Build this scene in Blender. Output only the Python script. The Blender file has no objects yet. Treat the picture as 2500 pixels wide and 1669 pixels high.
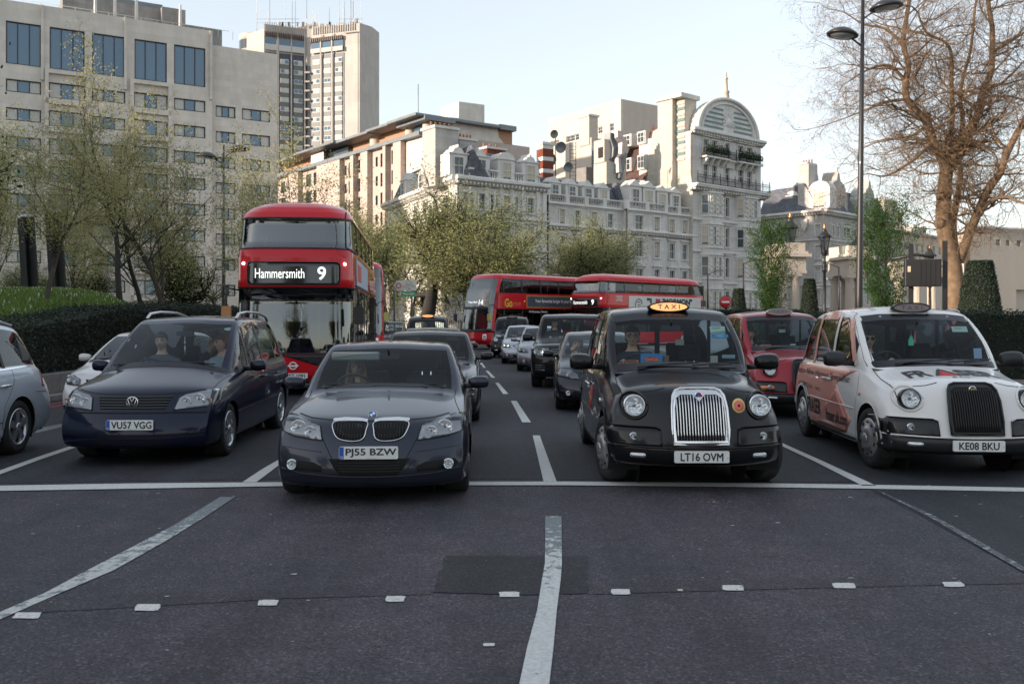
import bpy,bmesh,math,random
import numpy as np
from mathutils import Vector,Matrix,geometry
from mathutils.bvhtree import BVHTree
PI=math.pi
scene=bpy.context.scene
COL=scene.collection
# ---------------------------------------------------------------- camera, world, sun, exposure
F,CU,HV,HC=2291.7,1250.0,781.0,1.65 # focal length in photo pixels, centre column, horizon row, camera height
cam=bpy.data.cameras.new('camera');camo=bpy.data.objects.new('camera',cam);COL.objects.link(camo)
camo.location=(0,0,HC);camo.rotation_euler=(PI/2,0,0)
cam.sensor_width=36.0;cam.lens=36.0*F/2500.0;cam.shift_y=-(834.5-HV)/2500.0
cam.clip_start=0.1;cam.clip_end=4000
cam.dof.use_dof=True;cam.dof.focus_distance=10.5;cam.dof.aperture_fstop=4.0
scene.camera=camo
SUN_EL,SUN_AZ=math.radians(11.0),math.radians(-115.0) # azimuth from +Y towards +X
sdir=Vector((math.sin(SUN_AZ)*math.cos(SUN_EL),math.cos(SUN_AZ)*math.cos(SUN_EL),math.sin(SUN_EL)))
w=bpy.data.worlds.new('World');scene.world=w;w.use_nodes=True
wn=w.node_tree;bgn=wn.nodes['Background']
sky=wn.nodes.new('ShaderNodeTexSky');sky.sky_type='NISHITA';sky.sun_disc=False
sky.sun_elevation=SUN_EL;sky.sun_rotation=SUN_AZ;sky.air_density=1.0;sky.dust_density=0.6;sky.ozone_density=1.6
hsv=wn.nodes.new('ShaderNodeHueSaturation');hsv.inputs['Saturation'].default_value=0.68
gm=wn.nodes.new('ShaderNodeGamma');gm.inputs['Gamma'].default_value=0.50
wn.links.new(sky.outputs[0],hsv.inputs['Color']);wn.links.new(hsv.outputs[0],gm.inputs['Color']);wn.links.new(gm.outputs[0],bgn.inputs['Color'])
bgn.inputs['Strength'].default_value=0.15
sl=bpy.data.lights.new('sun','SUN');sl.energy=1.9;sl.angle=math.radians(0.6);sl.color=(1.0,0.83,0.67)
so=bpy.data.objects.new('sun',sl);COL.objects.link(so)
so.rotation_euler=(-sdir).to_track_quat('-Z','Y').to_euler();so.location=(-40,-10,60)
scene.view_settings.view_transform='Standard';scene.view_settings.look='None'
scene.view_settings.exposure=2.0;scene.view_settings.gamma=1.0;scene.view_settings.use_curve_mapping=False
scene.cycles.max_bounces=8;scene.cycles.transparent_max_bounces=24
scene.cycles.diffuse_bounces=3;scene.cycles.glossy_bounces=4;scene.cycles.caustics_reflective=False;scene.cycles.caustics_refractive=False
try:scene.cycles.use_denoising=True
except Exception:pass
# ---------------------------------------------------------------- pixel <-> place
def P(u,v,Y):return Vector(((u-CU)/F*Y,Y,HC+(HV-v)/F*Y))
def G(u,v,z=0.0):
 Y=(HC-z)*F/(v-HV);return Vector(((u-CU)/F*Y,Y,z))
 # ---------------------------------------------------------------- materials
MATS={}
def nodes_of(m):return m.node_tree.nodes,m.node_tree.links
def mat(name,color=(.5,.5,.5),rough=.6,metal=0.0,coat=0.0,emit=None,estr=0.0,spec=.5,var=0.0,vscale=4.0,bump=0.0,bscale=30.0,dirt=0.0,backdark=False):
 if name in MATS:return MATS[name]
 m=bpy.data.materials.new(name);m.use_nodes=True;MATS[name]=m
 N,L=nodes_of(m);b=N['Principled BSDF']
 b.inputs['Base Color'].default_value=(*color,1);b.inputs['Roughness'].default_value=rough
 b.inputs['Metallic'].default_value=metal;b.inputs['Coat Weight'].default_value=coat;b.inputs['Coat Roughness'].default_value=.03
 b.inputs['Specular IOR Level'].default_value=spec
 if emit:b.inputs['Emission Color'].default_value=(*emit,1);b.inputs['Emission Strength'].default_value=estr
 tc=None
 if var or bump or dirt:
  tc=N.new('ShaderNodeTexCoord')
 if var:
  n1=N.new('ShaderNodeTexNoise');n1.inputs['Scale'].default_value=vscale;n1.inputs['Detail'].default_value=6;n1.inputs['Roughness'].default_value=.65
  L.new(tc.outputs['Object'],n1.inputs['Vector'])
  r=N.new('ShaderNodeMapRange');r.inputs[1].default_value=.3;r.inputs[2].default_value=.7
  r.inputs[3].default_value=1-var;r.inputs[4].default_value=1+var*.6;L.new(n1.outputs['Fac'],r.inputs[0])
  mx=N.new('ShaderNodeVectorMath');mx.operation='SCALE';mx.inputs[0].default_value=color
  L.new(r.outputs[0],mx.inputs['Scale']);L.new(mx.outputs[0],b.inputs['Base Color'])
  r2=N.new('ShaderNodeMapRange');r2.inputs[3].default_value=max(0.02,rough-.12);r2.inputs[4].default_value=min(1,rough+.15)
  L.new(n1.outputs['Fac'],r2.inputs[0]);L.new(r2.outputs[0],b.inputs['Roughness'])
 if bump:
  n2=N.new('ShaderNodeTexNoise');n2.inputs['Scale'].default_value=bscale;n2.inputs['Detail'].default_value=4
  L.new(tc.outputs['Object'],n2.inputs['Vector'])
  bp=N.new('ShaderNodeBump');bp.inputs['Strength'].default_value=bump;bp.inputs['Distance'].default_value=.02
  L.new(n2.outputs['Fac'],bp.inputs['Height']);L.new(bp.outputs[0],b.inputs['Normal'])
 if backdark:
  g=N.new('ShaderNodeNewGeometry');d=N.new('ShaderNodeBsdfDiffuse');d.inputs['Color'].default_value=(.05,.05,.05,1)
  ms=N.new('ShaderNodeMixShader');L.new(g.outputs['Backfacing'],ms.inputs[0]);L.new(b.outputs[0],ms.inputs[1]);L.new(d.outputs[0],ms.inputs[2])
  L.new(ms.outputs[0],N['Material Output'].inputs['Surface'])
 return m
def paint(name,color,metal=0.0,rough=.35,flake=.0):
 m=mat(name,color,rough=rough,metal=metal,coat=.8,spec=.15,backdark=True)
 if not m.get('done'):
  m['done']=1;N,L=nodes_of(m);b=N['Principled BSDF']
  b.inputs['Coat Roughness'].default_value=.02;b.inputs['Coat IOR'].default_value=1.38
  tc=N.new('ShaderNodeTexCoord');n=N.new('ShaderNodeTexNoise');n.inputs['Scale'].default_value=2.2;n.inputs['Detail'].default_value=5
  L.new(tc.outputs['Object'],n.inputs['Vector'])
  sp=N.new('ShaderNodeSeparateXYZ');L.new(tc.outputs['Object'],sp.inputs[0])
  mr=N.new('ShaderNodeMapRange');mr.inputs[1].default_value=.95;mr.inputs[2].default_value=.15;mr.inputs[3].default_value=.0;mr.inputs[4].default_value=.08
  L.new(sp.outputs['Z'],mr.inputs[0])
  mu=N.new('ShaderNodeMath');mu.operation='MULTIPLY';L.new(mr.outputs[0],mu.inputs[0]);L.new(n.outputs['Fac'],mu.inputs[1])
  mx=N.new('ShaderNodeMix');mx.data_type='RGBA';L.new(mu.outputs[0],mx.inputs['Factor'])
  mx.inputs['A'].default_value=(*color,1);mx.inputs['B'].default_value=(.13,.115,.10,1);L.new(mx.outputs['Result'],b.inputs['Base Color'])
 return m
def leaf(name,color):
 if name in MATS:return MATS[name]
 m=bpy.data.materials.new(name);m.use_nodes=True;MATS[name]=m;N,L=nodes_of(m);N.remove(N['Principled BSDF'])
 d=N.new('ShaderNodeBsdfDiffuse');t=N.new('ShaderNodeBsdfTranslucent');ms=N.new('ShaderNodeMixShader');ms.inputs[0].default_value=.42
 for q in(d,t):q.inputs['Color'].default_value=(*color,1)
 L.new(d.outputs[0],ms.inputs[1]);L.new(t.outputs[0],ms.inputs[2]);L.new(ms.outputs[0],N['Material Output'].inputs['Surface']);return m
def glass(name,tint=(.55,.62,.62),refl=1.0,rough=.0,ior=1.5):
 if name in MATS:return MATS[name]
 m=bpy.data.materials.new(name);m.use_nodes=True;MATS[name]=m
 N,L=nodes_of(m);N.remove(N['Principled BSDF'])
 t=N.new('ShaderNodeBsdfTransparent');t.inputs['Color'].default_value=(*tint,1)
 g=N.new('ShaderNodeBsdfGlossy');g.inputs['Roughness'].default_value=rough;g.inputs['Color'].default_value=(refl,refl,refl,1)
 f=N.new('ShaderNodeFresnel');f.inputs['IOR'].default_value=ior
 g.inputs['Color'].default_value=(.95,.98,1,1)
 ms=N.new('ShaderNodeMixShader');L.new(f.outputs[0],ms.inputs[0]);L.new(t.outputs[0],ms.inputs[1]);L.new(g.outputs[0],ms.inputs[2])
 L.new(ms.outputs[0],N['Material Output'].inputs['Surface'])
 return m
 # ---------------------------------------------------------------- objects
def link(name,mesh,parent=None,loc=None,rot=None):
 o=bpy.data.objects.new(name,mesh);COL.objects.link(o)
 if parent is not None:o.parent=parent
 if loc is not None:o.location=loc
 if rot is not None:o.rotation_euler=rot
 return o
def tag(o,label=None,cat=None,group=None,kind=None):
 if label:o['label']=label
 if cat:o['category']=cat
 if group:o['group']=group
 if kind:o['kind']=kind
 return o
def thing(name,label,cat,loc=(0,0,0),rz=0.0,group=None):
 o=bpy.data.objects.new(name,None);COL.objects.link(o);o.empty_display_size=.2
 o.location=loc;o.rotation_euler=(0,0,rz);return tag(o,label,cat,group)
KIDS={}
def copy_tree(o,parent=None,depth=0):
 kids={}
 for c in bpy.data.objects:
  if c.parent is not None:kids.setdefault(c.parent.name,[]).append(c)
 def rec(s,par):
  c=s.copy();COL.objects.link(c)
  if par is not None:c.parent=par
  for ch in kids.get(s.name,[]):rec(ch,c)
  return c
 return rec(o,parent)
class MB:
 """collects vertices and faces and links them as one mesh"""
 def __init__(s):s.v=[];s.f=[];s.m=[];s.n=0;s.sm=[]
 def add(s,vs,fs,mi=0,smooth=False):
  b=len(s.v);s.v+=[tuple(p)for p in vs];s.f+=[tuple(i+b for i in f)for f in fs];s.m+=[mi]*len(fs);s.sm+=[smooth]*len(fs);return s
 def box(s,x0,y0,z0,x1,y1,z1,mi=0,M=None):
  vs=[(x0,y0,z0),(x1,y0,z0),(x1,y1,z0),(x0,y1,z0),(x0,y0,z1),(x1,y0,z1),(x1,y1,z1),(x0,y1,z1)]
  if M is not None:vs=[M@Vector(p)for p in vs]
  return s.add(vs,[(0,3,2,1),(4,5,6,7),(0,1,5,4),(1,2,6,5),(2,3,7,6),(3,0,4,7)],mi)
 def boxc(s,c,d,mi=0,M=None):return s.box(c[0]-d[0]/2,c[1]-d[1]/2,c[2]-d[2]/2,c[0]+d[0]/2,c[1]+d[1]/2,c[2]+d[2]/2,mi,M)
 def tube(s,pts,rad,k=8,mi=0,caps=True,smooth=True):
  pts=[Vector(p)for p in pts];n=len(pts)
  if not hasattr(rad,'__len__'):rad=[rad]*n
  vs=[];fs=[];up=None
  for i,p in enumerate(pts):
   t=(pts[min(i+1,n-1)]-pts[max(i-1,0)]);t=t.normalized()if t.length>1e-9 else Vector((0,0,1))
   if up is None:up=Vector((0,0,1))if abs(t.z)<.9 else Vector((1,0,0))
   a=t.cross(up).normalized();bb=a.cross(t).normalized();up=bb
   for j in range(k):
    th=2*PI*j/k;vs.append(p+(a*math.cos(th)+bb*math.sin(th))*rad[i])
  for i in range(n-1):
   for j in range(k):
    fs.append((i*k+j,i*k+(j+1)%k,(i+1)*k+(j+1)%k,(i+1)*k+j))
  if caps:fs+=[tuple(range(k-1,-1,-1)),tuple((n-1)*k+j for j in range(k))]
  return s.add(vs,fs,mi,smooth)
 def lathe(s,prof,k=24,c=(0,0,0),axis='z',mi=0,smooth=True,M=None):
  vs=[];fs=[]
  for r,h in prof:
   for j in range(k):
    a=2*PI*j/k;x,y=r*math.cos(a),r*math.sin(a)
    p=(x,y,h)if axis=='z' else((h,x,y)if axis=='x' else(x,h,y))
    vs.append((p[0]+c[0],p[1]+c[1],p[2]+c[2]))
  flip=axis=='y'
  for i in range(len(prof)-1):
   for j in range(k):
    q=(i*k+j,i*k+(j+1)%k,(i+1)*k+(j+1)%k,(i+1)*k+j);fs.append(q[::-1]if flip else q)
  if M is not None:vs=[M@Vector(p)for p in vs]
  return s.add(vs,fs,mi,smooth)
 def prism(s,poly,a,b,axis='z',mi=0,smooth=False):
  """extrude a 2-D outline from a to b along an axis"""
  def mk(p,h):return(p[0],p[1],h)if axis=='z' else((h,p[0],p[1])if axis=='x' else(p[0],h,p[1]))
  n=len(poly);vs=[mk(p,a)for p in poly]+[mk(p,b)for p in poly]
  fs=[tuple(range(n-1,-1,-1)),tuple(range(n,2*n))]+[(i,(i+1)%n,n+(i+1)%n,n+i)for i in range(n)]
  return s.add(vs,fs,mi,smooth)
 def quad(s,a,b,c,d,mi=0):return s.add([a,b,c,d],[(0,1,2,3)],mi)
 def xf(s,M,start=0):
  s.v[start:]=[tuple(M@Vector(p))for p in s.v[start:]];return s
 def mesh(s,name,mats):
  me=bpy.data.meshes.new(name);me.from_pydata(s.v,[],s.f)
  mats=mats if isinstance(mats,(list,tuple))else[mats]
  for m in mats:me.materials.append(m)
  me.polygons.foreach_set('material_index',s.m);me.polygons.foreach_set('use_smooth',s.sm);me.update();return me
 def build(s,name,mats,parent=None,fix=True,**k):
  me=s.mesh(name,mats)
  if fix:
   bm=bmesh.new();bm.from_mesh(me);bmesh.ops.recalc_face_normals(bm,faces=bm.faces);bm.to_mesh(me);bm.free()
  return link(name,me,parent,**k)
def bevel(o,wd=.01,seg=2,ang=35):
 m=o.modifiers.new('bevel','BEVEL');m.width=wd;m.segments=seg;m.limit_method='ANGLE';m.angle_limit=math.radians(ang);return o
def np_mesh(name,verts,quads,mats,mi=None,smooth=False,tris=False):
 me=bpy.data.meshes.new(name);k=3 if tris else 4
 verts=np.asarray(verts,np.float32);quads=np.asarray(quads,np.int32)
 me.vertices.add(len(verts));me.vertices.foreach_set('co',verts.ravel())
 me.loops.add(quads.size);me.loops.foreach_set('vertex_index',quads.ravel())
 me.polygons.add(len(quads));me.polygons.foreach_set('loop_start',np.arange(0,quads.size,k,dtype=np.int32))
 for m in(mats if isinstance(mats,(list,tuple))else[mats]):me.materials.append(m)
 if mi is not None:me.polygons.foreach_set('material_index',np.asarray(mi,np.int32))
 if smooth:me.polygons.foreach_set('use_smooth',np.ones(len(quads),bool))
 me.update(calc_edges=True);me.validate();return me
_font={}
def text_mesh(txt,size,mats,sx=1.0,bold=0.0,depth=0.0,shear=0.0,name='lettering'):
 """mesh in the xz plane centred on its box, facing -y"""
 key=(txt,size,sx,bold,depth,shear)
 if key not in _font:
  cu=bpy.data.curves.new('t','FONT');cu.body=txt;cu.size=size;cu.offset=bold;cu.extrude=depth;cu.resolution_u=3;cu.shear=shear
  o=bpy.data.objects.new('t',cu);COL.objects.link(o)
  bpy.context.view_layer.update()
  me=bpy.data.meshes.new_from_object(o.evaluated_get(bpy.context.evaluated_depsgraph_get()))
  bpy.data.objects.remove(o);bpy.data.curves.remove(cu)
  v=np.zeros(len(me.vertices)*3);me.vertices.foreach_get('co',v);v=v.reshape(-1,3)
  c=(v.max(0)+v.min(0))/2;v-=c;v[:,0]*=sx
  v2=np.stack([v[:,0],-v[:,2],v[:,1]],1);me.vertices.foreach_set('co',v2.ravel());me.update()
  _font[key]=me
 me=_font[key].copy();me.name=name;me.materials.clear();me.materials.append(mats);return me
def text_obj(txt,size,m,parent,loc,rot=(0,0,0),name='lettering',width=None,height=None,thick=0,**k):
 me=text_mesh(txt,size,m,name=name,**k)
 if thick: # heavier strokes: the outline repeated a hair to each side
  bm=bmesh.new()
  for i,(dx,dz)in enumerate(((0,0),(-1,0),(1,0),(0,-1),(0,1),(-.7,.7),(.7,-.7))):
   t=me.copy();t.transform(Matrix.Translation((dx*thick,-.00003*i,dz*thick)));bm.from_mesh(t);bpy.data.meshes.remove(t)
  bm.to_mesh(me);bm.free();me.materials.clear();me.materials.append(m)
 if width or height:
  v=np.zeros(len(me.vertices)*3);me.vertices.foreach_get('co',v);v=v.reshape(-1,3)
  ex=v.max(0)-v.min(0)
  if width:v[:,0]*=width/ex[0]
  if height:v[:,2]*=height/ex[2]
  me.vertices.foreach_set('co',v.ravel());me.update()
 return link(name,me,parent,loc,rot)
def text_proj(txt,size,m,parent,bvh,cx,cz,axis='y',off=.003,name='lettering',side=-1,base=0.0,width=None,height=None,**k):
 """lettering laid onto a curved body: axis y = seen from the front, z = from above, x = from the left or right flank"""
 me=text_mesh(txt,size,m,name=name,**k)
 bm=bmesh.new();bm.from_mesh(me);bmesh.ops.triangulate(bm,faces=bm.faces)
 for _ in range(1):
  es=[e for e in bm.edges if e.calc_length()>size*.25]
  if es:bmesh.ops.subdivide_edges(bm,edges=es,cuts=2,use_grid_fill=False)
 bmesh.ops.triangulate(bm,faces=bm.faces)
 xs=[v.co.x for v in bm.verts];zs=[v.co.z for v in bm.verts];ex,ez=max(xs)-min(xs),max(zs)-min(zs)
 fx=width/ex if width else 1;fz=height/ez if height else 1
 for v in bm.verts:
  a,b=v.co.x*fx,v.co.z*fz
  v.co=proj(bvh,cx+(a if axis!='x' else a*side),cz+b,axis,off,side)
 bm.to_mesh(me);bm.free();return link(name,me,parent)
def proj(bvh,a,b,axis,off,side=-1):
 if axis=='y':o,d=Vector((a,-6,b)),Vector((0,1,0))
 elif axis=='yb':o,d=Vector((a,20,b)),Vector((0,-1,0))
 elif axis=='z':o,d=Vector((a,b,8)),Vector((0,0,-1))
 else:o,d=Vector((side*6,a,b)),Vector((-side,0,0))
 h=bvh.ray_cast(o,d)
 if h[0]is None:
  h=bvh.find_nearest(o+d*5.2)
  return(h[0]if h[0]is not None else o+d*5)-d*off
 n=h[1]if h[1].dot(d)<0 else-h[1]
 return h[0]+(n*.5-d*.5).normalized()*off
def densify(poly,step,closed=True):
 out=[];n=len(poly)
 for i in range(n if closed else n-1):
  a,b=Vector(poly[i][:2]),Vector(poly[(i+1)%n][:2]);k=max(1,int((b-a).length/step))
  for j in range(k):out.append(a.lerp(b,j/k))
 if not closed:out.append(Vector(poly[-1][:2]))
 return out
def rounded(x0,z0,x1,z1,r,k=4):
 out=[]
 for cx,cz,a0 in((x1-r,z0+r,-90),(x1-r,z1-r,0),(x0+r,z1-r,90),(x0+r,z0+r,180)):
  for j in range(k+1):
   a=math.radians(a0+90*j/k);out.append((cx+r*math.cos(a),cz+r*math.sin(a)))
 return out
def smooth_poly(poly,k=4):
 """Catmull-Rom through the outline's corners"""
 n=len(poly);out=[]
 for i in range(n):
  p0,p1,p2,p3=(Vector(poly[(i+q)%n])for q in(-1,0,1,2))
  for j in range(k):
   t=j/k;out.append(.5*((2*p1)+(p2-p0)*t+(2*p0-5*p1+4*p2-p3)*t*t+(3*p1-p0-3*p2+p3)*t**3))
 return out
def ellipse(cx,cz,rx,rz,k=20):return[(cx+rx*math.cos(2*PI*j/k),cz+rz*math.sin(2*PI*j/k))for j in range(k)]
def patch(bvh,outline,m,name,parent,axis='y',off=.004,step=.06,rim=.012,side=-1,mirror=False,smooth=True,bulge=0.0):
 """a panel with its own outline and thickness that follows the body under it"""
 if mirror:outline=[(-p[0],p[1])for p in outline][::-1]
 ol=densify(outline,step);n=len(ol)
 xs=[p[0]for p in ol];zs=[p[1]for p in ol];pts=list(ol)
 x=min(xs)+step/2
 while x<max(xs):
  z=min(zs)+step/2
  while z<max(zs):
   p=Vector((x,z));inside=False;j=n-1;near=False
   for i in range(n):
    a,b=ol[i],ol[j]
    if(a[1]>z)!=(b[1]>z)and x<(b[0]-a[0])*(z-a[1])/(b[1]-a[1])+a[0]:inside=not inside
    if(a-p).length<step*.45:near=True
    j=i
   if inside and not near:pts.append(p)
   z+=step
  x+=step
 r=geometry.delaunay_2d_cdt(pts,[],[list(range(n))],1,1e-5)
 v2,fs=r[0],r[2]
 cx,cz=sum(xs)/n,sum(zs)/n;rr=max(max(xs)-min(xs),max(zs)-min(zs))/2
 vs=[]
 for p in v2:
  o=off+bulge*max(0,1-((p[0]-cx)**2+(p[1]-cz)**2)/rr**2)if bulge else off
  vs.append(proj(bvh,p[0],p[1],axis,o,side))
 mb=MB();mb.add(vs,fs,0,smooth)
 base=[proj(bvh,p[0],p[1],axis,-rim,side)for p in ol];top=[proj(bvh,p[0],p[1],axis,off,side)for p in ol]
 mb.add(top+base,[(i,(i+1)%n,n+(i+1)%n,n+i)for i in range(n)],0,False)
 bm=bmesh.new();me=mb.mesh(name,m);bm.from_mesh(me);bmesh.ops.remove_doubles(bm,verts=bm.verts,dist=1e-4)
 bmesh.ops.recalc_face_normals(bm,faces=bm.faces)
 look={'y':Vector((0,-1,0)),'yb':Vector((0,1,0)),'z':Vector((0,0,1)),'x':Vector((side,0,0))}[axis]
 tot=sum((f.normal.dot(look)*f.calc_area()for f in bm.faces),0.0)
 if tot<0:bmesh.ops.reverse_faces(bm,faces=bm.faces)
 bm.to_mesh(me);bm.free()
 return link(name,me,parent)
def ribbon(bvh,pts,wd,m,name,parent,axis='y',off=.0025,side=-1,step=.05,closed=False,mirror=False,round_=False):
 """a narrow strip (shut line, trim, rubber) that follows the body"""
 if mirror:pts=[(-p[0],p[1])for p in pts]
 ps=densify(pts,step,closed);n=len(ps);q=[proj(bvh,p[0],p[1],axis,off,side)for p in ps]
 if round_:
  mb=MB();mb.tube(q+([q[0]]if closed else[]),wd/2,6);return mb.build(name,m,parent)
 vs=[]
 for i in range(n):
  a,b=(ps[(i-1)%n],ps[(i+1)%n])if closed else(ps[max(i-1,0)],ps[min(i+1,n-1)])
  t=(b-a);t=t.normalized()if t.length>1e-9 else Vector((1,0));nn=Vector((-t[1],t[0]))*wd/2
  vs.append(proj(bvh,ps[i][0]+nn[0],ps[i][1]+nn[1],axis,off,side));vs.append(proj(bvh,ps[i][0]-nn[0],ps[i][1]-nn[1],axis,off,side))
 fs=[(2*i,2*i+1,2*((i+1)%n)+1,2*((i+1)%n))for i in range(n if closed else n-1)]
 look={'y':Vector((0,-1,0)),'z':Vector((0,0,1)),'x':Vector((side,0,0))}[axis]
 if sum((vs[f[1]]-vs[f[0]]).cross(vs[f[2]]-vs[f[1]]).dot(look)for f in fs)<0:fs=[f[::-1]for f in fs]
 me=MB().add(vs,fs,0,True).mesh(name,m)
 return link(name,me,parent)
 # ---------------------------------------------------------------- ground, road, markings
def asphalt_mat(name,base,tint,scale=1.0,damp=0.0):
 m=bpy.data.materials.new(name);m.use_nodes=True;MATS[name]=m
 N,L=nodes_of(m);b=N['Principled BSDF'];tc=N.new('ShaderNodeTexCoord')
 def noise(s,det=4,r=.6):
  n=N.new('ShaderNodeTexNoise');n.inputs['Scale'].default_value=s;n.inputs['Detail'].default_value=det;n.inputs['Roughness'].default_value=r
  L.new(tc.outputs['Object'],n.inputs['Vector']);return n
 big=noise(.45,6,.65);mid=noise(3.0,6,.7);fine=noise(150*scale,2)
 vor=N.new('ShaderNodeTexVoronoi');vor.inputs['Scale'].default_value=85*scale;L.new(tc.outputs['Object'],vor.inputs['Vector'])
 c1=N.new('ShaderNodeMix');c1.data_type='RGBA';c1.inputs['A'].default_value=(*base,1);c1.inputs['B'].default_value=(*tint,1)
 r0=N.new('ShaderNodeMapRange');r0.inputs[1].default_value=.38;r0.inputs[2].default_value=.62;L.new(big.outputs['Fac'],r0.inputs[0]);L.new(r0.outputs[0],c1.inputs['Factor'])
 sep=N.new('ShaderNodeSeparateColor');L.new(vor.outputs['Color'],sep.inputs[0])
 rp=N.new('ShaderNodeValToRGB');e=rp.color_ramp.elements;e[0].position=0;e[0].color=(.35,.36,.38,1);e[1].position=1;e[1].color=(1.3,1.22,1.15,1)
 k=e.new(.90);k.color=(1.25,1.2,1.15,1);k=e.new(.97);k.color=(2.5,2.35,2.2,1)
 L.new(sep.outputs[0],rp.inputs[0])
 m1=N.new('ShaderNodeVectorMath');m1.operation='MULTIPLY';L.new(c1.outputs['Result'],m1.inputs[0]);L.new(rp.outputs[0],m1.inputs[1])
 r1=N.new('ShaderNodeMapRange');r1.inputs[1].default_value=.3;r1.inputs[2].default_value=.7;r1.inputs[3].default_value=.78;r1.inputs[4].default_value=1.22;L.new(mid.outputs['Fac'],r1.inputs[0])
 m2=N.new('ShaderNodeVectorMath');m2.operation='SCALE';L.new(m1.outputs[0],m2.inputs[0])
 mp=N.new('ShaderNodeMapping');mp.inputs['Scale'].default_value=(1.5,.10,1);L.new(tc.outputs['Object'],mp.inputs[0]);st_=N.new('ShaderNodeTexNoise');st_.inputs['Scale'].default_value=1.3;st_.inputs['Detail'].default_value=7;L.new(mp.outputs[0],st_.inputs['Vector'])
 r5=N.new('ShaderNodeMapRange');r5.inputs[1].default_value=.32;r5.inputs[2].default_value=.68;r5.inputs[3].default_value=.72;r5.inputs[4].default_value=1.25;L.new(st_.outputs['Fac'],r5.inputs[0])
 mm=N.new('ShaderNodeMath');mm.operation='MULTIPLY';L.new(r5.outputs[0],mm.inputs[0]);L.new(r1.outputs[0],mm.inputs[1]);L.new(mm.outputs[0],m2.inputs['Scale']);L.new(m2.outputs[0],b.inputs['Base Color'])
 b.inputs['Roughness'].default_value=.72-damp;b.inputs['Specular IOR Level'].default_value=.42
 ad=N.new('ShaderNodeMath');ad.operation='ADD';L.new(vor.outputs['Distance'],ad.inputs[0]);L.new(fine.outputs['Fac'],ad.inputs[1])
 bp=N.new('ShaderNodeBump');bp.inputs['Strength'].default_value=.9;bp.inputs['Distance'].default_value=.006;L.new(ad.outputs[0],bp.inputs['Height']);L.new(bp.outputs[0],b.inputs['Normal'])
 return m
M_asph=asphalt_mat('asphalt_old',(.074,.061,.074),(.046,.047,.060))
M_asph2=asphalt_mat('asphalt_new',(.020,.025,.033),(.023,.027,.035),1.3)
M_patch=asphalt_mat('asphalt_patch',(.024,.026,.029),(.029,.030,.033),1.2)
def line_mat(name,col,wear,under=(.17,.19,.20),hole=0.0,grad=None):
 m=bpy.data.materials.new(name);m.use_nodes=True;N,L=nodes_of(m);b=N['Principled BSDF'];tc=N.new('ShaderNodeTexCoord')
 n=N.new('ShaderNodeTexNoise');n.inputs['Scale'].default_value=11;n.inputs['Detail'].default_value=9;n.inputs['Roughness'].default_value=.78;L.new(tc.outputs['Object'],n.inputs['Vector'])
 r=N.new('ShaderNodeMapRange');r.inputs[1].default_value=wear-.015;r.inputs[2].default_value=wear+.015;L.new(n.outputs['Fac'],r.inputs[0])
 if grad: # more of the white is left towards one end of the line
  sy=N.new('ShaderNodeSeparateXYZ');L.new(tc.outputs['Object'],sy.inputs[0]);gr=N.new('ShaderNodeMapRange')
  for i_,v_ in enumerate(grad):gr.inputs[1+i_].default_value=v_
  L.new(sy.outputs['Y'],gr.inputs[0]);ad_=N.new('ShaderNodeMath');L.new(n.outputs['Fac'],ad_.inputs[0]);L.new(gr.outputs[0],ad_.inputs[1]);L.new(ad_.outputs[0],r.inputs[0])
 c=N.new('ShaderNodeMix');c.data_type='RGBA';c.inputs['A'].default_value=(*under,1);c.inputs['B'].default_value=(*col,1);L.new(r.outputs[0],c.inputs['Factor'])
 n3=N.new('ShaderNodeTexNoise');n3.inputs['Scale'].default_value=40;n3.inputs['Detail'].default_value=5;L.new(tc.outputs['Object'],n3.inputs['Vector'])
 r3=N.new('ShaderNodeMapRange');r3.inputs[1].default_value=.3;r3.inputs[2].default_value=.7;r3.inputs[3].default_value=.8;r3.inputs[4].default_value=1.1;L.new(n3.outputs['Fac'],r3.inputs[0])
 s=N.new('ShaderNodeVectorMath');s.operation='SCALE';L.new(c.outputs['Result'],s.inputs[0]);L.new(r3.outputs[0],s.inputs['Scale']);L.new(s.outputs[0],b.inputs['Base Color'])
 b.inputs['Roughness'].default_value=.7
 n2=N.new('ShaderNodeTexNoise');n2.inputs['Scale'].default_value=22;n2.inputs['Detail'].default_value=8;n2.inputs['Roughness'].default_value=.7;L.new(tc.outputs['Object'],n2.inputs['Vector'])
 r2=N.new('ShaderNodeMapRange');r2.inputs[1].default_value=hole-.01;r2.inputs[2].default_value=hole+.01;L.new(n2.outputs['Fac'],r2.inputs[0]);L.new(r2.outputs[0],b.inputs['Alpha'])
 bp=N.new('ShaderNodeBump');bp.inputs['Strength'].default_value=.4;bp.inputs['Distance'].default_value=.004;L.new(n3.outputs['Fac'],bp.inputs['Height']);L.new(bp.outputs[0],b.inputs['Normal'])
 return m
M_line=line_mat('road_paint',(.60,.60,.57),.22,hole=.30)
M_worn=line_mat('road_paint_worn',(.56,.56,.54),.50,hole=.34)
M_stud=line_mat('road_paint_stud',(.62,.60,.56),.20,hole=.37)
M_grass=mat('lawn',(.10,.155,.035),.9,var=.35,vscale=1.2,bump=.6,bscale=60)
M_stone_kerb=mat('kerb_stone',(.22,.21,.20),.8,var=.25,vscale=3,bump=.3)
M_pave=mat('paving',(.20,.185,.17),.85,var=.2,vscale=2,bump=.2)
def struct(o):o['kind']='structure';return o
mb=MB();mb.quad((-1500,-600,-.02),(1500,-600,-.02),(1500,2600,-.02),(-1500,2600,-.02));struct(mb.build('ground',mat('ground_earth',(.10,.10,.085),.9,var=.3,vscale=.3),fix=False))
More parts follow.
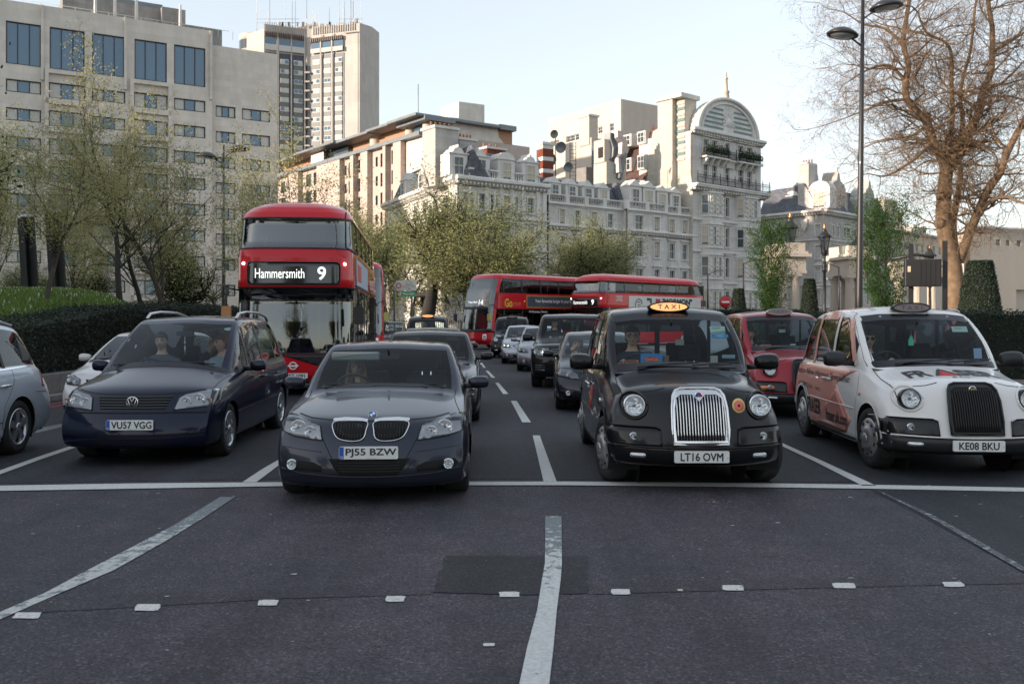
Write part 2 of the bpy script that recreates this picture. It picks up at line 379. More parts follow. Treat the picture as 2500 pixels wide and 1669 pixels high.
mb=MB();mb.quad((-60,-60,0),(60,-60,0),(60,180,0),(-60,180,0));struct(mb.build('road',M_asph,fix=False))
def strip(name,pts,wd=None,z=.004,m=None,left=None,right=None):
 """a painted strip: either two pixel edges, or a ground centre line with a width"""
 vs=[];n=len(left)
 for a,b in zip(left,right):vs+=[G(*a,z),G(*b,z)]
 mb=MB();mb.add(vs,[(2*i,2*i+1,2*i+3,2*i+2)for i in range(n-1)])
 for i,f in enumerate(mb.f):
  a,b,c=(Vector(mb.v[k])for k in f[:3])
  if(b-a).cross(c-b).z<0:mb.f[i]=f[::-1]
 return struct(mb.build(name,m,fix=False))
k=2500/2349.0
def D(*ps):return[(p[0]*k,p[1]*k)for p in ps]
c1=[G(*p,.004)for p in D((1700,985),(1990,1119),(2110,1180),(2349,1312))]
mb=MB();mb.add(c1+[Vector((9,c1[-1].y-.8,.004)),Vector((30,2,.004)),Vector((30,22,.004)),Vector((8.5,40,.004))],[tuple(range(8))]);struct(mb.build('road_resurfaced',M_asph2,fix=False))
bm_l=[G(*p,.0038)for p in D((0,1108),(645,1098),(1090,1098),(1990,1106))]
mb=MB();mb.add([Vector((-30,bm_l[0].y-.6,.0038))]+bm_l+[Vector((2.9,60,.0038)),Vector((-30,60,.0038))],[tuple(range(7))]);struct(mb.build('road_queue_surface',asphalt_mat('asphalt_queue',(.034,.035,.042),(.028,.031,.039),1.1),fix=False))
strip('stop_line',None,m=M_line,z=.009,left=D((-60,1114),(300,1108),(650,1105),(1090,1104),(1300,1103.5),(1700,1107),(2000,1111),(2420,1119)),right=D((-60,1126),(300,1120),(650,1114),(1090,1112),(1300,1112),(1700,1116),(2000,1120),(2420,1128)))
strip('lane_line',None,m=M_line,z=.009,left=D((1222,998),(1247,1104)),right=D((1238,998),(1277,1104)))
for l,r in((((1172,919),(1198,968)),((1185,919),(1218,968))),(((1136,877.5),(1154,903)),((1144,877.5),(1166,903))),(((1114,850),(1128,866)),((1120,850),(1136,866))),(((1101,832),(1109,843)),((1106,832),(1114,843))),(((1092,818),(1098,827)),((1096,818),(1102,827)))):
 strip('lane_dash',None,m=M_line,z=.009,left=D(*l),right=D(*r))
strip('lane_line',None,m=M_line,z=.009,left=D((-30,1083),(0,1078),(90,1046),(178,1017)),right=D((-30,1098),(0,1087),(90,1054),(178,1024)))
strip('lane_line',None,m=M_line,z=.009,left=D((556,1105),(600,1076),(652,1046)),right=D((588,1105),(620,1081),(652,1057)))
strip('lane_line',None,m=M_line,z=.009,left=D((1700,975),(1780,1016),(1870,1058),(1978,1113)),right=D((1714,975),(1782,1010),(1890,1058),(2010,1113)))
strip('worn_line',None,m=line_mat('road_paint_worn_side',(.50,.50,.48),.52,hole=.33,grad=(6.4,8.6,.06,-.10)),z=.006,left=D((505,1139),(400,1203),(300,1255),(200,1307),(100,1360),(-30,1415)),right=D((539,1139),(470,1185),(380,1240),(260,1307),(140,1358),(-30,1432)))
strip('worn_line',None,m=line_mat('road_paint_worn_mid',(.56,.56,.54),.50,hole=.33,grad=(5.4,7.4,.12,-.07)),z=.008,left=D((1251,1183),(1250,1290),(1243,1330),(1232,1400),(1210,1480),(1184,1600)),right=D((1288,1183),(1289,1290),(1286,1330),(1277,1400),(1270,1480),(1256,1600)))
strip('seam_line',None,m=line_mat('road_paint_remnant',(.42,.42,.40),.56,(.10,.105,.115),.43),z=.009,left=D((2010,1122),(2140,1180),(2250,1242),(2420,1340)),right=D((2016,1126),(2130,1184),(2240,1248),(2410,1346)))
rj=random.Random(2);pp=[Vector((q_[0]+rj.uniform(-.012,.012),q_[1]+rj.uniform(-.012,.012),.0045))for q_ in densify([G(*p,.0045).xy for p in D((1022,1273),(1345,1275),(1345,1360),(1180,1362),(995,1358))],.05)]
mb=MB();mb.add(pp,[tuple(range(len(pp)-1,-1,-1))]);struct(mb.build('road_patch',M_patch,fix=False))
strip('old_line',None,m=line_mat('road_paint_grey',(.15,.15,.155),.42,(.085,.085,.095),.36),z=.006,left=D((66,986),(118,976),(156,968)),right=D((84,992),(128,982),(170,972)))
M_joint=asphalt_mat('asphalt_joint',(.063,.052,.060),(.046,.044,.053),1.1)
for l_,r_ in((((-60,1378),(300,1360),(640,1345),(990,1338)),((-60,1412),(300,1392),(640,1372),(990,1362))),(((1350,1338),(1700,1330),(2100,1322),(2400,1318)),((1350,1362),(1700,1352),(2100,1342),(2400,1336)))):
 strip('road_joint',None,m=M_joint,z=.003,left=D(*l_),right=D(*r_))
rs=random.Random(5)
for(x,y,wd,hh)in((62,1410,60,14),(339,1392,56,15),(615,1381,46,13),(907,1372,44,13),(1168,1362,46,12),(1424,1356,44,12),(1682,1347,48,12),(1936,1342,50,12),(2187,1339,46,11),(1560,1352,12,4),(1122,1477,26,7)):
 sk=(1174-x)/2400*14
 pts=[]
 for j in range(22):
  a=2*PI*j/22;e=1+rs.uniform(-.07,.07)
  px=(abs(math.cos(a))**.28)*(1 if math.cos(a)>0 else-1)*wd/2*e;py=(abs(math.sin(a))**.28)*(1 if math.sin(a)>0 else-1)*hh/2*e
  pts.append(G((x+px-py*sk/10)*k,(y+py)*k,.0055))
 struct(MB().add(pts,[tuple(range(21,-1,-1))]).build('road_stud_mark',M_stud,fix=False))
mb=MB();rs=random.Random(9)
for i in range(210):
 x,y=rs.uniform(-5.5,6),rs.uniform(4.6,9.5)**1.0;r=rs.choice((.004,.006,.008,.012,.02))*rs.uniform(.6,1.3)
 mb.add([(x+r*math.cos(a)*rs.uniform(.6,1.6),y+r*math.sin(a)*rs.uniform(.4,1),.0065)for a in(0,1.2,2.4,3.6,4.9)],[(0,1,2,3,4)])
o=mb.build('paint_flecks',mat('paint_fleck',(.42,.41,.38),.8),fix=False);o['kind']='stuff';o['label']='small pale flecks of old paint scattered over the tarmac'
M_red=line_mat('red_line_paint',(.36,.045,.04),.3,hole=.3)
for dx in(0,.28):
 mb=MB();mb.add([(-9.05+dx,15,.006),(-8.95+dx,15,.006),(-9.0+dx,60,.006),(-9.1+dx,60,.006)],[(0,1,2,3)]);struct(mb.build('red_line',M_red,fix=False))
mb=MB();mb.box(-9.5,9,0,-9.28,44,.13);o=bevel(struct(mb.build('kerb',M_stone_kerb)),.02)
mb=MB();mb.box(-60,9,-.01,-9.5,44,.11);struct(mb.build('verge',M_grass))
for i in range(17):
 mb=MB();y0=10+i*2.0;mb.box(-9.92,y0+.006,.11,-9.62,y0+1.994,.52)
 if i==0:wall=thing('retaining_wall','low grey stone wall under the dark hedge beside the left kerb','wall',(0,0,0))
 bevel(mb.build('stone',M_stone_kerb,wall),.012)
mb=MB();mb.box(7.4,22.7,0,60,22.9,.13);mb.box(7.4,22.9,0,7.6,90,.13);struct(mb.build('kerb',M_stone_kerb))
mb=MB();mb.box(7.6,22.9,-.01,60,90,.12);struct(mb.build('pavement',M_pave))
mb=MB();nx,ny=60,40;vs=[]
def mound(x,y):
 t=max(0,min(1,(-10.9-x)/3.4));t=t*t*(3-2*t);return.12+2.42*t*math.exp(-((y-31)/8.5)**2)+.08*math.sin(x*.7)*t*math.exp(-((y-31)/8)**2)
for i in range(nx+1):
 for j in range(ny+1):
  x=-60+50*i/nx;y=15+40*j/ny;e=min(1,(x+60)/4,(-10.-x)/2.5 if x>-12.5 else 1,(y-15)/4,(55-y)/4);vs.append((x,y,max(0,e)*mound(x,y)+.02))
mb.add(vs,[(i*(ny+1)+j,(i+1)*(ny+1)+j,(i+1)*(ny+1)+j+1,i*(ny+1)+j+1)for i in range(nx)for j in range(ny)],0,True);struct(mb.build('lawn_mound',M_grass,fix=False))
def scatter_blades(name,label,fn,n,mats,h=(.05,.12),seed=1,wd=.012,lean=.6):
 r=np.random.default_rng(seed);p=np.array([fn(r)for _ in range(n)]);hh=r.uniform(*h,n);a=r.uniform(0,2*PI,n)
 d=np.stack([np.cos(a)*wd,np.sin(a)*wd,np.zeros(n)],1);t=p+np.stack([r.normal(0,.3,n)*hh*lean,r.normal(0,.3,n)*hh*lean,hh],1)
 v=np.stack([p-d,p+d,t],1).reshape(-1,3);f=np.arange(3*n).reshape(-1,3)
 o=link(name,np_mesh(name,v,f,mats,mi=r.integers(0,len(mats),n),tris=True));o['kind']='stuff';o['label']=label;return o
def on_mound(r):
 while True:
  x,y=r.uniform(-36,-11.5),r.uniform(18,36)
  if x>-.57*y-1:return(x,y,min(1,(-10.-x)/2.5 if x>-12.5 else 1,(y-15)/4)*mound(x,y)+.02)
scatter_blades('grass','short green grass on the mound behind the hedge',on_mound,70000,[mat('blade_a',(.14,.23,.04),.8),mat('blade_b',(.09,.17,.03),.8),mat('blade_c',(.20,.27,.06),.8)],wd=.02)
scatter_blades('daisies','tiny white daisies scattered over the grass mound',on_mound,1500,[mat('daisy',(.7,.7,.6),.8)],h=(.10,.14),wd=.03)
# ---------------------------------------------------------------- vehicles
M_rubber=mat('tyre_rubber',(.018,.018,.019),.85,var=.3,vscale=8)
M_blackpl=mat('black_plastic',(.016,.017,.019),.45)
M_darkin=mat('cabin_trim',(.022,.023,.026),.8)
M_seat=mat('seat_cloth',(.020,.021,.024),.9)
M_under=mat('underbody',(.008,.008,.008),.9)
M_chrome=mat('chrome',(.78,.78,.78),.12,metal=1.0)
M_alloy=mat('alloy_silver',(.58,.59,.61),.28,metal=.85,var=.1)
M_hub=mat('hubcap_silver',(.42,.42,.42),.35,metal=.7,var=.2)
M_refl=mat('lamp_reflector',(.86,.88,.90),.22,metal=.55)
def facets(o,amp=.006,seed=3):
 rr=random.Random(seed)
 for v in o.data.vertices:v.co.y+=rr.uniform(-amp,amp*.2);v.co.x+=rr.uniform(-amp,amp)*.5
 for p in o.data.polygons:p.use_smooth=False
 return o
M_lamphouse=mat('lamp_housing',(.16,.17,.18),.3,metal=.3)
M_amber=mat('amber_lens',(.7,.20,.03),.25,coat=1)
M_redlens=mat('red_lens',(.30,.012,.012),.2,coat=1)
M_plate=mat('plate_white',(.74,.75,.74),.4)
M_platetxt=mat('plate_text',(.012,.012,.012),.5)
M_plateblue=mat('plate_blue',(.02,.09,.42),.4)
M_white=mat('print_white',(.78,.78,.76),.5)
M_black=mat('print_black',(.012,.012,.014),.5)
M_gap=mat('shut_line',(.003,.003,.003),.9)
M_ws=glass('windscreen_glass',(.86,.95,.96),ior=1.30)
M_sg=glass('side_glass',(.66,.74,.74))
M_lens=glass('lamp_lens',(.96,.97,.98),ior=1.4)
M_mirr=mat('mirror_glass',(.6,.62,.66),.03,metal=1.0)
M_lit=mat('lit_lamp',(.9,.9,.9),.4,emit=(1,.93,.82),estr=4)
TX=[.975,.945,.91,.87,.57,.28,0.0] # where the top columns sit across bonnet and boot
RT=[0.0,.05,.26,.5,.78,1.0] # heights of the flank rows between sill and shoulder
def car_shell(S,level=3,colour=None,glassm=None):
 """a body cage (flank rows x stations, with a closed nose and tail) subdivided and split into parts.
    station: dict y zb zs w ws mode ('h' bonnet/boot, 'c' cabin) zc crown | wb zr wr zt, bow, rw row widths"""
 st=S['stations'];R=6;T=7;ring=R+T
 def section(s):
  w,ws,zb,zs=s['w'],s.get('ws',s['w']*.95),s['zb'],s['zs']
  rw=s.get('rw',S.get('rw',[.86,.955,.99,1.0,.985]))
  pts=[(rw[i]*w,zb+RT[i]*(zs-zb))for i in range(5)]+[(ws,zs)]
  bow=s.get('bow',0);top=[]
  if s['mode']=='h':
   p=s.get('p',2.4)
   hf=s.get('hf')
   for i,xf in enumerate(TX):
    z=zs+(s['zc']-zs)*(1-xf**p)if hf is None else zs+(s['zc']-zs)*hf[i]
    top.append((xf*ws,z,bow*(1-(xf/TX[0])**2)))
  else:
   wb=s.get('wb',ws-.03);zb2=zs+.02;wr,zr,zt=s['wr'],s['zr'],s['zt']
   wm=(wb+wr)/2+s.get('bul',.02)
   top=[(wb,zb2,0),(wm,(zb2+zr)/2,0),(wr,zr,0),(wr-.05,zr+.035 if zt-zr>.04 else zr+.02,0)]
   for xf in(.66,.34,0):top.append((xf*(wr-.05),zr+(zt-zr)*(1-xf**2.2*.9),bow*(1-xf**2)))
  return pts,top
 V=[];Fc=[];MI=[]
 half=[]
 for s in st:
  pts,top=section(s);y=s['y'];ty=s.get('ty') # ty: separate y for the top points (raked glass)
  h=[(x,y+(s.get('ry',[0]*6)[i]),z)for i,(x,z)in enumerate(pts)]
  h+=[(x,(y if ty is None else ty)-b,z)for(x,z,b)in top]
  half.append(h)
 nst=len(st)
 NF=S['nose'];c=NF['corner'];pw=NF.get('p',2.6)
 for i in range(R):
  x,y,z=half[0][i];half[0][i]=(x,NF['prof'][i]+c,z)
 for i in range(T):
  x,y,z=half[0][R+i];xf=TX[i];half[0][R+i]=(x,NF['prof'][5]+c*xf**pw,z)
 NT=S['tail'];L=S['L']
 for i in range(R):
  x,y,z=half[-1][i];half[-1][i]=(x,L-NT['prof'][i]-NT['corner'],z)
 for i in range(T):
  x,y,z=half[-1][R+i];xf=TX[i];half[-1][R+i]=(x,L-NT['prof'][5]-NT['corner']*xf**pw,z)
 NR=2*ring-1
 def full(h):return[(-x,y,z)for(x,y,z)in h]+[(x,y,z)for(x,y,z)in h[:-1][::-1]]
 for h in half:V+=full(h)
 idx=lambda s,i:s*NR+i
 modes=[s['mode']for s in st]
 def kind(s,i):
  j=min(i,NR-2-i) # symmetric edge index, edge between point j and j+1
  a,b=modes[s],modes[s+1];gl=st[s].get('glass','')
  if j<R:return 0
  if 'w' in gl and j>=R+3:return 1 # windscreen / rear screen columns
  if 's' in gl and R<=j<R+2:return 2 # side glass
  return 0
 for s in range(nst-1):
  for i in range(NR-1):
   Fc.append((idx(s,i),idx(s,i+1),idx(s+1,i+1),idx(s+1,i)));MI.append(kind(s,i))
 def cap(s,prof,corner,sign,z_off=0):
  top=[idx(s,i)for i in range(R-1,NR-R+1)];ncol=len(top);rows=[]
  tx=[V[t][0]for t in top];wtop=abs(V[top[0]][0])
  for r in range(R-1):
   l,rr=idx(s,r),idx(s,NR-1-r);row=[l];W=abs(V[l][0])
   for c_ in range(1,ncol-1):
    xf=abs(tx[c_])/wtop;x=math.copysign(xf*W,tx[c_])if tx[c_]else 0
    zl=V[l][2];e=corner*xf**pw
    V.append((x,(prof[r]+e)if sign<0 else(L-prof[r]-e),zl));row.append(len(V)-1)
   row.append(rr);rows.append(row)
  rows.append(top)
  for r in range(R-1):
   for c_ in range(ncol-1):
    q=(rows[r][c_],rows[r][c_+1],rows[r+1][c_+1],rows[r+1][c_])
    Fc.append(q if sign<0 else q[::-1]);MI.append(0)
 cap(0,NF['prof'],c,-1);cap(nst-1,NT['prof'],NT['corner'],1)
 me=bpy.data.meshes.new('cage');me.from_pydata(V,[],Fc);me.polygons.foreach_set('material_index',MI);me.update()
 for _ in range(3):me.materials.append(M_gap)
 o=bpy.data.objects.new('cage',me);COL.objects.link(o)
 for e_ in S.get('crease',[]):pass
 md=o.modifiers.new('s','SUBSURF');md.levels=md.render_levels=level
 bpy.context.view_layer.update()
 ev=bpy.data.meshes.new_from_object(o.evaluated_get(bpy.context.evaluated_depsgraph_get()))
 bpy.data.objects.remove(o)
 bm=bmesh.new();bm.from_mesh(ev);bmesh.ops.recalc_face_normals(bm,faces=bm.faces)
 full_bvh=BVHTree.FromBMesh(bm)
 for(ya,za,ra)in S['arch']:
  dead=[]
  for f in bm.faces:
   cc=f.calc_center_median()
   if abs(cc.x)>S['W']*.30 and f.normal.z<.75 and math.hypot(cc.y-ya,cc.z-za)<ra and cc.z<za+ra:dead.append(f)
  bmesh.ops.delete(bm,geom=dead,context='FACES')
  for v in bm.verts:
   if abs(v.co.x)>S['W']*.30 and v.is_boundary:
    d=math.hypot(v.co.y-ya,v.co.z-za)
    if.5*ra<d<ra*1.35 and v.co.z>za-ra*.75:
     v.co.y=ya+(v.co.y-ya)*ra/d;v.co.z=za+(v.co.z-za)*ra/d
 return bm,full_bvh,ev
def split_bm(bm,mi,name,m,parent,level_smooth=True):
 b=bm.copy();bmesh.ops.delete(b,geom=[f for f in b.faces if f.material_index!=mi],context='FACES')
 for f in b.faces:f.material_index=0;f.smooth=True
 me=bpy.data.meshes.new(name);b.to_mesh(me);b.free();me.materials.append(m);return link(name,me,parent)
def split_loose(bm,mi,namer,m,parent):
 b=bm.copy();bmesh.ops.delete(b,geom=[f for f in b.faces if f.material_index!=mi],context='FACES')
 seen=set();b.faces.ensure_lookup_table()
 for f0 in b.faces:
  if f0.index in seen:continue
  comp=[];stack=[f0];seen.add(f0.index)
  while stack:
   f=stack.pop();comp.append(f)
   for e in f.edges:
    for g in e.link_faces:
     if g.index not in seen:seen.add(g.index);stack.append(g)
  vi={};vs=[];fs=[]
  for f in comp:
   q=[]
   for v in f.verts:
    if v.index not in vi:vi[v.index]=len(vs);vs.append(v.co.copy())
    q.append(vi[v.index])
   fs.append(q)
  cy=sum(v.y for v in vs)/len(vs)
  link(namer(cy),MB().add(vs,fs,0,True).mesh('pane',m),parent)
 b.free()
def wheel(parent,x,y,r,wd,style,side,steer=0.0):
 """tyre with a rim of its own; side -1 left flank, +1 right flank"""
 mb=MB();k=40;rr=r*.66
 hw=wd/2
 mb.lathe([(rr,-hw*.8),(rr+.012,-hw),(r*.86,-hw*1.04),(r*.96,-hw*.93),(r,-hw*.7),(r*1.002,0),(r,hw*.7),(r*.96,hw*.93),(r*.86,hw*1.04),(rr+.012,hw),(rr,hw*.8)],k,axis='x')
 t=mb.build('wheel',M_rubber,parent,loc=(x,y,r),rot=(0,0,steer))
 fx=side*hw
 rb=MB()
 if style=='cap': # domed hub cap with a raised ring and slots
  rb.lathe([(rr*1.02,fx*.75),(rr*1.0,fx*.98),(rr*.9,fx*1.08),(rr*.62,fx*1.16),(rr*.58,fx*1.3),(rr*.40,fx*1.42),(rr*.2,fx*1.48),(.001,fx*1.5)],32,axis='x')
  rb.lathe([(rr*.26,fx*1.46),(rr*.24,fx*1.56),(.001,fx*1.58)],16,axis='x')
  rim=rb.build('rim',M_hub,t)
  sb=MB()
  for j in range(10):
   a=2*PI*j/10;M=Matrix.Rotation(a,4,'X');sb.boxc((fx*1.10,0,rr*.80),(.012,rr*.16,rr*.10),M=M)
  sb.build('slot',M_gap,t)
 else:
  ns={'spoke7':7,'spoke5':5,'spoke10':10}[style]
  rb.lathe([(rr*1.03,fx*.80),(rr*1.03,fx*1.02),(rr*.93,fx*1.02),(rr*.91,fx*.5),(rr*.90,-fx*.6)],40,axis='x')
  for j in range(ns):
   a=2*PI*j/ns
   for q in((-.10,.10)if style=='spoke5' else(0,)):
    M=Matrix.Rotation(a+q*1.2,4,'X');w0=rr*(.13 if ns<10 else.08)
    vs=[(fx*.98,-w0,rr*.16),(fx*.98,w0,rr*.16),(fx*.92,w0*.8,rr*.94),(fx*.92,-w0*.8,rr*.94),(fx*.6,-w0,rr*.16),(fx*.6,w0,rr*.16),(fx*.6,w0*.8,rr*.94),(fx*.6,-w0*.8,rr*.94)]
    rb.add([M@Vector(p)for p in vs],[(0,1,2,3),(7,6,5,4),(0,3,7,4),(1,5,6,2)])
  rb.lathe([(rr*.24,fx*.6),(rr*.24,fx*1.0),(rr*.19,fx*1.08),(.001,fx*1.1)],20,axis='x')
  rb.build('rim',M_alloy,t)
  db=MB();db.lathe([(rr*.89,-fx*.2),(.001,-fx*.2)],24,axis='x');db.lathe([(rr*.62,fx*.1),(rr*.60,fx*.2),(.001,fx*.2)],24,axis='x');db.build('brake_disc',mat('brake_metal',(.05,.05,.05),.5,metal=.5),t)
 return t
def plate(parent,bvh,cx,cz,txt,off=.012,blue=True,y=None,wd=.52,ht=.111,rear=False):
 pos=proj(bvh,cx,cz,'y',off)
 y=pos.y if y is None else y
 mb=MB();mb.prism(rounded(-wd/2,-ht/2,wd/2,ht/2,.012,3),-.006,.012,axis='y');o=mb.build('number_plate',M_plate,parent,loc=(cx,y-.008,cz))
 tx=wd*.86 if blue else wd*.78
 if txt:
  a=text_obj(txt,.1,M_platetxt,o,(.022 if blue else 0,-.0085,0),name='registration',width=tx,height=.079,thick=.0022)
  if blue:
   b=MB();b.box(-wd/2+.003,-.0075,-ht/2+.003,-wd/2+.042,0,ht/2-.003);b.build('country_band',M_plateblue,o);text_obj('GB',.022,M_white,o,(-wd/2+.022,-.009,-ht/2+.02),name='country_code')
  else:
   for s in(-1,1):b=MB();b.lathe([(.009,-.008),(.008,-.011),(.001,-.012)],10,(s*(wd/2-.018),0,.0),'y');b.build('screw_cap',M_plate,o)
  text_obj('The London Motor Company',.008,M_platetxt,o,(.02,-.0085,-ht/2+.007),name='maker_line')
 return o
def mirror_part(parent,bvh,x,y,z,side,m,size=(.21,.12,.14),cap=True):
 """door mirror: a rounded shell on a short arm, glass to the rear"""
 sx,sy,sz=size;mb=MB();k=16;rings=[]
 prof=[(-.5,.25),(-.47,.62),(-.25,.92),(.1,1.0),(.35,.96),(.5,.72)] # along x outwards
 for t,s_ in prof:
  rings.append([(side*(sx*t),sy*.55*s_*(math.cos(a)if math.cos(a)<.35 else.35),sz*.5*s_*math.copysign(abs(math.sin(a))**.8,math.sin(a)))for a in[2*PI*j/k for j in range(k)]])
 vs=[p for r in rings for p in r];fs=[(i*k+j,i*k+(j+1)%k,(i+1)*k+(j+1)%k,(i+1)*k+j)for i in range(len(prof)-1)for j in range(k)]
 fs+=[tuple(range(k)),tuple((len(prof)-1)*k+j for j in range(k))]
 cx=x+side*(sx*.5+.07)
 mb.add(vs,fs,0,True)
 o=mb.build('door_mirror',m,parent,loc=(cx,y,z))
 sd=o.modifiers.new('s','SUBSURF');sd.levels=1;sd.render_levels=2
 g=MB();g.prism(rounded(-sx*.4,-sz*.38,sx*.4,sz*.38,.03,3),sy*.19,sy*.205,axis='y');g.build('mirror_glass',M_mirr,o)
 a=MB();a.tube([(-side*(sx*.5+.09),.02,-sz*.32),(-side*sx*.3,.0,-sz*.30),(side*sx*.05,.0,-sz*.40)],[.03,.026,.02],8);a.build('mirror_arm',M_blackpl,o)
 return o
def wiper(parent,p0,p1,p2,bow=.0):
 mb=MB();mb.tube([p0,p1],[.012,.007],6);a,b=Vector(p2[0]),Vector(p2[1]);mb.tube([a,(a+b)/2,b],.008,5);mb.tube([Vector(p1)+Vector((0,-.006,0)),(a+b)/2],.006,5)
 return mb.build('wiper',M_blackpl,parent)
def hit(bvh,x,z,off=.02):return proj(bvh,x,z,'y',off)
def round_lamp(parent,bvh,x,z,r,lens=True,deep=.05,y=None,ring=M_chrome,name='headlight',tilt=0.0,lit=False,proud=.02):
 yy=min(proj(bvh,x+a*r,z+b*r,'y',0).y for a,b in((0,0),(-.7,0),(.7,0),(0,-.7),(0,.7)))+.012
 mb=MB();mb.lathe([(r*1.12,.05),(r*1.12,-.004),(r*1.05,-proud),(r*.97,-proud),(r*.95,0)],28,axis='y')
 o=mb.build(name,ring,parent,loc=(x,yy,z),rot=(tilt,0,0))
 b=MB();b.lathe([(r*.97,-proud*.8),(r*.88,-.034),(r*.72,-.028),(r*.55,-.024),(r*.38,-.021),(r*.2,-.019),(.001,-.017)],18,axis='y');facets(b.build('reflector',M_refl,o),min(.008,r*.07))
 b=MB();b.lathe([(r*.14,-.015),(r*.15,-.028),(r*.10,-.032),(.001,-.033)],12,axis='y');b.build('bulb',M_lit if lit else M_lamphouse,o)
 n=26;vs=[];fs=[]
 for i in range(n+1):
  for j in range(n+1):
   u,v=(i/n*2-1),(j/n*2-1);a=u*math.sqrt(1-v*v/2);c_=v*math.sqrt(1-u*u/2)
   rad=min(1,a*a+c_*c_);vs.append((a*r*.98,-proud-.018*(1-rad)+.0025*math.sin(a*44)*(1-rad*.6)+.0015*math.sin(c_*30)-.008,c_*r*.98))
 fs=[(i*(n+1)+j,(i+1)*(n+1)+j,(i+1)*(n+1)+j+1,i*(n+1)+j+1)for i in range(n)for j in range(n)]
 link('lens',MB().add(vs,fs,0,True).mesh('lens',M_lens),o)
 return o
def bowl(parent,c,r,depth=.05,m=None,name='reflector_bowl',lit=False):
 b=MB();b.lathe([(r*1.05,0),(r,-.012),(r*.93,-.008),(r*.75,-.004),(r*.5,.0),(r*.3,.002),(.001,.003)],18,axis='y');o=facets(b.build(name,m or M_refl,parent,loc=c),.004)
 b=MB();b.lathe([(r*.30,depth*.9),(r*.32,depth*.2),(r*.2,0),(.001,-.004)],12,axis='y');b.build('bulb',M_lit if lit else M_lamphouse,o)
 return o
def interior(parent,W,yd,zd,y_seats,zfloor=.35,seat_top=1.15,roofz=1.4,wheel_x=-.38,y_end=None,steer=True,head=True):
 """dashboard, floor tub, seats with headrests, steering wheel on the right-hand side of the driver (left in the picture)"""
 mb=MB();n=14;vs=[]
 prof=[(yd-.35,zd-.02),(yd-.1,zd+.02),(yd+.12,zd+.02),(yd+.22,zd-.05),(yd+.26,zd-.30),(yd+.25,zfloor)]
 for i in range(n+1):
  x=-W/2+W*i/n;c_=1-(2*i/n-1)**2
  for(y,z)in prof:vs.append((x,y-.10*c_ if y<yd else y,z+(.015 if abs(x-wheel_x)<.22 and y>yd else 0)))
 m_=len(prof);mb.add(vs,[(i*m_+j,(i+1)*m_+j,(i+1)*m_+j+1,i*m_+j+1)for i in range(n)for j in range(m_-1)],0,True)
 mb.build('dashboard',M_darkin,parent)
 ye=y_end or y_seats+2.0
 mb=MB();mb.box(-W/2,yd,zfloor-.1,W/2,ye,zfloor);mb.box(-W/2-.02,yd-.2,zfloor,-W/2,ye,zd-.06);mb.box(W/2,yd-.2,zfloor,W/2+.02,ye,zd-.06);mb.box(-W/2,ye,zfloor,W/2,ye+.02,zd-.04);mb.build('floor_tub',M_darkin,parent)
 for row,ys in enumerate((y_seats,y_seats+.95)):
  for sx in(-1,1):
   x=sx*W*.26;mb=MB()
   t=Matrix.Translation((x,ys,zfloor))@Matrix.Rotation(math.radians(-14),4,'X')
   M2=Matrix.Translation((x,ys,zfloor))
   mb.box(-.24,-.5,.02,.24,.0,.20,M=M2);mb.box(-.235,-.02,.12,.235,.09,seat_top-zfloor-.24,M=t)
   o=bevel(mb.build('seat',M_seat,parent),.04,3)
   if head:
    hb=MB();hb.box(-.13,-.03,seat_top-zfloor-.20,.13,.06,seat_top-zfloor,M=t);bevel(hb.build('headrest',M_seat,o),.035,3)
    hb=MB()
    for q in(-.05,.05):hb.box(q-.006,.01,seat_top-zfloor-.27,q+.006,.022,seat_top-zfloor-.19,M=t)
    hb.build('headrest_post',M_chrome,o)
 if steer:
  pts=[];sb=MB();R_=.185;n=28;c_=Vector((wheel_x,yd+.30,zd-.00));M=Matrix.Translation(c_)@Matrix.Rotation(math.radians(-65),4,'X')
  for j in range(n+1):a=2*PI*j/n;pts.append(M@Vector((R_*math.cos(a),R_*math.sin(a),0)))
  sb.tube(pts,.015,8,caps=False);sb.boxc((0,0,0),(.13,.11,.03),M=M)
  for a in(0,PI,-PI/2):sb.tube([M@Vector((0,0,0)),M@Vector((R_*math.cos(a),R_*math.sin(a),0))],.016,6)
  sb.build('steering_wheel',M_blackpl,parent)
  cb=MB();cb.tube([c_,c_+Vector((0,-.3,-.14))],.035,8);cb.build('steering_column',M_darkin,parent)
def rear_mirror(parent,x,y,z):
 mb=MB();mb.prism(rounded(-.11,-.032,.11,.032,.02,3),0,.03,axis='y');o=mb.build('rear_view_mirror',M_blackpl,parent,loc=(x,y,z))
 mb=MB();mb.tube([(0,0,.02),(0,-.06,.08)],.01,6);mb.build('mirror_stem',M_blackpl,o)
 return o
def sill_and_liners(parent,S,inner=None):
 mb=MB();W=S['W']
 for(ya,za,ra)in S['arch']:
  for sd in(-1,1):
   n=16;vs=[];x0,x1=sd*(W/2-.045),sd*(W/2-.36)
   for j in range(n+1):
    a=math.radians(-25+230*j/n);rr=ra*1.015;vs+=[(x0,ya+rr*math.cos(a),za+rr*math.sin(a)),(x1,ya+rr*math.cos(a),za+rr*math.sin(a))]
   mb.add(vs,[(2*j,2*j+1,2*j+3,2*j+2)for j in range(n)]);mb.add([(x1,ya+ra*1.02*math.cos(t),za+ra*1.02*math.sin(t))for t in[2*PI*j/20 for j in range(20)]],[tuple(range(20))])
 zb=min(s['zb']for s in S['stations'])
 mb.box(-W/2+.12,.30,zb+.03,W/2-.12,S['L']-.30,zb+.10)
 mb.build('underbody',M_under,parent,fix=False)
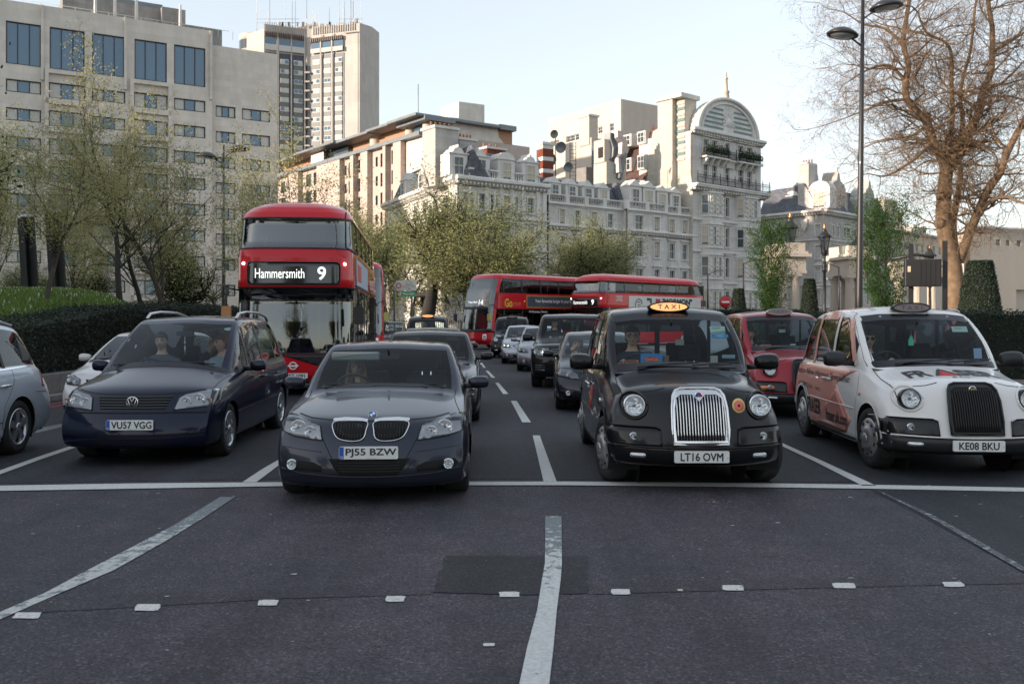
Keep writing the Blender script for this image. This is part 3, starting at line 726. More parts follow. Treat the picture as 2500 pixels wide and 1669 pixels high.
def finish_car(S,name,label,cat,loc,rz,m_body,group=None,level=3,wheels='spoke7',tyre=(.32,.21),steer=0.0,ws=None,sg=None):
 root=thing(name,label,cat,loc,rz,group)
 bm,bvh,ev=car_shell(S,level)
 split_bm(bm,0,'body',m_body,root);split_loose(bm,1,lambda y:'windscreen' if y<S['L']/2 else 'rear_window',ws or M_ws,root);split_loose(bm,2,lambda y:'side_window',sg or M_sg,root)
 bm.free()
 sill_and_liners(root,S)
 for i,(ya,za,ra)in enumerate(S['arch']):
  for sd in(-1,1):wheel(root,sd*(S['W']/2-tyre[1]/2-.03),ya,tyre[0],tyre[1],wheels,sd,steer if i==0 else 0)
 return root,bvh
def st(y,zb,zs,w,mode='h',**k):return dict(y=y,zb=zb,zs=zs,w=w,mode=mode,**k)
# ---------------------------------------------------------------- the individual cars
def sedan_spec(L=4.52,W=1.817,H=1.42):
 w=W/2;k=L/4.52;dz=H-1.42
 S=dict(L=L,W=W,arch=[(.80*k,.31,.345),(3.56*k,.31,.345)],nose=dict(corner=.25,p=2.8,prof=[.08,.02,.0,.02,.07,.17]),tail=dict(corner=.22,prof=[.12,.04,.0,.02,.05,.12]),rw=[.93,.98,.995,1.0,.985])
 S['stations']=[
st(.3,.155,.70,w*.93,zc=.745,ws=w*.88,p=3),
st(.46*k,.16,.735,w*.985,zc=.80,ws=w*.92,p=3),
st(.80*k,.19,.79,w,zc=.865,ws=w*.93,p=3),
st(1.20*k,.19,.845,w,zc=.925,ws=w*.93,p=2.6),
st(1.42*k,.19,.875,w,zc=.955+dz*.5,ws=w*.93,p=2.2,bow=.05,glass='w',ty=1.40*k),
st(1.62*k,.19,.90,w,'c',wb=w*.915,zr=1.08+dz*.6,wr=w*.855,zt=1.13+dz*.6,ty=1.72*k,bow=.10,glass='ws'),
st(2.05*k,.19,.915,w,'c',wb=w*.915,zr=1.32+dz,wr=w*.755,zt=1.375+dz,ty=2.12*k,bow=.05,glass='s'),
st(2.22*k,.19,.92,w,'c',wb=w*.915,zr=1.35+dz,wr=w*.74,zt=1.405+dz,bow=.03,glass='s'),
st(2.60*k,.19,.925,w,'c',wb=w*.91,zr=1.36+dz,wr=w*.73,zt=1.42+dz,glass='s'),
st(3.10*k,.19,.935,w,'c',wb=w*.90,zr=1.345+dz,wr=w*.685,zt=1.40+dz,glass='s'),
st(3.42*k,.19,.945,w,'c',wb=w*.885,zr=1.29+dz,wr=w*.66,zt=1.345+dz,glass='w'),
st(3.86*k,.20,.955,w*.99,zc=1.02+dz*.5,ws=w*.90,p=2.2),
st(4.15*k,.21,.955,w*.97,zc=1.01,ws=w*.87,p=3),
st(L-.3,.24,.93,w*.93,zc=.985,ws=w*.84,p=3)]
 return S
def hinge_lines(root,bvh,lines,m=M_gap,wd=.007,name='shut_line'):
 for ax,pts in lines:
  if ax=='x':
   for sd in(-1,1):ribbon(bvh,pts,wd,m,name,root,axis='x',side=sd,off=.0015)
  else:
   ribbon(bvh,pts,wd,m,name,root,axis=ax,off=.0015);ribbon(bvh,pts,wd,m,name,root,axis=ax,off=.0015,mirror=True)
def handle(root,bvh,y,z,m,sd):
 p=proj(bvh,y,z,'x',.012,sd);mb=MB();mb.tube([(0,-.09,0),(sd*.022,-.07,.004),(sd*.024,.07,.004),(0,.09,0)],[.010,.014,.014,.010],8)
 mb.build('door_handle',m,root,loc=p)
 # ---- grey saloon
M_bmw=paint('paint_graphite',(.028,.033,.050),metal=.6,rough=.28)
S=sedan_spec()
root,bvh=finish_car(S,'saloon_car','dark graphite saloon with a twin oval grille stopped at the white stop line','car',(-1.27,8.30,0),math.radians(2.2),M_bmw,wheels='spoke7')
BMW=root
mb_lit=[]
hinge_lines(root,bvh,[('z',[(.80,.62),(.77,.82),(.745,1.02),(.735,1.22),(.74,1.42)]),('y',[(0,.735),(.18,.738),(.38,.742),(.56,.752),(.70,.775)]),('x',[(1.42,.90),(1.40,.62),(1.46,.30)]),('x',[(2.42,.93),(2.42,.30)]),('x',[(3.30,.93),(3.34,.70),(3.16,.42)])])
for sx in(-1,1):
 mir=sx<0
 hl=[(.455,.695),(.60,.735),(.74,.765),(.845,.765),(.865,.70),(.83,.635),(.70,.598),(.54,.580),(.425,.572)]
 a=patch(bvh,hl,mat('lamp_bright',(.45,.46,.48),.3,metal=.3),'headlight',root,off=.003,mirror=mir,step=.04)
 pts=[(.545,.638,.052),(.665,.668,.070)]
 for(x,z,r)in pts:
  p=proj(bvh,sx*x,z,'y',.004);bowl(a,p,r,.012,m=M_refl)
 patch(bvh,hl,M_lens,'lens',a,off=.014,mirror=mir,step=.04)
 ribbon(bvh,[(-p[0],p[1])for p in hl]if mir else hl,.010,M_blackpl,'lamp_surround',a,off=.006,closed=True)
 kg=[(.035,.725),(.20,.733),(.335,.722),(.33,.66),(.285,.595),(.20,.572),(.10,.572),(.05,.60),(.035,.66)]
 kg=[(sx*p[0],p[1])for p in kg]
 g=patch(bvh,kg,M_gap,'grille',root,off=.004,step=.04)
 ribbon(bvh,[tuple(q)for q in smooth_poly(kg,3)],.010,M_chrome,'grille_frame',g,off=.014,closed=True,round_=True,step=.03)
 tb=MB()
 for j in range(11):
  x=sx*(.052+.0265*j);tp=.715;bt=.582+max(0,(abs(x)-.22))*.62
  p0,p1=proj(bvh,x,bt,'y',.010),proj(bvh,x,tp,'y',.010)
  s0=MB();s0.box(-.004,-.006,0,.004,.012,1);
  sl_=link('grille_bar',MB().tube([p0,p1],.0045,5).mesh('grille_bar',M_blackpl),g)
 cr=[(sx*.03,.738),(sx*.12,.748),(sx*.24,.750),(sx*.345,.742)]
 ribbon(bvh,cr,.020,M_chrome,'chrome_strip',g,off=.008)
 it=[(sx*p[0],p[1])for p in((.42,.30),(.74,.315),(.79,.36),(.76,.40),(.50,.385),(.42,.35))]
 patch(bvh,it,M_gap,'lower_intake',root,off=.002,step=.05)
 round_lamp(root,bvh,sx*.70,.355,.045,name='fog_lamp',ring=M_chrome,proud=.012)
 ribbon(bvh,[(sx*p[0],p[1])for p in((.46,.66),(.40,.55),(.33,.42),(.27,.33),(.2,.27),(0,.262))],.007,M_gap,'bumper_seam',root,off=.002)
 ribbon(bvh,[(sx*p[0],p[1])for p in((.0,.262),(.3,.268),(.6,.285),(.80,.32))],.010,M_bmw,'bumper_lip',root,off=.014,round_=True)
 ribbon(bvh,[(sx*p[0],p[1])for p in((.42,.475),(.6,.49),(.80,.51))],.006,M_bmw,'bumper_crease',root,off=.004,round_=True)
 mirror_part(root,bvh,sx*.80,1.78,.985,sx,M_bmw,size=(.22,.14,.135))
 for yy in(2.25,3.1):handle(root,bvh,yy,.80,M_bmw,sx)
 ribbon(bvh,[(1.62,.925),(2.2,.935),(3.0,.945),(3.6,.955)],.012,M_chrome,'window_trim',root,axis='x',side=sx,off=.004)
 for yy in(2.50,):
  ribbon(bvh,[(yy,.95),(yy+.02,1.34)],.07,M_blackpl,'window_pillar',root,axis='x',side=sx,off=.004)
patch(bvh,[(-.25,.275),(.25,.275),(.31,.34),(.36,.42),(-.36,.42),(-.31,.34)],M_gap,'lower_grille',root,off=.002,step=.05)
for z in(.31,.335,.36,.385):ribbon(bvh,[(-.27,z),(0,z),(.27,z)],.006,M_blackpl,'grille_bar',root,off=.006,round_=True)
plate(root,bvh,.0,.475,'PJ55 BZW',off=.016)
p=proj(bvh,0,.772,'y',.004);b=MB();b.lathe([(.040,.012),(.040,-.004),(.028,-.006)],24,axis='y');bd=b.build('badge',M_black,root,loc=(0,p.y+.01,.782),rot=(math.radians(-48),0,0))
b=MB();b.lathe([(.041,.006),(.043,-.002),(.040,-.006),(.038,-.004)],24,axis='y');b.build('badge_ring',M_chrome,bd)
for q in range(4):
 b=MB();b.add([(0,-.007,0)]+[(.027*math.cos(PI/2*q+PI/2*j/6),-.007,.027*math.sin(PI/2*q+PI/2*j/6))for j in range(7)],[(0,*range(7,0,-1))]);b.build('badge_quarter',mat('badge_blue',(.03,.22,.62),.3)if q%2 else M_white,bd)
interior(root,1.45,1.60,.90,2.42,seat_top=1.28,wheel_x=-.37)
rear_mirror(root,0,1.98,1.255)
b=MB();b.box(-.62,1.93,1.21,-.10,2.05,1.30,M=Matrix.Translation((0,0,0)));vz=bevel(b.build('sun_visor',mat('visor_grey',(.30,.31,.30),.8),root),.02,3)
ribbon(bvh,[(-.64,.965),(0,.985),(.64,.965)],.03,M_blackpl,'windscreen_rubber',root,off=.003)
wiper(root,(-.10,1.36,.965),(.25,1.44,1.0),((-.18,1.42,.99),(.62,1.44,.985)))
wiper(root,(.45,1.38,.955),(-.15,1.45,1.0),((-.62,1.44,.985),(.0,1.42,.99)))
def plain_sedan(name,label,loc,rz,m,group=None,L=4.85,W=1.85,H=1.47,lit=False,reg=None):
 S=sedan_spec(L,W,H);root,bvh=finish_car(S,name,label,'car',loc,rz,m,group,level=2,wheels='spoke5')
 for sx in(-1,1):
  hl=[(sx*p[0],p[1])for p in((.50,.66),(.62,.71),(.80,.74),(.86,.68),(.80,.60),(.55,.58))]
  a=patch(bvh,hl,M_lamphouse,'headlight',root,off=.003,step=.06)
  for x in(.62,.75):bowl(a,proj(bvh,sx*x,.655,'y',.004),.055,.012,lit=lit)
  patch(bvh,hl,M_lens,'lens',a,off=.02,step=.06)
  mirror_part(root,bvh,sx*W*.455,1.88,1.02,sx,m,size=(.23,.13,.14))
  ribbon(bvh,[(1.7,.93),(2.6,.945),(3.8,.96)],.014,M_chrome,'window_trim',root,axis='x',side=sx,off=.004)
  ribbon(bvh,[(2.68,.95),(2.7,1.36)],.07,M_blackpl,'window_pillar',root,axis='x',side=sx,off=.004)
  handle(root,bvh,2.5,.84,M_chrome,sx)
 hinge_lines(root,bvh,[('x',[(1.50,.90),(1.5,.30)]),('x',[(2.62,.93),(2.62,.30)]),('y',[(0,.735),(.4,.742),(.70,.775)])])
 g=patch(bvh,[(-.38,.56),(.38,.56),(.42,.71),(-.42,.71)],M_gap,'grille',root,off=.004)
 for z in(.59,.63,.67):ribbon(bvh,[(-.38,z),(.38,z)],.010,M_chrome,'grille_bar',g,off=.012,round_=True)
 plate(root,bvh,0,.42,reg,off=.014)
 interior(root,1.45,1.70,.92,2.6,seat_top=1.30)
 ribbon(bvh,[(-.64,1.0),(0,1.02),(.64,1.0)],.03,M_blackpl,'windscreen_rubber',root,off=.003)
 return root,bvh
M_blk=paint('paint_black',(.0045,.005,.007),rough=.3)
plain_sedan('saloon_car','black saloon waiting directly behind the graphite saloon, its mirror jutting right',(-1.40,14.6,0),math.radians(2),M_blk)
plain_sedan('saloon_car','black saloon third in line, only its roof seen over the black saloon',(-1.92,21.4,0),math.radians(2),M_blk)
# ---- people mover (dark blue)
def mpv_spec(L=4.63,W=1.81,H=1.73):
 w=W/2
 S=dict(L=L,W=W,arch=[(.95,.32,.36),(3.80,.32,.36)],nose=dict(corner=.26,p=2.4,prof=[.08,.02,.0,.03,.12,.24]),tail=dict(corner=.16,prof=[.10,.03,.0,.03,.07,.14]),rw=[.90,.965,.985,1.0,.99])
 S['stations']=[
st(.3,.20,.80,w*.93,zc=.85,ws=w*.90,p=3.2),st(.52,.19,.84,w*.985,zc=.925,ws=w*.925,p=3),st(.90,.19,.90,w,zc=1.02,ws=w*.93,p=2.6),
st(1.12,.19,.935,w,zc=1.075,ws=w*.93,p=2.3,bow=.02,ty=1.10),
st(1.25,.19,.955,w,zc=1.11,ws=w*.93,p=2.2,bow=.12,glass='w',ty=1.22),
st(1.60,.19,.98,w,'c',wb=w*.92,zr=1.31,wr=w*.83,zt=1.36,ty=1.62,bow=.14,glass='ws'),
st(2.05,.19,1.0,w,'c',wb=w*.925,zr=1.60,wr=w*.74,zt=1.655,ty=2.10,bow=.08,glass='s'),
st(2.25,.19,1.005,w,'c',wb=w*.925,zr=1.635,wr=w*.735,zt=1.695,bow=.04,glass='s'),
st(2.8,.19,1.01,w,'c',wb=w*.925,zr=1.655,wr=w*.735,zt=1.72,glass='s'),
st(3.5,.19,1.02,w,'c',wb=w*.92,zr=1.65,wr=w*.73,zt=1.715,glass='s'),
st(4.05,.19,1.03,w,'c',wb=w*.91,zr=1.60,wr=w*.71,zt=1.67,glass='s'),
st(4.25,.20,1.03,w*.99,'c',wb=w*.89,zr=1.54,wr=w*.69,zt=1.61,ty=4.26,glass='w'),
st(4.38,.22,1.03,w*.97,zc=1.08,ws=w*.88,p=3),st(L-.22,.24,.90,w*.94,zc=.93,ws=w*.88,p=4)]
 return S
M_navy=paint('paint_navy',(.004,.008,.028),metal=.25,rough=.3)
S=mpv_spec();S['nose']['corner']=.2
root,bvh=finish_car(S,'people_carrier','dark navy people carrier with silver roof rails, left of the graphite saloon','car',(-4.30,10.5,0),math.radians(1.5),M_navy,wheels='spoke10',tyre=(.325,.215))
MPV=root
for sx in(-1,1):
 hl=[(sx*p[0],p[1])for p in((.46,.63),(.49,.76),(.55,.80),(.74,.835),(.84,.835),(.86,.74),(.84,.665))]
 a=patch(bvh,hl,mat('lamp_bright',(.45,.46,.48),.3,metal=.3),'headlight',root,off=.003,step=.04)
 for x,z,r in((.575,.71,.056),(.70,.73,.070)):bowl(a,proj(bvh,sx*x,z,'y',.004),r,.012)
 bowl(a,proj(bvh,sx*.80,.715,'y',.004),.035,.01,m=mat('indicator_bowl',(.75,.5,.4),.3,metal=.5))
 patch(bvh,hl,M_lens,'lens',a,off=.02,step=.04,bulge=.006)
 ribbon(bvh,hl,.010,M_blackpl,'lamp_surround',a,off=.006,closed=True)
 mirror_part(root,bvh,sx*.845,1.78,1.06,sx,M_navy,size=(.21,.12,.15))
 mb=MB();x0=sx*.60;mb.tube([(x0,2.28,1.67),(x0,2.40,1.735),(x0,2.8,1.762),(x0,3.5,1.755),(x0,3.95,1.70),(x0,4.08,1.63)],[.018,.02,.018,.018,.02,.018],8);mb.build('roof_rail',M_alloy,root)
 ribbon(bvh,[(1.25,1.0),(1.6,1.01),(2.4,1.03),(4.2,1.06)],.014,M_blackpl,'window_trim',root,axis='x',side=sx,off=.004)
 ribbon(bvh,[(1.2,.52),(2.4,.54),(3.35,.555)],.022,M_chrome,'side_trim',root,axis='x',side=sx,off=.010,round_=False)
 ribbon(bvh,[(1.2,.54),(2.4,.56),(3.35,.575)],.05,M_navy,'side_moulding',root,axis='x',side=sx,off=.007)
 for yy,t in((1.98,.10),(2.78,.05),(3.62,-.03)):ribbon(bvh,[(yy,1.03),(yy+t,1.63)],.075,M_navy if yy<2 else M_blackpl,'window_pillar',root,axis='x',side=sx,off=.004)
 for yy in(2.62,3.42):handle(root,bvh,yy,.87,M_navy,sx)
 ribbon(bvh,[(.95+.365*math.cos(math.radians(t)),.32+.365*math.sin(math.radians(t)))for t in range(-10,191,12)],.03,M_navy,'arch_lip',root,axis='x',side=sx,off=.006)
hinge_lines(root,bvh,[('z',[(.80,.55),(.79,.8),(.80,1.05),(.83,1.22)]),('x',[(1.55,.98),(1.48,.7),(1.47,.32)]),('x',[(2.74,1.0),(2.72,.32)]),('x',[(3.72,1.02),(3.70,.85),(3.42,.5),(3.38,.32)]),('y',[(0,.80),(.3,.80),(.5,.81),(.72,.845)])])
g=patch(bvh,[(-.36,.64),(.36,.64),(.42,.785),(-.42,.785)],M_gap,'grille',root,off=.003)
for z in(.655,.685,.715,.745,.775):ribbon(bvh,[(-.37-(z-.65)*.4,z),(0,z),(.37+(z-.65)*.4,z)],.014,M_blackpl,'grille_bar',g,off=.014)
ribbon(bvh,[(-.90,.59),(-.5,.60),(0,.60),(.5,.60),(.90,.59)],.016,M_gap,'bumper_seam',root,off=.002)
ribbon(bvh,[(-.86,.37),(-.45,.345),(0,.34),(.45,.345),(.86,.37)],.012,M_gap,'bumper_seam',root,off=.003)
for z in(.255,.285,.315):ribbon(bvh,[(-.42,z),(.42,z)],.014,M_gap,'lower_slot',root,off=.003)
by=proj(bvh,0,.715,'y',.02).y
b=MB();b.lathe([(.066,.02),(.068,-.004),(.060,-.008),(.056,.0)],30,axis='y');bd=b.build('badge',M_chrome,root,loc=(0,by,.715))
b=MB();b.lathe([(.057,.004),(.001,.003)],24,axis='y');b.build('badge_field',M_black,bd)
b=MB()
for pl in([(-.022,.052),(0,.006),(.022,.052)],[(-.045,.034),(-.022,-.047),(0,-.004),(.022,-.047),(.045,.034)]):b.tube([(p_[0],-.006,p_[1])for p_ in pl],.0052,5)
b.build('badge_letters',M_chrome,bd)
plate(root,bvh,.02,.475,'VU57 VGG',off=.02)
interior(root,1.5,1.55,.98,2.35,seat_top=1.30,wheel_x=-.38,y_end=4.1)
rear_mirror(root,0,1.98,1.47)
ribbon(bvh,[(-.78,1.02),(-.4,1.085),(0,1.105),(.4,1.085),(.78,1.02)],.045,M_blackpl,'windscreen_rubber',root,off=.003)
wiper(root,(-.62,1.20,1.09),(-.1,1.2,1.12),((-.6,1.20,1.09),(.12,1.17,1.13)))
wiper(root,(.1,1.15,1.12),(.5,1.2,1.12),((-.02,1.15,1.13),(.62,1.22,1.10)))
mb=MB();mb.prism(ellipse(.60,0,.07,.035,18),-.002,.0,axis='y');o=mb.build('windscreen_sticker',mat('sticker_pale',(.45,.58,.55),.6),root,loc=(-.02,2.02,1.53),rot=(math.radians(-52),0,0))
b=MB();b.tube([(0,1.99,1.44),(0,1.99,1.30)],.004,5);b.lathe([(.001,0),(.016,.02),(.001,.05)],8,(0,1.99,1.33));b.tube([(0,1.99,1.30),(.004,1.99,1.19)],[.008,.002],6);b.build('hanging_charm',mat('charm_white',(.6,.65,.65),.5),root)
# ---- pale silver people carrier leaving the frame on the left
M_silv=paint('paint_pale_silver',(.50,.55,.62),metal=.35,rough=.3)
S=mpv_spec(4.80,1.88,1.66)
for s_ in S['stations']:
 for q in('zr','zt'):
  if q in s_:s_[q]-=.06*(s_[q]-1)/.7
S['arch']=[(.95,.33,.37),(3.72,.33,.38)]
root,bvh=finish_car(S,'people_carrier','pale silver people carrier cut by the left edge of the picture','car',(-6.93,7.85,0),math.radians(1),M_silv,wheels='spoke5',tyre=(.335,.225),sg=glass('side_glass_clear',(.42,.48,.50)))
for sx in(-1,1):
 ribbon(bvh,[(1.3,1.005),(2.4,1.03),(4.1,1.07)],.022,M_chrome,'window_trim',root,axis='x',side=sx,off=.006)
 for yy,t in((2.78,.03),(3.45,-.02)):ribbon(bvh,[(yy,1.05),(yy+t,1.58)],.06,M_blackpl,'window_pillar',root,axis='x',side=sx,off=.005)
 p=proj(bvh,3.35,.86,'x',.012,sx);b=MB();b.tube([(0,-.10,0),(sx*.022,-.08,.004),(sx*.024,.08,.004),(0,.10,0)],[.012,.016,.016,.012],8);b.build('door_handle',M_chrome,root,loc=p)
 patch(bvh,[(4.30,.80),(4.42,.78),(4.46,1.0),(4.40,1.10),(4.34,.98)],M_redlens,'rear_light',root,axis='x',side=sx,off=.006,step=.05)
 ribbon(bvh,[(2.9,.42),(3.3,.43)],.012,M_blackpl,'side_trim',root,axis='x',side=sx,off=.006)
 ribbon(bvh,[(3.72+.40*math.cos(math.radians(t)),.33+.40*math.sin(math.radians(t)))for t in range(-5,186,12)],.035,M_silv,'arch_lip',root,axis='x',side=sx,off=.008)
 mb=MB();mb.tube([(sx*.62,2.3,1.60),(sx*.62,3.0,1.655),(sx*.62,3.8,1.635),(sx*.62,4.1,1.58)],.014,6);mb.build('roof_rail',M_alloy,root)
 hl=[(sx*p_[0],p_[1])for p_ in((.46,.63),(.55,.80),(.84,.835),(.86,.74),(.84,.665))];patch(bvh,hl,M_refl,'headlight',root,off=.004)
 mirror_part(root,bvh,sx*.87,1.78,1.05,sx,M_silv)
patch(bvh,[(3.95,1.12),(4.12,1.12),(4.30,1.14),(4.24,1.22),(4.02,1.44),(3.98,1.3)],M_blackpl,'rear_pillar_trim',root,axis='x',side=1,off=.004,step=.05)
hinge_lines(root,bvh,[('x',[(2.78,1.0),(2.76,.32)]),('x',[(3.62,1.05),(3.60,.9),(3.34,.62),(3.30,.34)]),('x',[(4.1,.74),(4.45,.72)])])
interior(root,1.5,1.55,.98,2.35,seat_top=1.25,y_end=4.2)
# ---- pearl white hatchback behind the navy people carrier
def hatch_spec(L=4.25,W=1.76,H=1.46):
 w=W/2;dz=H-1.46
 S=dict(L=L,W=W,arch=[(.84,.31,.345),(3.40*L/4.25,.31,.345)],nose=dict(corner=.34,p=2.1,prof=[.10,.03,.0,.02,.10,.22]),tail=dict(corner=.16,prof=[.10,.03,.0,.03,.07,.14]),rw=[.90,.965,.985,1.0,.985])
 q=L/4.25
 S['stations']=[
st(.36,.19,.70,w*.92,zc=.76,ws=w*.88,p=3),st(.50,.19,.745,w*.98,zc=.83,ws=w*.91,p=3),st(.84,.19,.82,w,zc=.93,ws=w*.92,p=2.6),
st(1.10,.19,.87,w,zc=.99+dz*.5,ws=w*.92,p=2.3,bow=.08,glass='w',ty=1.06),
st(1.45,.19,.91,w,'c',wb=w*.91,zr=1.13+dz*.6,wr=w*.82,zt=1.18+dz*.6,ty=1.50,bow=.14,glass='ws'),
st(1.95,.19,.93,w,'c',wb=w*.91,zr=1.36+dz,wr=w*.72,zt=1.415+dz,ty=2.0,bow=.07,glass='s'),
st(2.2,.19,.94,w,'c',wb=w*.91,zr=1.395+dz,wr=w*.71,zt=1.45+dz,glass='s'),
st(2.7*q,.19,.95,w,'c',wb=w*.905,zr=1.40+dz,wr=w*.71,zt=1.46+dz,glass='s'),
st(3.3*q,.19,.96,w,'c',wb=w*.90,zr=1.37+dz,wr=w*.70,zt=1.43+dz,glass='s'),
st(3.72*q,.19,.98,w*.99,'c',wb=w*.87,zr=1.28+dz,wr=w*.67,zt=1.34+dz,glass='w'),
st(3.95*q,.20,.97,w*.97,zc=1.02,ws=w*.87,p=3),st(L-.22,.22,.85,w*.94,zc=.89,ws=w*.86,p=4)]
 return S
def plain_hatch(name,label,loc,rz,m,lit=False,L=4.25,W=1.76,H=1.46,level=2,reg=None,hlp=None,dark=False,steer=True):
 S=hatch_spec(L,W,H);root,bvh=finish_car(S,name,label,'car',loc,rz,m,None,level=level,wheels='spoke7')
 for sx in(-1,1):
  hl=[(sx*p[0],p[1])for p in(hlp or((.47,.60),(.50,.70),(.68,.76),(.80,.765),(.83,.69),(.76,.61)))]
  a=patch(bvh,hl,M_lamphouse,'headlight',root,off=.003,step=.05)
  for x,z,r in((.58,.665,.05),(.71,.69,.062)):bowl(a,proj(bvh,sx*x,z,'y',.004),r,.012,lit=lit)
  patch(bvh,hl,M_lens,'lens',a,off=.02,step=.05)
  mirror_part(root,bvh,sx*W*.46,1.62,1.0,sx,m,size=(.21,.12,.14))
  ribbon(bvh,[(2.50,.97),(2.52,1.38)],.07,M_blackpl,'window_pillar',root,axis='x',side=sx,off=.004)
  handle(root,bvh,2.3,.84,m,sx)
  round_lamp(root,bvh,sx*.60,.34,.042,name='fog_lamp',proud=.01)
  patch(bvh,[(sx*p[0],p[1])for p in((.46,.29),(.72,.30),(.74,.39),(.50,.39))],M_blackpl,'lower_intake',root,off=.002)
 hinge_lines(root,bvh,[('x',[(1.38,.90),(1.4,.30)]),('x',[(2.46,.93),(2.46,.30)]),('z',[(.76,.5),(.74,.8),(.77,1.05)])])
 g=patch(bvh,[(-.30,.60),(.30,.60),(.40,.70),(-.40,.70)],M_gap,'grille',root,off=.004)
 for z in(.62,.65,.68):ribbon(bvh,[(-.33,z),(.33,z)],.014,M_chrome,'grille_bar',g,off=.012)
 patch(bvh,[(-.38,.26),(.38,.26),(.40,.36),(-.40,.36)],M_gap,'lower_grille',root,off=.003)
 plate(root,bvh,0,.46,reg,off=.014)
 interior(root,1.42,1.45,.92,2.25,seat_top=1.28,wheel_x=-.36,y_end=3.6)
 ribbon(bvh,[(-.70,.955),(-.4,1.0),(0,1.015),(.4,1.0),(.70,.955)],.04,M_blackpl,'windscreen_rubber',root,off=.003)
 wiper(root,(-.5,1.05,1.0),(.1,1.1,1.03),((-.45,1.06,1.0),(.25,1.02,1.03)))
 rear_mirror(root,0,1.86,1.27)
 return root,bvh
M_pearl=paint('paint_pearl',(.56,.54,.54),metal=.15,rough=.3)
plain_hatch('hatchback_car','pearl white hatchback half hidden behind the navy people carrier by the left kerb',(-6.42,14.75,0),math.radians(1),M_pearl,level=3)
M_dgrey=paint('paint_night_grey',(.022,.024,.032),metal=.6,rough=.3)
WOMANCAR,_b=plain_hatch('hatchback_car','small dark hatchback with a woman at the wheel, left of the black taxi',(1.60,16.6,0),math.radians(-2),M_dgrey,level=3,L=4.0,W=1.70,H=1.44,hlp=((.40,.585),(.42,.66),(.54,.745),(.68,.75),(.80,.69),(.80,.64),(.62,.60)))
M_slv2=paint('paint_silver',(.40,.42,.45),metal=.6,rough=.3)
plain_hatch('hatchback_car','small silver hatchback with one lit headlight in front of the far black taxi',(.42,35.0,0),math.radians(-1),M_slv2,lit=True,W=1.72)
plain_hatch('hatchback_car','grey silver hatchback mostly hidden behind the black off roader',(.98,29.8,0),math.radians(-2),paint('paint_grey_silver',(.30,.31,.33),metal=.6,rough=.3),W=1.74)
# ---- black off-roader
def suv_spec():
 L,W=4.95,2.0;w=W/2
 S=dict(L=L,W=W,arch=[(.92,.39,.43),(3.84,.39,.43)],nose=dict(corner=.22,p=3,prof=[.10,.03,.0,.0,.03,.10]),tail=dict(corner=.12,prof=[.10,.03,.0,.02,.04,.10]),rw=[.90,.965,.985,1.0,.99])
 S['stations']=[st(.3,.28,1.0,w*.95,zc=1.06,ws=w*.93,p=4),st(.5,.27,1.03,w*.99,zc=1.10,ws=w*.94,p=4),st(.92,.27,1.06,w,zc=1.14,ws=w*.94,p=4),
st(1.42,.27,1.09,w,zc=1.19,ws=w*.94,p=3,bow=.05,glass='w',ty=1.42),
st(1.62,.27,1.11,w,'c',wb=w*.92,zr=1.38,wr=w*.85,zt=1.42,ty=1.72,bow=.10,glass='ws'),
st(1.98,.27,1.12,w,'c',wb=w*.925,zr=1.70,wr=w*.78,zt=1.75,ty=2.10,bow=.06,glass='s'),
st(2.25,.27,1.13,w,'c',wb=w*.925,zr=1.76,wr=w*.775,zt=1.81,glass='s'),st(3.0,.27,1.14,w,'c',wb=w*.925,zr=1.78,wr=w*.775,zt=1.835,glass='s'),
st(3.9,.27,1.15,w,'c',wb=w*.92,zr=1.76,wr=w*.77,zt=1.815,glass='s'),st(4.45,.28,1.15,w*.99,'c',wb=w*.90,zr=1.68,wr=w*.75,zt=1.74,glass='w'),
st(4.65,.29,1.14,w*.98,zc=1.17,ws=w*.90,p=4),st(L-.15,.30,1.0,w*.95,zc=1.02,ws=w*.90,p=4)]
 return S
S=suv_spec()
root,bvh=finish_car(S,'off_roader','tall black off roader with lit headlights behind the small dark hatchback','car',(1.40,22.4,0),math.radians(-4),M_blk,level=2,wheels='spoke5',tyre=(.38,.25))
SUV=root
for sx in(-1,1):
 hl=[(sx*p[0],p[1])for p in((.52,.80),(.52,.98),(.93,.99),(.95,.90),(.90,.80),(.70,.77))]
 a=patch(bvh,hl,M_lamphouse,'headlight',root,off=.003);bowl(a,proj(bvh,sx*.66,.88,'y',.006),.07,.01,lit=True);bowl(a,proj(bvh,sx*.83,.89,'y',.006),.06,.01);patch(bvh,hl,M_lens,'lens',a,off=.02)
 mirror_part(root,bvh,sx*.93,1.85,1.20,sx,M_blk,size=(.26,.14,.20))
 patch(bvh,[(sx*p[0],p[1])for p in((.60,.42),(.86,.44),(.86,.58),(.60,.58))],M_gap,'lower_intake',root)
 for z in(.45,.49,.53,.57):ribbon(bvh,[(sx*.62,z),(sx*.85,z)],.012,M_chrome,'intake_bar',root,off=.012)
 for yy in(2.72,3.7):ribbon(bvh,[(yy,1.16),(yy,1.74)],.08,M_blackpl,'window_pillar',root,axis='x',side=sx,off=.004)
 ribbon(bvh,[(1.4,.52),(3.4,.52)],.05,M_slv2,'side_trim',root,axis='x',side=sx,off=.012)
 for yy in(2.5,3.45):handle(root,bvh,yy,.98,M_blk,sx)
g=patch(bvh,[(-.46,.80),(.46,.80),(.48,.98),(-.48,.98)],M_gap,'grille',root)
for z in(.83,.87,.91,.95):ribbon(bvh,[(-.46,z),(.46,z)],.016,M_lamphouse,'grille_bar',g,off=.012)
hinge_lines(root,bvh,[('x',[(1.5,1.08),(1.5,.4)]),('x',[(2.66,1.1),(2.66,.4)]),('z',[(.84,.4),(.84,1.4)])])
plate(root,bvh,0,.62,None)
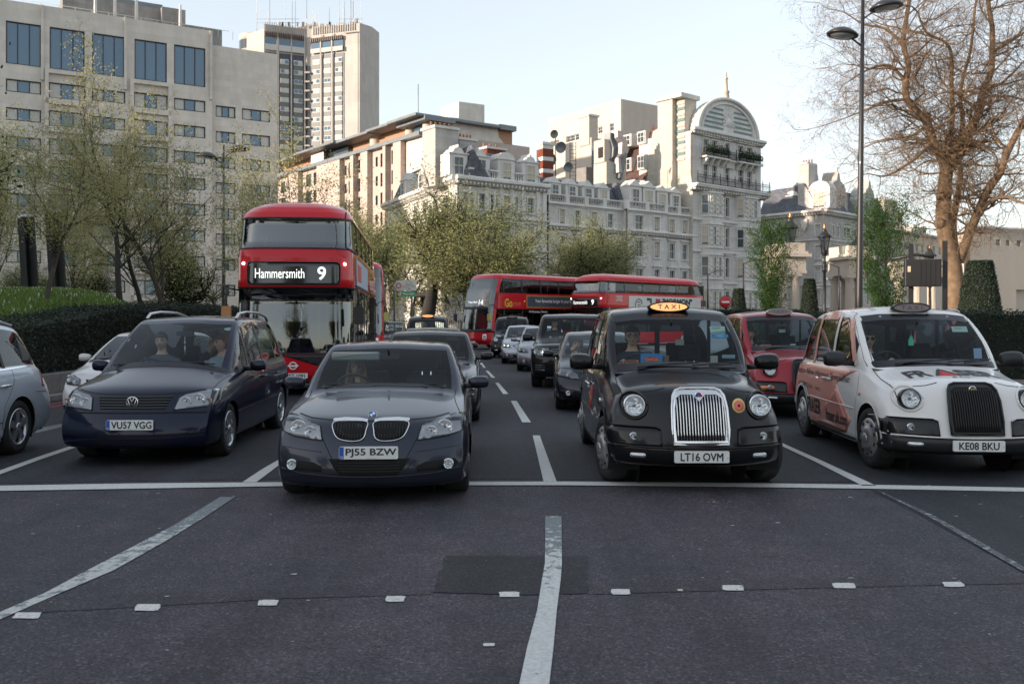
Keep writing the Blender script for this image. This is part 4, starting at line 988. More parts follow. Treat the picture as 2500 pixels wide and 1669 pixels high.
interior(root,1.6,1.72,1.14,2.6,zfloor=.5,seat_top=1.52,wheel_x=-.42,y_end=4.3);rear_mirror(root,0,2.0,1.62)
ribbon(bvh,[(-.8,1.16),(0,1.2),(.8,1.16)],.04,M_blackpl,'windscreen_rubber',root,off=.003)
# ---------------------------------------------------------------- people
M_skin=mat('skin',(.72,.44,.32),.55,var=.08,vscale=20)
M_skin2=mat('skin_ruddy_redlit',(.70,.36,.25),.55,var=.08,vscale=20)  # ruddy skin; also paints the red light on one passenger's face
M_eye=mat('eye_dark',(.02,.018,.016),.3)
M_lip=mat('lip',(.36,.13,.11),.5)
def remeshed(mb,name,m,parent,vox=.009,smooth=2):
 me=mb.mesh('t',m);bm=bmesh.new();bm.from_mesh(me);bmesh.ops.recalc_face_normals(bm,faces=bm.faces);bm.to_mesh(me);bm.free()
 o=bpy.data.objects.new('t',me);COL.objects.link(o)
 r=o.modifiers.new('r','REMESH');r.mode='VOXEL';r.voxel_size=vox;r.use_smooth_shade=True
 q=o.modifiers.new('q','SMOOTH');q.factor=.6;q.iterations=smooth
 bpy.context.view_layer.update()
 ev=bpy.data.meshes.new_from_object(o.evaluated_get(bpy.context.evaluated_depsgraph_get()));bpy.data.objects.remove(o)
 ev.name=name;ev.materials.clear();ev.materials.append(m);return link(name,ev,parent)
def head_pts(c,rot,nu=28,nv=22,s=1.0,grow=0.0):
 vs=[]
 for i in range(nv+1):
  th=PI*i/nv
  for j in range(nu):
   ph=2*PI*j/nu;x=math.sin(th)*math.sin(ph);y=-math.sin(th)*math.cos(ph);z=math.cos(th)
   X,Y,Z=x*.077,y*.098,z*.118
   if z<0:
    t=-z;X*=1-.30*t**1.4;Y*=1-.12*t if y>0 else 1-.05*t
    if y>0:Y*=1-.35*t
   if y<0:
    g=lambda cx,cz,sx,sz:math.exp(-((X-cx)/sx)**2-((Z-cz)/sz)**2)
    Y-=.026*g(0,-.022,.013,.020)+.010*g(0,.002,.010,.022)+.006*g(0,-.055,.026,.010)+.008*g(0,-.092,.028,.018)+.004*g(0,.030,.04,.012)
    Y+=.011*(g(.031,.010,.017,.013)+g(-.031,.010,.017,.013))+.004*g(0,-.045,.03,.006)
    Y*=1
   n=Vector((x,y,z));vs.append(c+rot@(Vector((X,Y,Z))*s+n*grow))
 fs=[(i*nu+j,i*nu+(j+1)%nu,(i+1)*nu+(j+1)%nu,(i+1)*nu+j)for i in range(nv)for j in range(nu)]
 return vs,fs
def ring_loft(mb,rings,k=16):
 vs=[]
 for(c,rx,ry,tilt)in rings:
  for j in range(k):
   a=2*PI*j/k;e=.85
   vs.append(Vector(c)+Vector((rx*math.copysign(abs(math.cos(a))**e,math.cos(a)),ry*math.copysign(abs(math.sin(a))**e,math.sin(a)),-tilt*math.sin(a)*ry)))
 n=len(rings);fs=[(i*k+j,i*k+(j+1)%k,(i+1)*k+(j+1)%k,(i+1)*k+j)for i in range(n-1)for j in range(k)]
 fs+=[tuple(range(k)),tuple((n-1)*k+j for j in range(k))]
 mb.add(vs,fs,0,True)
def hand(mb,wr,d,up,s=1.0):
 """palm with four unequal curled fingers and a thumb off its side"""
 d=Vector(d).normalized();up=Vector(up).normalized();r=d.cross(up).normalized();wr=Vector(wr)
 mb.tube([wr,wr+d*.035,wr+d*.085],[.024,.034,.030],10)
 mb.tube([wr+r*.018+d*.03,wr+r*.022+d*.085],[.02,.018],8);mb.tube([wr-r*.018+d*.03,wr-r*.022+d*.085],[.02,.018],8)
 for i,L in enumerate((.068,.078,.073,.058)):
  o=(i-1.5)*.021;a=wr+r*o+d*.08;b=a+d*L*.45-up*.006;c=b+d*L*.22-up*L*.40;e=c-d*L*.12-up*L*.30
  mb.tube([a,b,c,e],[.0105,.0098,.009,.0075],7)
 a=wr-r*.022+d*.02;mb.tube([a,a-r*.026+d*.028-up*.008,a-r*.030+d*.055-up*.022,a-r*.020+d*.072-up*.034],[.014,.012,.0105,.008],7)
def person(label,loc,rz=0.0,shirt=(.05,.06,.09),hair=(.03,.02,.015),long_hair=False,glasses=None,sunglasses=False,turn=0.0,nod=0.0,skin=None,arms='wheel',wheel=(0,-.42,-.42),helmet=None,vest=None,bald=False,hand_face=False,legs=True,group=None,parent=None,bust=False):
 """loc = centre of the head; a seated driver facing -y"""
 root=thing('person',label,'person',loc,rz,group);sk=skin or M_skin
 rot=(Matrix.Rotation(turn,3,'Z')@Matrix.Rotation(nod,3,'X'));H=Vector((0,0,0))
 mb=MB();vs,fs=head_pts(H,rot);mb.add(vs,fs,0,True)
 for s_ in(-1,1):mb.tube([rot@Vector((s_*.070,.0,.022)),rot@Vector((s_*.082,.012,.004)),rot@Vector((s_*.072,.004,-.026))],[.010,.015,.009],7)
 ring_loft(mb,[((0,.025,-.07),.052,.055,0),((0,.03,-.13),.056,.056,0),((0,.035,-.17),.075,.065,0),((0,.04,-.20),.15,.085,0),((0,.045,-.245),.195,.105,0),((0,.05,-.36),.185,.125,0),((0,.055,-.52),.165,.12,0),((0,.06,-.66),.17,.13,0),((0,.06,-.76),.165,.15,0)])
 cl=MB();c0=[((0,.035,-.172),.082,.075,0),((0,.04,-.20),.160,.096,0),((0,.045,-.245),.207,.118,0),((0,.05,-.36),.198,.138,0),((0,.055,-.52),.178,.134,0),((0,.06,-.66),.184,.143,0),((0,.06,-.77),.18,.163,0)];ring_loft(cl,c0)
 for s_ in(-1,1):
  sh=Vector((s_*.185,.045,-.245))
  if hand_face and s_<0:el=Vector((s_*.24,-.16,-.40));wr=Vector((s_*.09,-.13,-.15))
  elif arms=='wheel':el=Vector((s_*.25,-.05,-.48));wr=Vector((wheel[0]+s_*.16,wheel[1]+.06,wheel[2]+.04))
  elif arms=='bars':el=Vector((s_*.25,-.22,-.45));wr=Vector((s_*.22,-.48,-.50))
  else:el=Vector((s_*.24,.02,-.50));wr=Vector((s_*.12,-.20,-.58))
  mb.tube([sh,(sh+el)/2,el,(el+wr)/2,wr],[.055,.046,.038,.036,.025],10)
  cl.tube([sh,(sh+el)/2,el,el.lerp(wr,.5),el.lerp(wr,.86)],[.068,.058,.050,.046,.036],10)
  if hand_face and s_<0:hand(mb,wr,(.2,.15,1),(0,-1,.2))
  else:hand(mb,wr,(-s_*.25,-1,.15),(0,.1,1))
 if legs:
  for s_ in(-1,1):
   hp,kn,an=Vector((s_*.09,.06,-.76)),Vector((s_*.12,-.38,-.72)),Vector((s_*.12,-.52,-1.08))
   for q,ex in((mb,0),(cl,.012)):q.tube([hp,(hp+kn)/2,kn,(kn+an)/2,an],[.085+ex,.075+ex,.055+ex,.05+ex,.036+ex],10)
   mb.tube([an,an+Vector((0,-.14,-.04))],[.04,.035],8)
 remeshed(mb,'body',sk,root)
 remeshed(cl,'clothes',mat('cloth_%02x%02x%02x'%tuple(int(c*255)for c in shirt),shirt,.85,var=.15,vscale=12),root,vox=.014)
 hm=mat('hair_%02x%02x'%(int(hair[0]*255),int(hair[1]*255)),hair,.6,var=.25,vscale=60,bump=.8,bscale=140)
 if not bald:
  hb=MB();vs,fs=head_pts(Vector((0,0,0)),Matrix.Identity(3),grow=.011);nu=28
  keep=[]
  for f in fs:
   c=sum((vs[i]for i in f),Vector())/4
   if c.z>.052-.9*max(0,c.y+.02)-(.03 if c.y>-.02 else 0)or(c.y>.02 and c.z>-.07):keep.append(f)
  vs=[rot@(v+Vector((0,.002,.006 if v.z>.06 else 0)))for v in vs]
  hb.add(vs,keep,0,True)
  if long_hair:
   r_=random.Random(3)
   for s_ in(-1,1):
    for q in range(9):
     a=.15+q*.27;x0,y0=s_*.083*math.cos(a*.9+.1),-.045+.03*q*.45
     hb.tube([rot@Vector((x0*.95,y0,.05)),rot@Vector((x0*1.12,y0,-.04)),Vector((x0*1.22+s_*r_.uniform(0,.012),y0-.01,-.15)),Vector((x0*1.3,y0-.03,-.25+r_.uniform(-.02,.02)))],[.016,.020,.018,.006],6)
  o=hb.build('hair',hm,root,fix=False);so_=o.modifiers.new('t','SOLIDIFY');so_.thickness=.008;so_.offset=0
 fb=MB()
 for s_ in(-1,1):
  c=rot@Vector((s_*.031,-.0825,.010));fb.lathe([(.001,-.004),(.008,-.003),(.0115,.004)],10,tuple(c),'y')
 fb.build('eyes',M_eye,root)
 bb=MB()
 for s_ in(-1,1):bb.tube([rot@Vector((s_*.012,-.093,.028)),rot@Vector((s_*.031,-.094,.034)),rot@Vector((s_*.048,-.082,.028))],[.003,.004,.002],5)
 bb.build('eyebrows',hm,root)
 lb=MB();lb.tube([rot@Vector((-.022,-.090,-.054)),rot@Vector((0,-.101,-.052)),rot@Vector((.022,-.090,-.054))],[.002,.006,.002],6);lb.build('lips',M_lip,root)
 if glasses or sunglasses:
  gm=mat('spectacle_frame',(.01,.01,.012),.3);gb=MB()
  for s_ in(-1,1):
   pts=[rot@Vector((s_*.034+.026*math.cos(t),-.100+.010*abs(math.cos(t))*(1 if s_*math.cos(t)>0 else 0),.008+.019*math.sin(t)))for t in[2*PI*j/14 for j in range(15)]]
   gb.tube(pts,.0032,6,caps=False);gb.tube([rot@Vector((s_*.060,-.090,.012)),rot@Vector((s_*.080,.0,.010))],.003,5)
   if sunglasses:gb.add([p+rot@Vector((0,-.001,0))for p in pts[:-1]],[tuple(range(14))])
  gb.tube([rot@Vector((-.009,-.104,.012)),rot@Vector((.009,-.104,.012))],.0028,5);gb.build('spectacles',gm,root)
 if helmet:
  hb=MB();n=24;vs=[]
  for i in range(9):
   th=PI*.5*i/8
   for j in range(n):a=2*PI*j/n;vs.append(rot@Vector((math.sin(th)*math.sin(a)*.102,math.sin(th)*math.cos(a)*.140+.005,.035+math.cos(th)*.105+(.02*math.cos(a)if False else 0))))
  hb.add(vs,[(i*n+j,i*n+(j+1)%n,(i+1)*n+(j+1)%n,(i+1)*n+j)for i in range(8)for j in range(n)],0,True)
  o=hb.build('helmet',helmet,root,fix=False);q=o.modifiers.new('t','SOLIDIFY');q.thickness=.022
  for x in(-.05,0,.05):
   vb=MB();vb.tube([rot@Vector((x*1.3,-.118,.075)),rot@Vector((x*1.15,-.07,.132)),rot@Vector((x,.02,.160)),rot@Vector((x,.09,.125))],.010,6);vb.build('helmet_vent',mat('helmet_vent',(.55,.55,.55),.5),o)
 if vest:
  vb=MB();ring_loft(vb,[((c[0],c[1],c[2]-.012),a*1.05,b*1.06,0)for(c,a,b,_)in c0[1:6]]);remeshed(vb,'vest',vest,root,vox=.016)
 return root
 # ---------------------------------------------------------------- taxis
def taxi_spec():
 L,W=4.58,1.78;w=W/2
 S=dict(L=L,W=W,arch=[(.80,.335,.40),(3.69,.335,.40)],nose=dict(corner=.26,p=2.6,prof=[.09,.03,.0,.035,.07,.17]),tail=dict(corner=.22,prof=[.12,.04,.0,.03,.08,.16]),rw=[.93,.975,.985,1.0,.975])
 f=lambda*a:list(a)
 S['stations']=[
st(.3,.25,.80,w*.93,ws=w*.84,zc=.985,hf=f(.10,.30,.52,.68,.90,.98,1)),
st(.46,.24,.86,w*.975,ws=w*.86,zc=1.035,hf=f(.10,.26,.44,.60,.88,.97,1)),
st(.80,.23,.925,w*.99,ws=w*.87,zc=1.085,hf=f(.08,.2,.36,.52,.86,.97,1)),
st(1.05,.22,.985,w*.985,ws=w*.875,zc=1.125,hf=f(.08,.2,.36,.56,.88,.97,1)),
st(1.22,.21,1.03,w*.985,ws=w*.88,zc=1.155,hf=f(.1,.3,.5,.75,.92,.98,1),bow=.03,glass='w',ty=1.20),
st(1.42,.21,1.05,w*.99,'c',wb=w*.89,zr=1.38,wr=w*.855,zt=1.42,ty=1.47,bow=.08,glass='ws',bul=.015),
st(1.72,.21,1.06,w*.99,'c',wb=w*.90,zr=1.655,wr=w*.80,zt=1.70,ty=1.84,bow=.05,glass='s',bul=.02),
st(1.98,.21,1.06,w,'c',wb=w*.90,zr=1.72,wr=w*.775,zt=1.80,bow=.03,glass='s',bul=.03),
st(2.45,.21,1.06,w,'c',wb=w*.90,zr=1.745,wr=w*.77,zt=1.835,glass='s',bul=.03),
st(3.1,.21,1.06,w,'c',wb=w*.90,zr=1.74,wr=w*.765,zt=1.83,glass='s',bul=.03),
st(3.75,.22,1.05,w*.99,'c',wb=w*.89,zr=1.69,wr=w*.75,zt=1.78,glass='s',bul=.03),
st(4.05,.23,1.04,w*.97,'c',wb=w*.87,zr=1.58,wr=w*.70,zt=1.67,ty=4.02,glass='w'),
st(4.22,.25,1.02,w*.94,zc=1.10,ws=w*.82,p=2.6),st(L-.26,.27,.85,w*.90,zc=.90,ws=w*.80,p=3)]
 return S
def roof_sign(root,bvh,lit,txtm):
 z=proj(bvh,0,1.98,'z',0).z;mb=MB();k=28;prof=[(0,1.0),(.02,1.06),(.05,1.04),(.14,.92),(.26,.55),(.34,.05)];vs=[]
 for y,s_ in prof:
  for j in range(k):a=2*PI*j/k;vs.append((.235*s_*math.cos(a),y,max(-.055,.062*s_*math.sin(a)*(1-.3*(y>.2)))))
 mb.add(vs,[(i*k+j,i*k+(j+1)%k,(i+1)*k+(j+1)%k,(i+1)*k+j)for i in range(len(prof)-1)for j in range(k)],0,True)
 o=mb.build('roof_sign',M_blk if lit!='white' else M_white,root,loc=(0,1.86,z+.02),rot=(math.radians(-6),0,0))
 f=MB();f.add([(.212*math.cos(2*PI*j/k),-.004,.048*math.sin(2*PI*j/k))for j in range(k)],[tuple(range(k))])
 if lit in(True,'dim'):fm=mat('sign_lit_orange',(.75,.42,.18),.5,emit=(1.0,.42,.14),estr=.30)
 else:fm=mat('sign_unlit',(.26,.19,.17),.4)
 f.build('sign_face',fm,o)
 text_obj('T A X I',.1,txtm,o,(0,-.008,0),name='sign_lettering',width=.25,height=.052,bold=.002)
 r=MB();r.tube([(.222*math.cos(2*PI*j/k),0,.056*math.sin(2*PI*j/k))for j in range(k+1)],.010,6,caps=False);r.build('sign_rim',M_blackpl if lit!='white' else M_hub,o)
def make_taxi(label,loc,rz,m,reg,grille='chrome',lit=True,bumper=None,level=3,steer=0.0,driver=True,far=False,dark_bump=False):
 S=taxi_spec();root,bvh=finish_car(S,'taxi',label,'taxi',loc,rz,m,'London taxis in the queue',level=level,wheels='cap',tyre=(.335,.195),steer=steer)
 ws=[(-.71,1.135),(-.4,1.155),(0,1.165),(.4,1.155),(.71,1.135),(.70,1.40),(.655,1.655),(.4,1.685),(0,1.69),(-.4,1.685),(-.655,1.655),(-.70,1.40)]
 ribbon(bvh,ws,.075,M_blk,'windscreen_surround',root,off=.003,closed=True,step=.04)
 bm_=bumper or m
 ribbon(bvh,[(-.84,.445),(-.5,.435),(0,.43),(.5,.435),(.84,.445)],.018,bm_,'bumper_edge',root,off=.018,round_=True)
 ribbon(bvh,[(-.86,.435),(-.5,.425),(0,.42),(.5,.425),(.86,.435)],.007,M_gap,'bumper_seam',root,off=.003)
 if dark_bump:
  patch(bvh,[(-.87,.26),(.87,.26),(.88,.425),(-.88,.425)],M_blackpl,'bumper',root,off=.012,step=.07)
  for sd in(-1,1):patch(bvh,[(.25,.27),(.42,.27),(.44,.40),(.42,.58),(.26,.60)],M_blackpl,'bumper_end',root,axis='x',side=sd,off=.010,step=.05)
  for sd in(-1,1):patch(bvh,[(4.08,.30),(4.36,.30),(4.36,.58),(4.10,.56)],mat('plastic_grey',(.11,.11,.11),.6),'rear_bumper_end',root,axis='x',side=sd,off=.010,step=.05)
 for sx in(-1,1):
  pts=[(sx*p[0],p[1])for p in((.36,.44),(.86,.44),(.865,.60),(.80,.625),(.42,.62),(.37,.60))]
  patch(bvh,pts,bm_ if not dark_bump else M_blk,'bumper_panel',root,off=.016,step=.05)
  ribbon(bvh,[(sx*.37,.60),(sx*.42,.625),(sx*.80,.63),(sx*.87,.605)],.012,bm_,'bumper_panel_edge',root,off=.020,round_=True)
  round_lamp(root,bvh,sx*.61,.817,.098,tilt=math.radians(-6),ring=(M_blk if grille!='chrome' else M_chrome),proud=.05)
  ribbon(bvh,ellipse(sx*.61,.817,.125,.125,26),.026,m,'lamp_recess',root,off=.008,closed=True,round_=True)
  round_lamp(root,bvh,sx*.624,.53,.037,name='side_lamp',proud=.022)
  fo=patch(bvh,rounded(sx*.585-.072,.333,sx*.585+.072,.375,.02,3),M_refl,'fog_lamp',root,off=.014,step=.03)
  patch(bvh,rounded(sx*.585-.066,.338,sx*.585+.066,.370,.016,3),M_lens,'lens',fo,off=.022,step=.03)
  mirror_part(root,bvh,sx*.82,1.52,1.19,sx,M_blk if grille=='chrome' else M_blackpl,size=(.27,.19,.19))
  for yy,t in((2.36,.0),(3.22,-.0)):ribbon(bvh,[(yy,1.07),(yy+t,1.74)],.10,m,'window_pillar',root,axis='x',side=sx,off=.006)
  ribbon(bvh,[(3.95,1.1),(3.86,1.4),(3.72,1.66)],.20,m,'rear_pillar',root,axis='x',side=sx,off=.006)
  ribbon(bvh,[(1.45,1.12),(1.62,1.36),(1.80,1.60),(1.98,1.69)],.09,m,'front_pillar',root,axis='x',side=sx,off=.006)
  for y0,y1 in((2.42,3.16),(3.28,3.78)):
   ribbon(bvh,rounded(y0,1.11,y1,1.66,.07,3),.022,M_blackpl,'window_rubber',root,axis='x',side=sx,off=.008,closed=True,step=.05)
  ribbon(bvh,[(1.62,1.11),(2.30,1.11),(2.30,1.66),(2.02,1.67),(1.86,1.56)],.022,M_blackpl,'window_rubber',root,axis='x',side=sx,off=.008,closed=True,step=.05)
  ribbon(bvh,[(1.3,.62),(2.4,.62),(3.25,.62)],.012,m,'side_crease',root,axis='x',side=sx,off=.006,round_=True)
  ribbon(bvh,[(1.25,.26),(2.4,.25),(3.25,.26)],.03,M_blackpl,'sill_trim',root,axis='x',side=sx,off=.010)
  for yy in(2.28,2.50):handle(root,bvh,yy,.90,M_chrome if grille=='chrome' else m,sx)
  mb=MB();mb.lathe([(.024,0),(.022,sx*.012),(.001,sx*.016)],12,axis='x');pz=proj(bvh,1.12,.80,'x',.002,sx);mb.build('side_indicator',M_amber if grille!='chrome' else M_refl,root,loc=pz)
  ribbon(bvh,[(.80+.405*math.cos(math.radians(t)),.335+.405*math.sin(math.radians(t)))for t in range(-8,189,10)],.035,m,'arch_lip',root,axis='x',side=sx,off=.010)
  ribbon(bvh,[(3.69+.405*math.cos(math.radians(t)),.335+.405*math.sin(math.radians(t)))for t in range(-8,189,10)],.035,m,'arch_lip',root,axis='x',side=sx,off=.010)
 hinge_lines(root,bvh,[('x',[(1.30,1.03),(1.22,.85),(1.26,.26)]),('x',[(2.38,1.04),(2.38,.26)]),('x',[(3.28,1.04),(3.26,.80)]),
('y',[(.30,.985),(.42,.955),(.55,.94),(.70,.945)]),('z',[(.70,.30),(.705,.50),(.71,.80),(.70,1.15)])])
 gh=[(-.262,.462),(.262,.462),(.268,.60),(.262,.80),(.245,.91),(.215,.955),(.16,.972),(-.16,.972),(-.215,.955),(-.245,.91),(-.262,.80),(-.268,.60)]
 gm=M_chrome if grille=='chrome' else M_blackpl
 fr=patch(bvh,[(p[0]*1.0,p[1])for p in gh],gm,'grille',root,off=.035,step=.05)
 gi=[(-.228,.500),(.228,.500),(.236,.62),(.232,.80),(.215,.89),(.17,.918),(.06,.918),(.0,.86),(-.06,.918),(-.17,.918),(-.215,.89),(-.232,.80),(-.236,.62)]if grille=='chrome' else[(-.232,.49),(.232,.49),(.24,.62),(.234,.80),(.218,.90),(.17,.935),(-.17,.935),(-.218,.90),(-.234,.80),(-.24,.62)]
 patch(bvh,gi,M_gap,'grille_opening',fr,off=.039,step=.05)
 me=None
 nb=17 if grille=='chrome' else 19
 for j in range(nb):
  x=-.215+.430*j/(nb-1);top=min(.91,.915-(max(0,abs(x)-.17))*.8);
  if grille=='chrome':top=min(top,.90-(.05-abs(x))*.7 if abs(x)<.05 else 9)
  link('grille_bar',MB().tube([proj(bvh,x,.502+(top-.502)*q/6,'y',.050)for q in range(7)],.0058 if grille=='chrome' else.005,6).mesh('grille_bar',gm),fr)
 mb=MB();mb.tube([proj(bvh,gh[i%12][0],gh[i%12][1],'y',.038)for i in range(13)],.011,6);mb.build('grille_rim',gm,fr)
 py=proj(bvh,0,.925,'y',.045).y;bd=MB();bd.lathe([(.036,.01),(.038,-.006),(.031,-.010)],24,axis='y');bo=bd.build('badge',M_chrome,fr,loc=(0,py,.925))
 if grille=='chrome':
  for h,mm in((0,M_plateblue),(1,mat('badge_red',(.45,.03,.04),.4))):
   b=MB();b.add([(0,-.011,0)]+[((1 if h else-1)*.030*math.sin(PI*j/10),-.011,.030*math.cos(PI*j/10))for j in range(11)],[tuple(range(12))]);b.build('badge_half',mm,bo)
 else:b=MB();b.add([(.045*math.cos(2*PI*j/16),-.012,.014*math.sin(2*PI*j/16))for j in range(16)],[tuple(range(16))]);b.build('badge_plate',mat('badge_gold',(.5,.42,.2),.3,metal=.6),bo)
 plate(root,bvh,0,.355,reg,off=.024,blue=False)
 roof_sign(root,bvh,lit,mat('sign_letters',(.06,.06,.22),.5)if lit is True else mat('sign_letters_dim',(.10,.10,.22),.6))
 interior(root,1.42,1.42,1.10,2.35,zfloor=.45,seat_top=1.38,wheel_x=-.37,y_end=4.0)
 mb=MB();mb.box(-.66,2.72,.5,.66,2.74,1.12);mb.box(-.66,2.72,1.12,-.62,2.74,1.68);mb.box(.62,2.72,1.12,.66,2.74,1.68);mb.box(-.03,2.72,1.12,.03,2.74,1.70);mb.build('partition',M_darkin,root)
 rear_mirror(root,0,1.72,1.56)
 wiper(root,(-.46,1.10,1.150),(-.05,1.12,1.19),((-.36,1.12,1.165),(.20,1.12,1.20)))
 wiper(root,(.30,1.06,1.165),(.55,1.14,1.18),((.12,1.08,1.17),(.64,1.18,1.20)))
 return root,bvh
TAXI,bv=make_taxi('black taxi with lit orange roof sign and chrome grille at the front of the queue',(1.797,8.90,0),0,M_blk,'LT16 OVM',steer=math.radians(12),lit=True)
M_orange=mat('sticker_orange',(.62,.20,.13),.6);M_blue=mat('sticker_blue',(.03,.24,.52),.6);M_green=mat('sticker_green',(.12,.42,.22),.6);M_redp=mat('print_red',(.50,.02,.03),.5);M_pale=mat('sticker_white',(.50,.62,.55),.6)
def card(root,x0,z0,x1,z1,y,m,tilt=0,name='sticker'):
 mb=MB();mb.boxc((0,0,0),(x1-x0,.004,z1-z0));return mb.build(name,m,root,loc=((x0+x1)/2,y,(z0+z1)/2),rot=(math.radians(tilt),0,0))
c=card(TAXI,-.60,1.155,-.42,1.215,1.30,M_orange);r_=MB();r_.tube([(p[0],-.004,p[1])for p in rounded(-.065,-.018,.065,.018,.014,3)+[(.065,-.004)]],.004,4);r_.build('sticker_border',M_black,c);text_obj('LTDA',.03,M_black,c,(0,-.005,0),width=.10,height=.022)
c=card(TAXI,-.395,1.160,-.155,1.285,1.34,M_blue,name='dashboard_card');e=MB();e.add([(.088*math.cos(2*PI*j/20),-.004,.028*math.sin(2*PI*j/20))for j in range(20)],[tuple(range(20))]);e.build('oval',mat('oval_red',(.6,.04,.05),.5),c);text_obj('ComCab',.03,mat('print_yellow',(.75,.62,.25),.5),c,(0,-.007,0),width=.14,height=.028)
c=card(TAXI,.43,1.50,.60,1.585,1.66,M_pale,tilt=-35);text_obj('75939',.03,mat('print_dkgreen',(.02,.12,.08),.5),c,(-.02,-.004,.015),width=.09,height=.024);g_=MB();g_.add([(-.085,-.003,-.042),(.085,-.003,-.042),(.085,-.003,-.012)],[(0,1,2)]);g_.build('green_corner',M_green,c)
c=card(TAXI,.44,1.445,.62,1.495,1.60,M_blue,tilt=-35);e=MB();e.add([(.05*math.cos(2*PI*j/20),-.004,.016*math.sin(2*PI*j/20))for j in range(20)],[tuple(range(20))]);e.build('oval',mat('oval_blue',(.15,.45,.65),.5),c)
c=card(TAXI,.50,1.235,.64,1.27,1.36,mat('sticker_pale_blue',(.35,.45,.55),.6));text_obj('LICENSED',.02,M_plateblue,c,(0,-.004,0),width=.11,height=.012)
card(TAXI,.10,1.36,.20,1.425,2.0,mat('paper_grey',(.40,.38,.35),.7),name='paper_note');card(TAXI,.38,1.17,.46,1.26,1.40,mat('paper_grey',(.40,.38,.35),.7),name='paper_note')
mb=MB();mb.lathe([(.026,0),(.036,.11),(.037,.115),(.001,.112)],16);mb.build('coffee_cup',mat('cup_card',(.20,.15,.11),.8),TAXI,loc=(-.09,1.50,1.14))
e=patch(bv,ellipse(.395,.822,.068,.068,24),mat('print_yellow2',(.72,.55,.22),.5),'poppy_sticker',TAXI,off=.004,step=.04);patch(bv,ellipse(.395,.822,.050,.050,20),mat('print_poppy',(.70,.16,.10),.5),'sticker_ring',e,off=.008,step=.03);patch(bv,ellipse(.395,.822,.013,.013,12),M_black,'sticker_centre',e,off=.012,step=.02)
e=patch(bv,ellipse(2.05,.76,.135,.135,26),M_redp,'door_roundel',TAXI,axis='x',side=-1,off=.003,step=.05);text_proj('ComCab',.05,mat('print_yellow',(.75,.62,.25),.5),e,bv,2.05,.76,'x',off=.006,side=-1,width=.21,height=.05)
# ---- the white and pink taxi
M_wcab=paint('paint_white',(.76,.74,.72),rough=.35)
M_pink=paint('paint_salmon',(.74,.34,.27),rough=.35)
M_pink2=paint('paint_salmon_dark',(.60,.24,.19),rough=.35)
WCAB,bv=make_taxi('white taxi with salmon pink flanks, second lane from the right hedge',(4.80,9.66,0),math.radians(-3.2),M_wcab,'KE08 BKU',grille='black',lit='off',dark_bump=True,steer=math.radians(6))
for sd in(-1,1):
 patch(bv,[(1.36,1.05),(1.62,.98),(2.02,.86),(1.62,.62),(1.40,.47),(1.60,.30),(1.9,.27),(3.27,.27),(3.25,.50),(3.28,.62),(3.36,.70),(3.50,.755),(3.75,.77),(3.95,.70),(4.06,.56),(4.25,.58),(4.30,.85),(4.20,1.0),(3.6,1.06),(2.4,1.07),(1.6,1.07)],M_pink,'livery_panel',WCAB,axis='x',side=sd,off=.0045,step=.07,rim=.0)
 patch(bv,[(2.00,.80),(1.52,.42),(1.66,.30),(2.9,.30)],M_pink2,'livery_facet',WCAB,axis='x',side=sd,off=.0075,step=.07,rim=0)
 ribbon(bv,[(1.50,1.16),(1.66,1.40),(1.84,1.60),(2.0,1.69),(2.2,1.71)],.10,M_pink,'front_pillar',WCAB,axis='x',side=sd,off=.010)
 ribbon(bv,[(2.45,1.705),(3.0,1.71),(3.5,1.70),(3.8,1.66)],.10,M_pink,'roof_edge_band',WCAB,axis='x',side=sd,off=.010)
 ribbon(bv,[(3.22,1.07),(3.22,1.72)],.10,M_pink,'window_pillar',WCAB,axis='x',side=sd,off=.010)
 ribbon(bv,[(4.0,1.05),(3.90,1.4),(3.76,1.68)],.22,M_pink,'rear_pillar',WCAB,axis='x',side=sd,off=.010)
patch(bv,[(-.6,2.9),(.6,2.9),(.6,3.9),(-.6,3.9)],M_pink,'roof_panel',WCAB,axis='z',off=.004,step=.12,rim=0)
text_proj('London New Homes Specialist',.1,M_black,WCAB,bv,2.85,.93,'x',off=.011,side=-1,width=2.7,height=.10,shear=.2)
text_proj('Dubai',.06,M_black,WCAB,bv,3.52,.755,'x',off=.011,side=-1,width=.18,height=.05)
text_proj('Chiswick',.06,M_black,WCAB,bv,3.18,.75,'x',off=.011,side=-1,width=.22,height=.05)
text_proj('Hong Kong',.06,M_black,WCAB,bv,2.80,.74,'x',off=.011,side=-1,width=.26,height=.055)
text_proj('FRASER',.2,M_black,WCAB,bv,2.98,.50,'x',off=.011,side=-1,width=.68,height=.20,bold=.004)
text_proj('& Co',.06,M_black,WCAB,bv,3.0,.34,'x',off=.011,side=-1,width=.16,height=.05)
text_proj('fraser.uk.com',.1,M_black,WCAB,bv,1.96,.45,'x',off=.011,side=-1,width=.88,height=.15,bold=.002)
text_proj('FR',.15,M_black,WCAB,bv,-.36,.70,'z',off=.004,width=.26,height=.30,bold=.006)
text_proj('SER',.15,M_black,WCAB,bv,.27,.70,'z',off=.004,width=.44,height=.30,bold=.006)
patch(bv,[(-.19,.55),(.04,.55),(-.07,.86)],M_redp,'bonnet_emblem',WCAB,axis='z',off=.004,step=.06,rim=0);ribbon(bv,[(-.20,.55),(-.07,.87),(.05,.55)],.035,M_black,'bonnet_emblem',WCAB,axis='z',off=.006)
text_proj('& Co',.05,M_black,WCAB,bv,.02,.48,'z',off=.004,width=.18,height=.07)
c=card(WCAB,.40,1.50,.58,1.58,1.66,M_pale,tilt=-35);text_obj('72669',.03,mat('print_dkgreen',(.02,.12,.08),.5),c,(-.02,-.004,.012),width=.09,height=.022)
